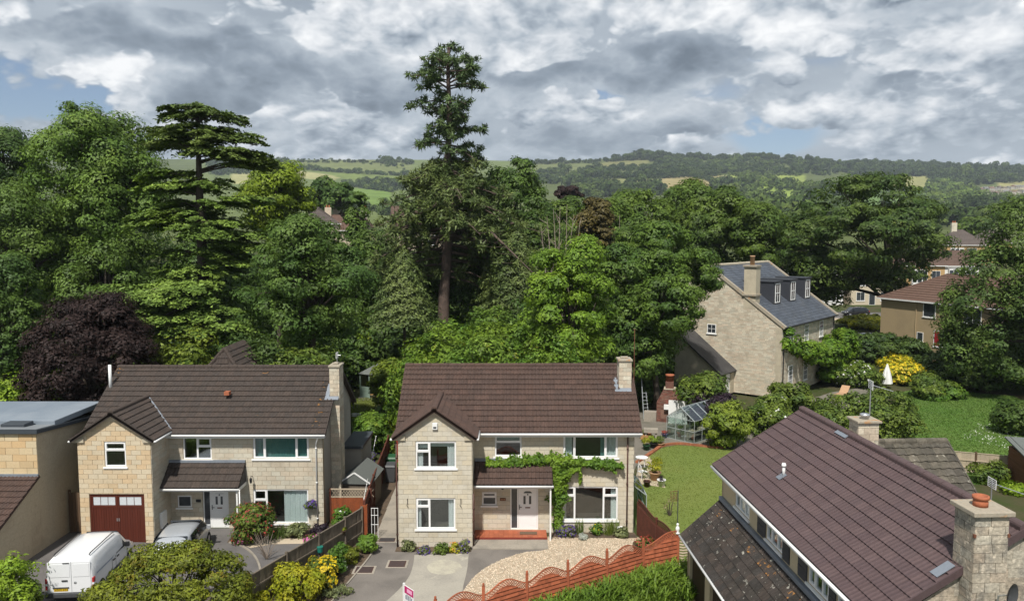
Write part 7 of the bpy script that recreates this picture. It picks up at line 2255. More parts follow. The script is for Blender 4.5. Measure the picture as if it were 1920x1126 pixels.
# ------------------------------------------------------------------ garden behind the middle house
def greenhouse():
    p = flat(1250, 820); t = thing('greenhouse', 'glass greenhouse with a silver frame behind the back lawn', 'greenhouse', (p.x, p.y, 0), R(-46))
    w, d, e, r = 2.25, 3.9, 1.55, 2.35
    m = MB(); B_ = lambda a, b, s=.03: m.bar(a, b, s)
    for x in (0, w):
        for y in np.linspace(0, d, 5): B_((x, y, 0), (x, y, e))
        for z in (0.03, .8, e): B_((x, 0, z), (x, d, z))
    for y in (0, d):
        for x in (w * .33, w * .67): B_((x, y, 0), (x, y, e + (r - e) * .66))
        for z in (.03, .8, e): B_((0, y, z), (w, y, z))
    for y in np.linspace(0, d, 5):
        B_((0, y, e), (w / 2, y, r), .045); B_((w, y, e), (w / 2, y, r), .045)
    B_((w / 2, 0, r), (w / 2, d, r), .05)
    m.build('frame', ALU, t)
    ys = np.linspace(0, d, 5)
    for i in range(4):
        for x in (0, w):
            MB().box(x - .004, x + .004, ys[i] + .03, ys[i + 1] - .03, .05, e - .03).build('pane', GLASS_GH, t)
        for s in (0, w):
            a, b = Vector((s, ys[i] + .03, e)), Vector((w / 2, ys[i] + .03, r)); q = Vector((0, ys[i + 1] - ys[i] - .06, 0)); z = Vector((0, 0, .012))
            MB().add([a + z, b + z, b + q + z, a + q + z], [(0, 1, 2, 3)]).build('roof_pane', GLASS_GH, t)
    for y in (0, d):
        for x0, x1 in ((.03, w * .33 - .03), (w * .33 + .03, w * .67 - .03), (w * .67 + .03, w - .03)):
            MB().box(x0, x1, y - .004, y + .004, .05, e - .03).build('pane', GLASS_GH, t)
    return t, p


gh_, ghp = greenhouse()
ghM = Matrix.Translation(ghp) @ Matrix.Rotation(R(-46), 4, 'Z')
stg = thing('plant_bench', 'slatted bench of pots inside the greenhouse', 'bench', ghM @ Vector((1.75, .3, 0)), R(-46))
MB().box(-.3, .3, 0, 3.2, .68, .72).build('top', FENCE_PALE, stg)
for x in (-.27, .23):
    for y in (.05, 3.1): MB().box(x, x + .05, y, y + .05, 0, .68).build('leg', FENCE_PALE, stg)


def pot(label, loc, r, h, mat, plant=None, ph=.4, n=500, name='plant_pot', group=None):
    t = thing(name, label, 'plant pot', loc, 0, group)
    MB().lathe([(r * .7, 0), (r * .95, h * .88), (r * 1.08, h * .88), (r * 1.08, h), (r * .92, h), (r * .9, h * .9)], 16).build('pot', mat, t, True)
    MB().lathe([(r * .9, h * .85), (r * .5, h * .9)], 12).build('soil', SOIL, t)
    if plant:
        rg = nrg(); P, N, S_, C = crown(rg, lobes_of(rg, (0, 0, h + ph * .5), (r * 1.3, r * 1.3, ph * .55), 5, (.45, .6), .5), n, .07, r * .45, 30, .8)
        foliage('plant', P, N, S_, LF[plant], t, rg)
    return t


def fp(u, v, z=0.0):
    return tuple(flat(u, v, z))


GP = 'pots in the garden behind the middle house'
pot('large clay pot with a yellow green plant at the edge of the lawn', fp(1228, 899), .34, .48, CLAYPOT, 'gold', .75, 900, group=GP)
pot('white glazed pot standing on the paved corner of the lawn', fp(1240, 911), .24, .40, WHITE, 'purple', .1, 120, group=GP)
pot('dark pot with a spindly plant, beside the large clay pot', fp(1213, 912), .2, .36, PIPE_BR, 'lavender', .8, 240, group=GP)
pot('dark green pot with bright leaves by the brick edging', fp(1212, 843), .25, .36, BIN_GN, 'gold', .5, 420, group=GP)
pot('black pot with yellow green leaves on the brick edging', fp(1225, 839), .26, .34, BLACK, 'bright', .45, 420, group=GP)
pot('blue glazed pot beside the greenhouse corner', fp(1246, 820), .22, .3, PAINT_NAVY, 'red', .18, 160, group=GP)
pot('terracotta trough of seedlings by the middle house corner', fp(1211, 818), .38, .24, TERRACOTTA, 'shrub', .2, 260, group=GP)
pot('wide clay bowl of straggly plants before the brick barbecue', fp(1236, 836), .34, .24, CLAYPOT, 'shrub', .42, 420, group=GP)
pot('clay pot inside the greenhouse, near its door', tuple(ghM @ Vector((.5, .9, 0))), .2, .3, TERRACOTTA, 'shrub', .5, 300, group=GP)
pot('white pot inside the greenhouse, in the near corner', tuple(ghM @ Vector((1.1, .45, 0))), .17, .28, WHITE, 'shrub', .3, 220, group=GP)
pot('terracotta pot on the greenhouse bench', tuple(ghM @ Vector((1.75, 2.4, .72))), .18, .28, TERRACOTTA, 'red', .2, 160, group=GP)
pot('black pot on the greenhouse bench, near end', tuple(ghM @ Vector((1.75, .9, .72))), .16, .25, BLACK, 'shrub', .4, 260, group=GP)


def barbecue():
    p = flat(1231, 790); t = thing('brick_barbecue', 'old brick garden fireplace with a tapering stack and a white side, left of the greenhouse', 'fireplace', (p.x, p.y, 0), R(-14))
    w, d = 1.75, 1.1
    core = MB().box(.02, w - .02, .02, d, 0, 1.5); core.add([(.02, .02, 1.5), (w - .02, .02, 1.5), (w - .02, d, 1.5), (.02, d, 1.5), (.5, .15, 2.5), (w - .4, .15, 2.5), (w - .4, d - .1, 2.5), (.5, d - .1, 2.5)], [(0, 1, 5, 4), (1, 2, 6, 5), (2, 3, 7, 6), (3, 0, 4, 7)])
    core.box(.62, w - .52, .22, d - .2, 2.5, 3.1)
    c_ = core.build('core', BRICK, t)
    F1 = wall_frame(0, 0, 0, 1, 0)
    masonry(c_, 'brick', F1, [(0, 0), (w, 0), (w, 1.5), (0, 1.5)], [(.3, 1.0, .3, 1.0)], BRICK, .085, .24, limit=90, rng=random.Random(50), proud=.012)
    sl1 = FR((0, .0, 1.5), (1, 0, 0), (0, .15, 1.0)); masonry(c_, 'brick', sl1, [(0, 0), (w, 0), (w - .4, 1.01), (.5, 1.01)], [], BRICK, .085, .24, limit=70, rng=random.Random(51), proud=.012)
    lf_ = FR((0, d, 0), (0, -1, 0), (0, 0, 1)); masonry(c_, 'brick', lf_, [(0, 0), (d, 0), (d, 1.5), (0, 1.5)], [], BRICK, .085, .24, limit=40, rng=random.Random(52), proud=.012)
    MB().box(.5, w - .38, .1, d - .08, 2.505, 2.58).build('ledge', STONE_DRESS, c_)
    MB().lathe([(.30, 0), (.30, .5), (.34, .5), (.34, .62), (.24, .62)], 14, (w / 2 + .05, d / 2, 3.0)).build('chimney_pot', TERRACOTTA, c_, True)
    MB().box(w - .85, w + .55, -.34, -.06, 0, 1.75).box(w - 1.2, w - .85, -.3, -.06, 1.05, 1.4).build('white_wing_wall', WHITE, t)
    MB().box(-.95, -.02, -.2, .5, 0, .75).build('side_worktop', CONCRETE2, t)


barbecue()
ld = thing('ladder', 'pale aluminium ladder leaning by the bushes behind the middle chimney', 'ladder', fp(1207, 785), R(14))
m = MB()
for x in (0, .42): m.bar((x, 0, 0), (x + .06, .75, 3.4 if x == 0 else 2.0), .05)
m.build('rail', ALU, ld)
for i in range(7):
    z = .28 * (i + 1); MB().bar((.01, .75 * z / 3.4, z), (.44, .75 * z / 3.4, z), .035).build('rung', ALU, ld)
# old sink, table and clutter left of the greenhouse
sk = thing('stone_trough', 'grey stone trough on feet beside the greenhouse', 'trough', fp(1220, 822), R(-10))
MB().box(-.5, .5, -.25, .25, .45, .75).build('basin', CONCRETE2, sk, bevel=.03)
for x in (-.4, .3): MB().box(x, x + .12, -.15, .15, 0, .45).build('foot', CONCRETE2, sk)
tag(MB().box(-.45, .45, -.16, .16, 0, .26).build('timber_box', WOODIN, loc=fp(1212, 822)), 'small orange timber planter box by the house corner', 'planter')
wd = thing('garden_table', 'small white garden table by the right wall of the middle house', 'table', fp(1203, 878))
MB().lathe([(.38, .70), (.38, .73)], 18).build('top', WHITE, wd)
for a in (0.5, 2.1, 3.7, 5.2): MB().bar((.28 * math.cos(a), .28 * math.sin(a), 0), (.22 * math.cos(a), .22 * math.sin(a), .7), .03).build('leg', WHITE, wd)
wc_ = thing('garden_chair', 'white metal garden chair between the table and the cold frame', 'chair', fp(1204, 897), R(120))
MB().box(-.22, .22, -.22, .22, .43, .46).build('seat', WHITE, wc_)
m = MB().tube([(-.22, .22, .45), (-.2, .26, .85), (0, .28, .95), (.2, .26, .85), (.22, .22, .45)], .018, 6)
for x in (-.12, 0, .12): m.tube([(x, .22, .46), (x, .27, .92)], .01, 5)
m.build('backrest', WHITE, wc_, True)
for x in (-.2, .2):
    for y in (-.2, .2): MB().tube([(x, y, 0), (x, y, .44)], .018, 6).build('leg', WHITE, wc_)
cf = thing('lean_to_frame', 'small lean-to glass frame against the right wall of the middle house', 'cold frame', (5.92, 37.4, 0))
m = MB()
for y in (0, 1.3, 2.6):
    m.bar((.02, y, 0), (.02, y, 2.0), .035); m.bar((.75, y, 0), (.75, y, 1.45), .035); m.bar((.02, y, 2.0), (.75, y, 1.45), .04)
for x, z in ((.02, 2.0), (.75, 1.45), (.75, .03), (.75, .75)): m.bar((x, 0, z), (x, 2.6, z), .035)
m.build('frame', ALU, cf)
for y in (0, 1.3):
    MB().box(.745, .755, y + .03, y + 1.27, .05, 1.42).build('pane', GLASS_GH, cf); MB().add([(.02, y + .03, 2.0), (.75, y + .03, 1.45), (.75, y + 1.27, 1.45), (.02, y + 1.27, 2.0)], [(0, 1, 2, 3)]).build('roof_pane', GLASS_GH, cf)
MB().add([(.04, 0, .05), (.74, 0, .05), (.74, 0, 1.43), (.04, 0, 1.97)], [(0, 1, 2, 3)]).build('end_pane', GLASS_GH, cf)
# bird feeding station and small dead shrub on the lawn
bf = thing('bird_feeder', 'rusty bird feeding pole with a hanging cage on the lawn', 'bird feeder', fp(1270, 998))
MB().tube([(0, 0, 0), (0, 0, 2.1)], .022, 6).build('pole', DKGREY, bf)
m = MB().tube([(-.36, 0, 2.02), (.02, 0, 2.08)], .014, 5)
for x in (-.34, -.20, -.06):
    m.tube([(x, -.1, 1.6), (x, -.1, 2.02)], .008, 4).tube([(x, .1, 1.6), (x, .1, 2.02)], .008, 4)
for z in (1.6, 1.75, 1.9): m.tube([(-.34, -.1, z), (-.06, -.1, z), (-.06, .1, z), (-.34, .1, z), (-.34, -.1, z)], .008, 4)
m.build('cage', RUST, bf)
shrub('young_shrub', 'thin bare young shrub on the lawn left of the bird feeder', 1256, 966, 0, .7, 1.1, 'straw', 90, cat='shrub', lobes=5, z=0, size=.06)
st = thing('white_figurine', 'small white figurine on the corner of the red fence', 'figurine', (7.0, 31.75, 1.73))
MB().lathe([(.10, 0), (.10, .04), (.05, .06), (.075, .14), (.09, .22), (.06, .30), (.03, .33), (.055, .37), (.05, .43), (.0, .46)], 14).build('body', WHITE, st, True)
tb = thing('planter_tub', 'round wooden tub of red flowers behind the right end of the red fence', 'planter', (5.95, 33.6, 0))
MB().lathe([(.42, 0), (.52, .42), (.55, .42), (.55, .5), (.47, .5), (.45, .4)], 18).build('tub', FENCE_BR, tb, True)
rg = nrg(); P, N, S_, C = crown(rg, lobes_of(rg, (0, 0, .55), (.45, .45, .14), 6), 500, .07, .2, 30)
foliage('plant', P, N, S_, LF['shrub'], tb, rg); k_ = rg.choice(500, 110, replace=False); foliage('flowers', P[k_] + [0, 0, .05], N[k_], np.full(110, .08), LF['red'], tb, rg, .9)
wb = tag(MB().box(-.15, .15, -.1, .1, 0, .34).build('wall_box', WHITE, loc=(5.18, 36.1, .02), bevel=.03), 'small white box at the foot of the right hand front wall', 'box')
# brick edging of the lawn, brick by brick
be = thing('brick_edging', 'curved orange brick edging between lawn and garden patio', 'edging', fp(1230, 846)); be['kind'] = 'structure'; del be['category']
eo = Vector(fp(1230, 846))
pth = curve(fl_([(1196, 868), (1214, 856), (1229, 846), (1243, 837), (1270, 833), (1300, 835), (1330, 839), (1352, 840)]), 8)
bk = MB().box(0, .215, -.052, .052, 0, .13).mesh('brick'); bk.materials.append(BRICK_OR)
acc = 0
for row, off in ((0, 0.0), (1, .12)):
    acc = 0
    for p, q in zip(pth[:-1], pth[1:]):
        p, q = Vector((*p, 0)), Vector((*q, 0)); L = (q - p).length; d = (q - p).normalized(); s = -acc
        while s + .225 <= L + .225:
            if s >= -1e-6 or acc == 0:
                o = link(bk, 'brick', be); o.location = p + d * max(0, s) + Vector((-d.y, d.x, 0)) * off - eo * 1 + Vector((0, 0, 0)); o.rotation_euler = (0, 0, math.atan2(d.y, d.x) + random.uniform(-.03, .03))
            s += .225
            if s + .225 > L: break
        acc = 0

# rusty mast beside the middle chimney, and aerials
def aerial(name, label, loc, h, mat=METAL, boom=(.9, 0.0, -.1), n=7, grid=False, base=0.0):
    t = thing(name, label, 'aerial', loc)
    MB().tube([(0, 0, base), (0, 0, h)], .02, 6).build('mast', mat, t)
    b = Vector(boom); hd_ = Vector((0, 0, h - .05)); side = Vector((-b.y, b.x, 0)).normalized() if b.xy.length > .01 else Vector((0, 1, 0))
    m = MB().tube([hd_, hd_ + b], .012, 5)
    for i in range(n):
        c = hd_ + b * (i + .5) / n; m.tube([c - side * .13, c + side * .13], .007, 4)
    m.build('boom', mat, t)
    if grid:
        g_ = MB(); up = Vector((0, 0, 1))
        for i in range(6):
            z = -.14 + .056 * i; g_.tube([hd_ - side * .22 + up * z, hd_ + side * .22 + up * z], .012, 4)
        for s in (-.22, 0, .22): g_.tube([hd_ + side * s - up * .15, hd_ + side * s + up * .15], .012, 4)
        g_.build('reflector', WHITE, t)
    return t


p = spot(1189, 690, 41.6)
aerial('radio_mast', 'tall rusty mast rising behind the middle house chimney', (p.x, p.y, 0), spot(1190, 616, 41.6).z, RUST, (.02, .02, .02), 1)
p = spot(1160, 560, 74); aerial('pole', 'thin pale pole standing up among the trees behind the sunlit sycamore', (p.x, p.y, tz_(p.x, p.y)), spot(1160, 404, 74).z - tz_(p.x, p.y), BARK_DEAD, (.01, .01, .01), 1)
ha_loc = Vector((-20.06, 35.0, -.1))
aerial('small_aerial', 'small pale box aerial on the left house chimney', tuple(ha_loc + Vector((11.15, 4.0, 7.85))), .5, METAL, (.18, 0, 0), 4, True)
Mc = Matrix.Translation((9.035, 17.9, 0)) @ Matrix.Rotation(TH, 4, 'Z')
aerial('tv_aerial', 'white television aerial on the ridge chimney of the near house', tuple(Mc @ Vector((4.1, 9.0, 7.81))), 1.25, METAL, (.75, -.1, -.22), 8, True)
p = spot(1860, 905, 23.5)
aerial('tv_aerial', 'white grid television aerial beyond the near chimney at the right edge', (p.x, p.y, p.z - 1.5), 1.55, METAL, (1.6, -.1, -.55), 12, True)


def dish(label, loc, rz, r=.32, mat=DKGREY, arm=True):
    t = thing('satellite_dish', label, 'satellite dish', loc, rz)
    m = MB(); n = 18; rings = [(0, .0), (.4, .012), (.75, .045), (1, .09)]
    m.v = [(r * f * math.cos(2 * math.pi * i / n), -dpt, r * 1.12 * f * math.sin(2 * math.pi * i / n)) for f, dpt in rings for i in range(n)]
    for k in range(3):
        for i in range(n): m.f.append((k * n + i, k * n + (i + 1) % n, (k + 1) * n + (i + 1) % n, (k + 1) * n + i))
    m.v += [(x, y + .012, z) for x, y, z in m.v]; q = 4 * n
    m.f += [tuple(q + j for j in reversed(f)) for f in m.f[:3 * n]]
    m.build('dish', mat, t, True)
    MB().tube([(0, .02, 0), (0, .22, -.1), (0, .25, -.4)], .022, 6).build('bracket', METAL, t)
    a_ = MB().tube([(0, 0, -r), (0, -.35, -.1)], .012, 5).build('arm', METAL, t); MB().box(-.03, .03, -.43, -.33, -.13, -.07).build('receiver', WHITE, a_)
    return t


dish('dark satellite dish on the stone chimney breast of the near house', tuple(Mc @ Vector((2.40, -.80, 6.02))), R(35), .27)
p = flat(664, 777); dish('dark satellite dish standing on the small lawn before the summerhouse', (p.x, p.y, .95), R(-70), .42, LEADBLK)
hp_ = thing('hose_reel', 'white coiled hose lying below the satellite dish on the small lawn', 'hose', fp(668, 782))
MB().tube([(.35 * math.cos(a * .5), .22 * math.sin(a * .5), .06 + .012 * a) for a in range(26)], .03, 5).build('coil', WHITE, hp_, True)

# ------------------------------------------------------------------ sheds and bins
sh = thing('summerhouse', 'sage green corner summerhouse with a grey roof behind the small lawn', 'summerhouse', fp(676, 744), R(-8))
m = MB()
for a in ((0, 0), (.95, -.35), (2.3, -.1), (2.6, 1.8), (0, 1.9)):
    m.box(a[0] - .05, a[0] + .05, a[1] - .05, a[1] + .05, 0, 2.15)
m.build('post', SHED_GN, sh)
for z in range(9):
    MB().add([(0, -.0, .0 + z * .11), (.95, -.35, .0 + z * .11), (.95, -.35, .105 + z * .11), (0, 0, .105 + z * .11), (.02, .04, z * .11), (.95, -.30, z * .11), (.95, -.30, .1 + z * .11), (.02, .04, .1 + z * .11)],
             [(0, 1, 2, 3), (7, 6, 5, 4), (3, 2, 6, 7), (4, 5, 1, 0)]).build('cladding_board', SHED_GN, sh)
MB().add([(.05, -.02, 1.05), (.9, -.33, 1.05), (.9, -.33, 2.05), (.05, -.02, 2.05)], [(0, 1, 2, 3)]).build('side_window', GLASS_GH, sh)
MB().box(0, 2.6, 1.85, 1.92, 0, 2.15).build('back_wall', ROOM, sh); MB().box(-.05, .02, 0, 1.9, 0, 2.15).build('side_wall', SHED_GN, sh); MB().box(0, 2.5, 0, 1.9, .02, .1).build('floor', WOODIN, sh)
MB().add([(-.15, -.15, 2.12), (1.0, -.55, 2.12), (2.5, -.3, 2.12), (2.8, 2.0, 2.12), (-.15, 2.05, 2.12), (1.4, 1.2, 2.95)], [(0, 1, 5), (1, 2, 5), (2, 3, 5), (3, 4, 5), (4, 0, 5), (4, 3, 2, 1, 0)]).build('roof', FELT_GN, sh)
tag(MB().tube([(0, 0, .12), (.9, .1, .2), (1.0, .1, .65)], .06, 6).build('garden_bench', SHED_GN, loc=tuple(Vector(fp(690, 746)) + Vector((.1, .3, 0)))), 'curved green seat inside the summerhouse', 'bench')
sd = thing('garden_shed', 'small shed with a grey green felt roof squeezed beside the left house', 'shed', (-8.85, 38.9, 0), R(-4))
w, d, e, r = 1.55, 2.5, 1.62, 2.12
for z in range(13):
    hw_ = w if z * .15 < e else max(.1, w * (1 - (z * .15 + .1 - e) / (r - e)))
    MB().box(w / 2 - hw_ / 2, w / 2 + hw_ / 2, -.02, .02, z * .15, z * .15 + .142).build('cladding_board', FENCE_GY, sd)
MB().box(.02, w - .02, .02, d, 0, e).build('wall', FENCE_GY, sd)
MB().add([(-.12, -.12, e - .05), (w + .12, -.12, e - .05), (w + .12, d + .1, e - .05), (-.12, d + .1, e - .05), (w / 2, -.12, r + .06), (w / 2, d + .1, r + .06)], [(0, 4, 5, 3), (1, 2, 5, 4), (0, 1, 4), (2, 3, 5), (3, 2, 1, 0)]).build('roof', FELT_GN, sd)
MB().bar((-.12, -.13, e - .06), (w / 2, -.13, r + .04), .06).bar((w + .12, -.13, e - .06), (w / 2, -.13, r + .04), .06).build('bargeboard', WHITE, sd)


def bin_(label, loc, mat, rz=0):
    t = thing('wheelie_bin', label, 'bin', loc, rz)
    loft([[Vector((-.24, -.28, .05)), Vector((.24, -.28, .05)), Vector((.24, .26, .05)), Vector((-.24, .26, .05))], [Vector((-.29, -.34, .95)), Vector((.29, -.34, .95)), Vector((.29, .36, .95)), Vector((-.29, .36, .95))]]).build('body', mat, t)
    MB().add([(-.3, -.37, .955), (.3, -.37, .955), (.3, .40, .955), (-.3, .40, .955), (-.26, -.3, 1.04), (.26, -.3, 1.04), (.26, .36, 1.08), (-.26, .36, 1.08)], [(0, 1, 5, 4), (1, 2, 6, 5), (2, 3, 7, 6), (3, 0, 4, 7), (4, 5, 6, 7), (3, 2, 1, 0)]).build('lid', mat, t)
    for s in (-.24, .24): MB().tube([(s - .03, .3, .1), (s + .03, .3, .1)], .1, 10).build('wheel', BLACK, t)


bin_('dark grey wheelie bin at the end of the slab path', fp(733, 902), DKGREY); bin_('green wheelie bin behind the dark one by the middle house', fp(735, 886), BIN_GN)
tag(MB().box(0, 1.1, 0, .9, 0, 2.4).build('garden_store', pm('red painted boards', (.26, .04, .025), .7, .1, fine=.1), loc=(-7.3, 47.8, 0)), 'red boarded store behind the bins', 'store')
s2 = thing('garden_shed', 'brown boarded shed with a green grey roof at the right edge', 'shed', (28.2, 41.2, 0), R(-14))
for z in range(14): MB().box(0, 4.2, -.02 - .004 * (z % 2), .01, z * .15, z * .15 + .143).build('cladding_board', SHED_BR, s2)
for z in range(14): MB().box(-.02 - .004 * (z % 2), .01, .03, 3.0, z * .15, z * .15 + .143).build('cladding_board', SHED_BR, s2)
MB().box(.02, 4.2, .02, 3.0, 0, 2.1).build('wall', SHED_BR, s2)
MB().add([(-.2, -.25, 2.1), (4.4, -.25, 2.1), (4.4, 3.2, 2.5), (-.2, 3.2, 2.5), (-.2, -.25, 2.18), (4.4, -.25, 2.18), (4.4, 3.2, 2.58), (-.2, 3.2, 2.58)], [(3, 2, 1, 0), (4, 5, 6, 7), (0, 1, 5, 4), (1, 2, 6, 5), (2, 3, 7, 6), (3, 0, 4, 7)]).build('roof', FELT_GN, s2)
for i in range(6): MB().bar((.1 + i * .8, -.26, 2.19), (.1 + i * .8, 3.2, 2.59), .05).build('roof_batten', FELT_GN, s2)
# parasol and lounger in the stone house garden
pa = thing('parasol', 'closed white parasol standing before the yellow shrubs', 'parasol', fp(1662, 727))
MB().tube([(0, 0, 0), (0, 0, 2.3)], .03, 6).build('pole', WOODIN, pa); m = MB(); n = 16
m.v = [(r_ * (1 + .25 * (i % 2)) * math.cos(6.283 * i / n), r_ * (1 + .25 * (i % 2)) * math.sin(6.283 * i / n), z) for r_, z in ((.42, .45), (.34, 1.0), (.22, 1.6), (.03, 2.3)) for i in range(n)]
for k in range(3):
    for i in range(n): m.f.append((k * n + i, k * n + (i + 1) % n, (k + 1) * n + (i + 1) % n, (k + 1) * n + i))
m.build('canopy', WHITE, pa)
lg_ = thing('sun_lounger', 'tan garden lounger on the terrace of the stone house', 'lounger', fp(1571, 747), R(-40))
MB().add([(-.35, 0, .35), (.35, 0, .35), (.35, 1.4, .3), (-.35, 1.4, .3), (.35, 2.2, .85), (-.35, 2.2, .85), (-.35, 0, .28), (.35, 0, .28), (.35, 1.4, .22), (-.35, 1.4, .22), (.35, 2.2, .78), (-.35, 2.2, .78)], [(0, 1, 2, 3), (3, 2, 4, 5), (6, 9, 8, 7), (9, 11, 10, 8), (0, 6, 7, 1), (1, 7, 8, 2), (2, 8, 10, 4), (5, 11, 9, 3), (3, 9, 6, 0), (4, 10, 11, 5)]).build('seat', CLAYPOT, lg_)
for x in (-.3, .3):
    for y in (.15, 1.5): MB().box(x - .03, x + .03, y - .03, y + .03, 0, .3).build('leg', WOODIN, lg_)

# ------------------------------------------------------------------ planting near the houses
def climber(name, label, paths, mat, n, size, th_=.16, loc=(0, 0, 0), cat='climbing plant'):
    """leaves and stems along paths of (point, half width)"""
    rg = nrg(); t = thing(name, label, cat, loc); O = Vector(loc); st = MB(); P = []; N = []
    tot = sum(sum((Vector(a[0]) - Vector(b[0])).length * (a[1] + b[1]) for a, b in zip(pt[:-1], pt[1:])) for pt in paths)
    for pt in paths:
        st.tube([Vector(p) - O + Vector((0, .04, 0)) for p, _ in pt], [.035] * (len(pt) - 1) + [.012], 6)
        for (a, wa), (b, wb_) in zip(pt[:-1], pt[1:]):
            a, b = np.array(a, float), np.array(b, float); L = np.linalg.norm(b - a); k = int(n * L * (wa + wb_) / tot) + 1
            d = (b - a) / L; side = np.array([-d[2], 0, d[0]])
            f = rg.uniform(0, 1, k); w_ = wa + (wb_ - wa) * f; s = rg.normal(0, .48, k).clip(-1.2, 1.2)
            bump = 1 + .45 * np.sin(f * L * 7 + a[0] * 3) * np.sin(f * L * 3.1 + 1)
            q = a + f[:, None] * (b - a) + side * (s * w_ * bump)[:, None]
            q[:, 1] -= rg.uniform(.02, th_, k) * (1 + .8 * rg.random(k)) * (1.25 - np.abs(s) * .6)
            P.append(q - np.array(O)); nn = np.stack([rg.normal(0, .5, k), np.full(k, -.8), rg.normal(.45, .4, k)], 1); N.append(unit(nn))
    st.build('stem', BARK, t)
    P = np.concatenate(P); N = np.concatenate(N)
    foliage('foliage', P, N, rg.uniform(.7, 1.4, len(P)) * size, LF[mat], t, rg, .6)
    return t


Yw = 36.18
wp_ = lambda u, v: tuple(spot(u, v, Yw))
climber('climbing_plant', 'bright green climber trained across the front of the middle house and over its porch',
        [[(wp_(1046, 990), .12), (wp_(1046, 940), .34), (wp_(1047, 905), .36), (wp_(1044, 880), .34), (wp_(1040, 862), .3)], [(wp_(912, 866), .24), (wp_(950, 868), .24), (wp_(985, 864), .30), (wp_(1020, 860), .32), (wp_(1060, 862), .26), (wp_(1100, 867), .2), (wp_(1140, 869), .2), (wp_(1168, 872), .14)],
         [(wp_(1040, 900), .3), (wp_(1060, 884), .28), (wp_(1085, 874), .18)], [(wp_(1085, 872), .1), (wp_(1088, 890), .06), (wp_(1087, 906), .03)], [(wp_(1140, 868), .16), (wp_(1152, 882), .1)]], 'creeper', 7600, .115, .2, (2.2, 36.2, 0))
MD = Matrix.Translation((23.2, 66, .2)) @ Matrix.Rotation(math.atan2(.767, .641), 4, 'Z')


def creeperD():
    rg = nrg(); t = thing('climbing_plant', 'big green creeper bulging from the front of the slate roofed stone house', 'climbing plant', (23.2, 66, .2), math.atan2(.767, .641))
    L = [(6.2, -.9, 3.2, 1.7, 1.0, 1.0), (8.6, -1.2, 3.0, 2.0, 1.4, 1.6), (11.2, -1.3, 3.2, 2.1, 1.5, 2.0), (12.6, -1.2, 2.2, 1.7, 1.3, 2.0), (10.2, -1.2, 1.3, 1.9, 1.2, 1.3), (4.4, -.6, 3.7, 1.4, .6, .7), (2.6, -.4, 4.3, 1.0, .4, .6), (.75, -.3, 5.0, .5, .35, .9), (1.6, -.3, 4.2, .8, .35, .5)]
    L = [(a, b, c, d * .86, e * .86, f * .86) for a, b, c, d, e, f in L]
    P, N, S_, C = crown(rg, L, 18000, .25, .5, 60, .7)
    foliage('foliage', P, N, S_, LF['creeper'], t, rg)
    m = MB(); m.tube([(10.5, -.3, 0), (10.2, -.4, 1.5), (8, -.4, 2.8), (4.4, -.3, 3.6), (1.0, -.2, 4.6)], [.16, .12, .09, .06, .03], 6); m.build('stem', BARK, t)


creeperD()
# the small tree before the left house, cut by the bottom edge
rg = nrg(); ft = thing('small_tree', 'small yellow green tree with bronze tinged leaves hiding the silver car at the bottom edge', 'tree', (-12.35, 27.4, 0))
L = [(0, 0, 2.3, 1.9, 1.5, 1.15), (-1.6, -.2, 2.0, 1.4, 1.2, .95), (-2.5, -.4, 1.6, 1.2, 1.0, .7), (1.5, .1, 2.2, 1.5, 1.2, .95), (2.3, 0, 1.8, 1.0, 1.0, .75), (.6, .2, 3.0, 1.2, 1.0, .72), (-.8, .1, 2.9, 1.2, 1.0, .65), (0, -.6, 1.5, 2.3, 1.2, .9), (1.6, -.5, 1.4, 1.5, 1.1, .8)]
L = [tuple(c * k for c, k in zip(q, (.78, .85, .80, .80, .85, .80))) for q in L]
P, N, S_, C = crown(rg, L, 20000, .115, .36, 34, .5, .1, spread=.45)
foliage('crown', P, N, S_, LF['front'], ft, rg, .5)
trunk_mesh((0, 0, -.1), (0, 0, 2.4), .13, .05, [((0, 0, .9), (q[0] * .95, q[1] * .95, q[2]), .05) for q in L[1:]] + [((q[0] * .3, q[1] * .3, 1.4), tuple(q), .018) for q in C[rg.integers(0, len(C), 40)]], BARK, ft, rg, .05)
shrub('bright_shrub', 'vivid yellow green shrub in the bottom left corner', 12, 1165, 27.8, 2.1, 2.4, 'bright', 6500, lobes=9, px=3.0, z=0)
shrub('low_shrub', 'small green shrub at the bottom edge beside the vivid one', 62, 1150, 28.5, .9, 1.0, 'shrub', 700, lobes=6, px=3.0, z=0)
PL = 'plants in the bed along the grey fence'
shrub('yellow_flowered_shrub', 'rounded shrub covered in bright yellow flowers by the grey fence', 606, 1098, 0, 1.25, 1.15, 'shrub', 2600, PL, lobes=8, px=2.6, z=0, flowers=('yellow', 900, .085))
shrub('gold_leaved_shrub', 'yellow green shrub left of the yellow flowers, against the grey fence', 555, 1128, 0, 1.75, 1.35, 'gold', 5200, PL, lobes=9, px=2.8, z=0)
shrub('green_shrub', 'dark green shrub between the yellow flowers and the gold leaved shrub', 590, 1100, 0, .8, 1.05, 'shrub', 1500, PL, lobes=7, z=0)
shrub('rose_bush', 'green bush with a few white roses by the grey fence', 632, 1075, 0, .95, 1.35, 'laurel2', 2400, PL, lobes=7, z=0, flowers=('white', 9, .13))
shrub('bronze_shrub', 'bronze tinged bush between the white roses and the path', 658, 1052, 0, .8, .75, 'front', 1100, PL, lobes=6, z=0)
shrub('green_shrub', 'rounded green bush at the upper end of the grey fence', 688, 1036, 0, .85, .95, 'laurel2', 1900, PL, lobes=7, z=0)
shrub('low_plants', 'low grey green plants at the kerb of the flower bed', 625, 1115, 0, 1.1, .3, 'lavender', 600, PL, lobes=6, z=0)
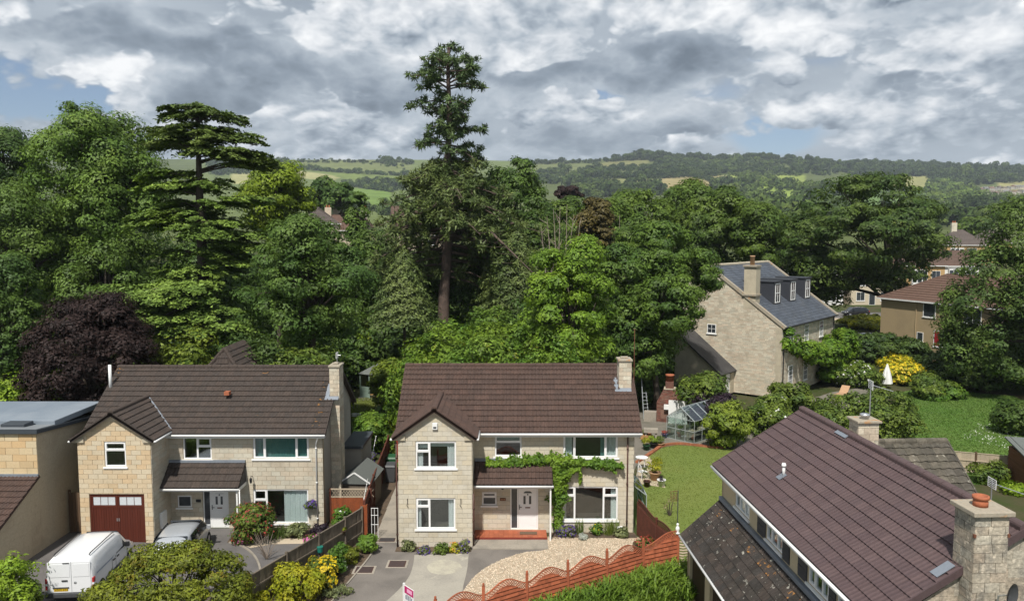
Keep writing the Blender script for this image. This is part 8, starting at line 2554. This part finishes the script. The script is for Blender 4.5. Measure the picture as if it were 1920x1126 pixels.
shrub('low_shrub', 'yellow green shrub at the foot of the grey fence, bottom edge', 478, 1150, 0, 1.2, .9, 'gold', 1500, PL, lobes=7, z=0)


def clump_blades(name, label, loc, w, h, n, mat, group=None, cat='plant', bw=.018, lean=.5, flowers=None):
    rg = nrg(); t = thing(name, label, cat, loc, 0, group)
    a = rg.uniform(0, 6.283, n); r = np.sqrt(rg.uniform(0, 1, n)) * w / 2; x, y = r * np.cos(a), r * np.sin(a)
    hh = h * rg.uniform(.6, 1.15, n); b = rg.uniform(0, 6.283, n); ln = lean * hh * rg.uniform(.2, 1.2, n)
    lx, ly = np.cos(b) * ln, np.sin(b) * ln; sx, sy = -np.sin(b) * bw, np.cos(b) * bw
    z = np.zeros(n)
    V = np.stack([np.stack([x - sx, y - sy, z], -1), np.stack([x + sx, y + sy, z], -1), np.stack([x + lx * .45 + sx * .9, y + ly * .45 + sy * .9, hh * .72], -1), np.stack([x + lx * .45 - sx * .9, y + ly * .45 - sy * .9, hh * .72], -1),
                  np.stack([x + lx, y + ly, hh * .92], -1), np.stack([x + lx, y + ly, hh * .921], -1)], 1).reshape(-1, 3)
    i = np.arange(n)[:, None] * 6
    F = np.concatenate([i + np.array([[0, 1, 2, 3]]), i + np.array([[3, 2, 5, 4]])], 0)
    link(np_mesh('blades', V, F), 'blades', t, LF[mat])
    if flowers:
        m_, k, s = flowers; j = rg.choice(n, k, replace=False)
        P = np.stack([x[j] + lx[j] * .7, y[j] + ly[j] * .7, hh[j] * 1.0], -1); foliage('flowers', P, unit(rg.normal(0, .5, (k, 3)) + [0, -.4, .6]), np.full(k, s), LF[m_], t, rg, .9)['kind'] = 'stuff'
    return t


DL = 'daylilies along the red fence'
for i in range(11):
    f = i / 10; x, y = -.35 + 7.2 * f, 26.35 + 4.55 * f
    clump_blades('daylily_clump', 'arching green daylily clump in front of the red fence, ' + ['first from the bottom edge', 'second from the bottom edge', 'third from the bottom edge', 'with an orange flower', 'left of the middle', 'in the middle of the row', 'right of the middle', 'fourth from the garage', 'third from the garage', 'second from the garage', 'nearest the garage'][i],
                 (x, y, 0), 1.25, .85, 300, 'blade', DL, bw=.032, lean=1.0, flowers=('orangef', 2, .12) if i == 3 else None)
for i in range(5):
    clump_blades('daylily_clump', 'outer daylily clump spilling over the tarmac edge, ' + ['lowest in view', 'next to the lowest', 'middle one', 'next to the topmost', 'topmost'][i], (1.6 + 1.25 * i, 26.7 + .72 * i, 0), 1.2, .7, 280, 'blade', DL, bw=.032, lean=1.0)
# bed of the left house
BA = 'plants in front of the left house'
shrub('red_flowered_shrub', 'big shrub with coral red flowers in front of the left house', 470, 1016, 0, 1.95, 1.75, 'shrub', 5600, BA, lobes=10, px=2.5, z=0, flowers=('red', 620, .085))
shrub('purple_flower_basket', 'basket of violet petunias under the right end of the left house window', 582, 975, 36.6, .45, .34, 'shrub', 400, BA, lobes=6, z=1.05, flowers=('violet', 220, .055), stems=False)
shrub('grey_green_shrub', 'rounded grey green shrub below the big window of the left house', 553, 1006, 0, .95, .7, 'lavender', 1500, BA, lobes=7, z=0)
shrub('dark_purple_shrub', 'near black purple leaved shrub at the corner of the left house', 601, 1003, 0, .8, .55, 'purple', 800, BA, lobes=6, z=0)
shrub('pink_flowers', 'low cushion of pink flowers beside the sand border', 585, 1014, 0, 1.0, .22, 'shrub', 400, BA, lobes=6, z=0, flowers=('pink', 330, .07), stems=False)
shrub('pink_flowers', 'low pink flowers at the foot of the coral shrub', 455, 1019, 0, .5, .2, 'shrub', 200, BA, lobes=5, z=0, flowers=('pink', 140, .07), stems=False)
clump_blades('leafy_clump', 'narrow green leaved clump between the coral shrub and the sand border', fp(520, 1008), .9, .6, 200, 'shrub', BA, bw=.012)
rg = nrg(); bs = thing('bare_shrub', 'bare twiggy shrub behind the grey fence on the left drive', 'shrub', fp(500, 1048)); m = MB()
for i in range(26):
    a = rg.uniform(0, 6.28); d = Vector((math.cos(a) * .7, math.sin(a) * .5, rg.uniform(.5, 1.25))); m.tube([(0, 0, 0), d * .5 + Vector((0, 0, .1)), d], [.014, .01, .004], 4)
    m.tube([d * .6, d * .6 + Vector((rg.uniform(-.3, .3), rg.uniform(-.3, .3), .3))], [.007, .003], 4)
m.build('twigs', BARK_DEAD, bs)
# beds of the middle house
BB = 'plants along the front of the middle house'
for i, (u, v, w, h, lf, fl2, lb) in enumerate([(765, 1032, .6, .42, 'lavender', None, 'grey green lavender at the left corner of the gabled wing'), (795, 1036, .5, .3, 'lavender', ('violet', 120, .05), 'low lavender under the left of the ground floor window'), (828, 1036, .65, .5, 'shrub', None, 'feathery green plant under the middle of the ground floor window'),
                                             (852, 1034, .4, .4, 'gold', ('orangef', 30, .06), 'yellow green plant with orange flowers at the wing foot'), (870, 1033, .55, .45, 'lavender', ('violet', 60, .05), 'grey lavender by the brown downpipe of the wing'),
                                             (1062, 1004, .95, .5, 'lavender', ('violet', 420, .055), 'large violet lavender right of the porch post'), (1093, 1011, .34, .28, 'silver', None, 'small silver leaved plant at the edge of the gravel'), (1118, 1002, .5, .55, 'laurel2', ('yellow', 24, .06), 'leafy plant with yellow flowers under the large front window'),
                                             (1165, 1005, .75, .4, 'lavender', None, 'grey green shrub before the white box at the right corner')]):
    shrub('bedding_plant', lb, u, v, 0, w, h, lf, int(900 * w), BB, 'plant', lobes=6, z=0, flowers=fl2, stems=False, px=2.2)
for i, (u, v, lb) in enumerate([(1085, 1000, 'tall thin leaved plant right of the big lavender'), (1140, 1002, 'tall spiky plant left of the white box'), (1152, 1000, 'spiky plant just beside the white box')]):
    clump_blades('spiky_plant', lb, fp(u, v), .45, .75, 70, 'shrub', BB, bw=.01, lean=.3)
shrub('side_shrub', 'leafy shrub with a white flower in front of the orange fence panel', 640, 1000, 0, .95, 1.35, 'laurel2', 2300, lobes=8, z=0, flowers=('white', 4, .12))
shrub('side_shrub', 'yellow green shrub peeping over the grey fence beside the orange panel', 664, 1003, 0, .9, .95, 'gold', 1300, lobes=7, z=0)
hb1 = pot('small hanging basket on the inner post of the grey fence', (-7.66, 33.9, .85), .16, .18, FENCE_BR, 'front', .12, 160, 'hanging_basket')
tag(MB().lathe([(.11, 0), (.13, .2), (.14, .2), (.14, .24), (.0, .24)], 12).build('teal_pot', TEALPL, loc=(-8.22, 32.1, .78)), 'teal pot hung on a post of the grey fence', 'pot')
tag(MB().lathe([(.2, 0), (.22, .05), (.17, .09), (.16, .02)], 14).build('pot_ring', CONCRETE2, loc=(-9.1, 30.05, .72)), 'pale ring shaped pot holder hung on the grey fence', 'pot holder')
# greenery between and behind the houses
SG = 'shrubs of the side garden'
shrub('garden_bush', 'round dark green bush between the two houses beside the side fence', 695, 848, 0, 2.6, 2.6, 'laurel2', 6500, SG, lobes=10, z=0, px=2.5)
shrub('garden_bush', 'olive green conifer like bush right of the summerhouse', 730, 770, 0, 3.0, 4.2, 'yewgold', 9000, SG, lobes=9, z=0, px=2.5)
shrub('garden_bush', 'bright green bush at the left eave of the middle house', 752, 790, 0, 1.4, 2.8, 'bright', 2200, SG, lobes=7, z=0)
shrub('garden_bush', 'orange flowered bush by the left eave of the middle house', 745, 812, 0, 1.0, 1.2, 'gold', 900, SG, lobes=6, z=0, flowers=('orangef', 120, .1))
shrub('catmint', 'low violet flowered border plant behind the small shed', 690, 862, 0, 1.2, .4, 'lavender', 700, SG, lobes=6, z=0, flowers=('violet', 200, .07))
GG = 'shrubs round the stone house garden'
for u, v, w, h, lf, n, fl2, lb in [(1366, 838, 3.0, 3.0, 'yewgold', 9000, None, 'golden green weeping conifer right of the greenhouse'), (1440, 815, 3.0, 2.7, 'shrub', 8000, ('white', 90, .16), 'green bush dotted with white flowers behind the near roof'),
                                    (1480, 775, 3.0, 2.4, 'shrub', 5200, None, 'green shrub at the corner of the stone house'), (1632, 835, 6.6, 3.6, 'shrub', 15000, None, 'wide olive green bush behind the ridge chimney of the near house'), (1680, 828, 1.5, 1.8, 'laurel2', 2600, None, 'green bush at the left side of the large lawn'),
                                    (1690, 716, 4.6, 2.0, 'gold', 5200, ('yellow', 1500, .2), 'bright yellow flowering shrub behind the white parasol'), (1682, 694, 3.4, 1.4, 'gold', 2600, ('yellow', 800, .2), 'smaller yellow flowering shrub up behind the parasol'),
                                    (1600, 722, 4.6, 2.2, 'shrub', 6000, ('white', 160, .17), 'rose bushes with pale flowers left of the parasol'), (1560, 700, 3.0, 2.0, 'darkshrub', 3600, None, 'dark shrub behind the creeper at the end of the stone house'),
                                    (1640, 690, 7.0, 3.0, 'darkshrub', 12000, None, 'dark hedge in front of the hidden blue cars'), (1700, 672, 6.0, 2.6, 'darkshrub', 8000, None, 'dark hedge at the foot of the tan house'), (1620, 612, 7.5, 1.6, 'gold', 5200, None, 'yellow green hedge by the road'),
                                    (1757, 744, 4.2, 1.0, 'laurel2', 7000, None, 'clipped bright green hedge along the back of the large lawn'), (1905, 812, 2.6, 2.2, 'oak', 6000, None, 'round dark bush at the right edge of the large lawn'), (1835, 728, 9.0, 3.2, 'darkshrub', 14000, None, 'dark bushes in the shade behind the large lawn'),
                                    (1745, 745, 3.0, 2.2, 'shrub', 3600, None, 'loose green shrub between the parasol and the clipped hedge'), (1836, 905, .9, 1.2, 'shrub', 1100, None, 'green bush before the pale fence'), (1866, 905, .8, 1.3, 'shrub', 1000, None, 'second green bush before the pale fence, nearer the shed'),
                                    (1540, 775, 2.6, 1.0, 'shrub', 2200, None, 'low plants along the terrace of the stone house'), (1905, 925, 1.0, .6, 'bright', 1500, None, 'bright green plants below the brown shed')]:
    shrub('garden_shrub', lb, u, v, 0 if v > 700 else {716: 75, 694: 82, 700: 80, 690: 86, 672: 88, 612: 112}.get(v, 0), w, h, lf, n, GG, lobes=10, z=None if v <= 700 else 0, px=2.6, flowers=fl2, clump=.4)
# far left corner garden hedge between the houses' backs, closing the view under the trees
shrub('garden_bush', 'dark hedge behind the flat grey roof and the copper beech', 90, 760, 50, 10, 4.5, 'darkshrub', 14000, 'bushes behind the houses', lobes=12, z=0, d=3)
shrub('garden_bush', 'low dark hedge behind the left house', 400, 700, 54, 9, 4.0, 'dark', 12000, 'bushes behind the houses', lobes=12, z=0, d=3)

# pale air over the valley
def air():
    m = bpy.data.materials.new('valley air'); m.use_nodes = True
    g = NG(m.node_tree); out = g.n('ShaderNodeOutputMaterial'); v = g.n('ShaderNodeVolumePrincipled')
    v.inputs['Color'].default_value = (.80, .90, 1.0, 1); v.inputs['Density'].default_value = HAZE; v.inputs['Anisotropy'].default_value = 0.0
    g.put(out.inputs['Volume'], v.outputs[0])
    o = MB().box(-3700, 3700, -80, 3150, -40, 340).build('haze', m, kind='stuff'); o['label'] = 'thin blue haze over the far hillside'
    o.display_type = 'WIRE'


HAZE = 0.0001
air()
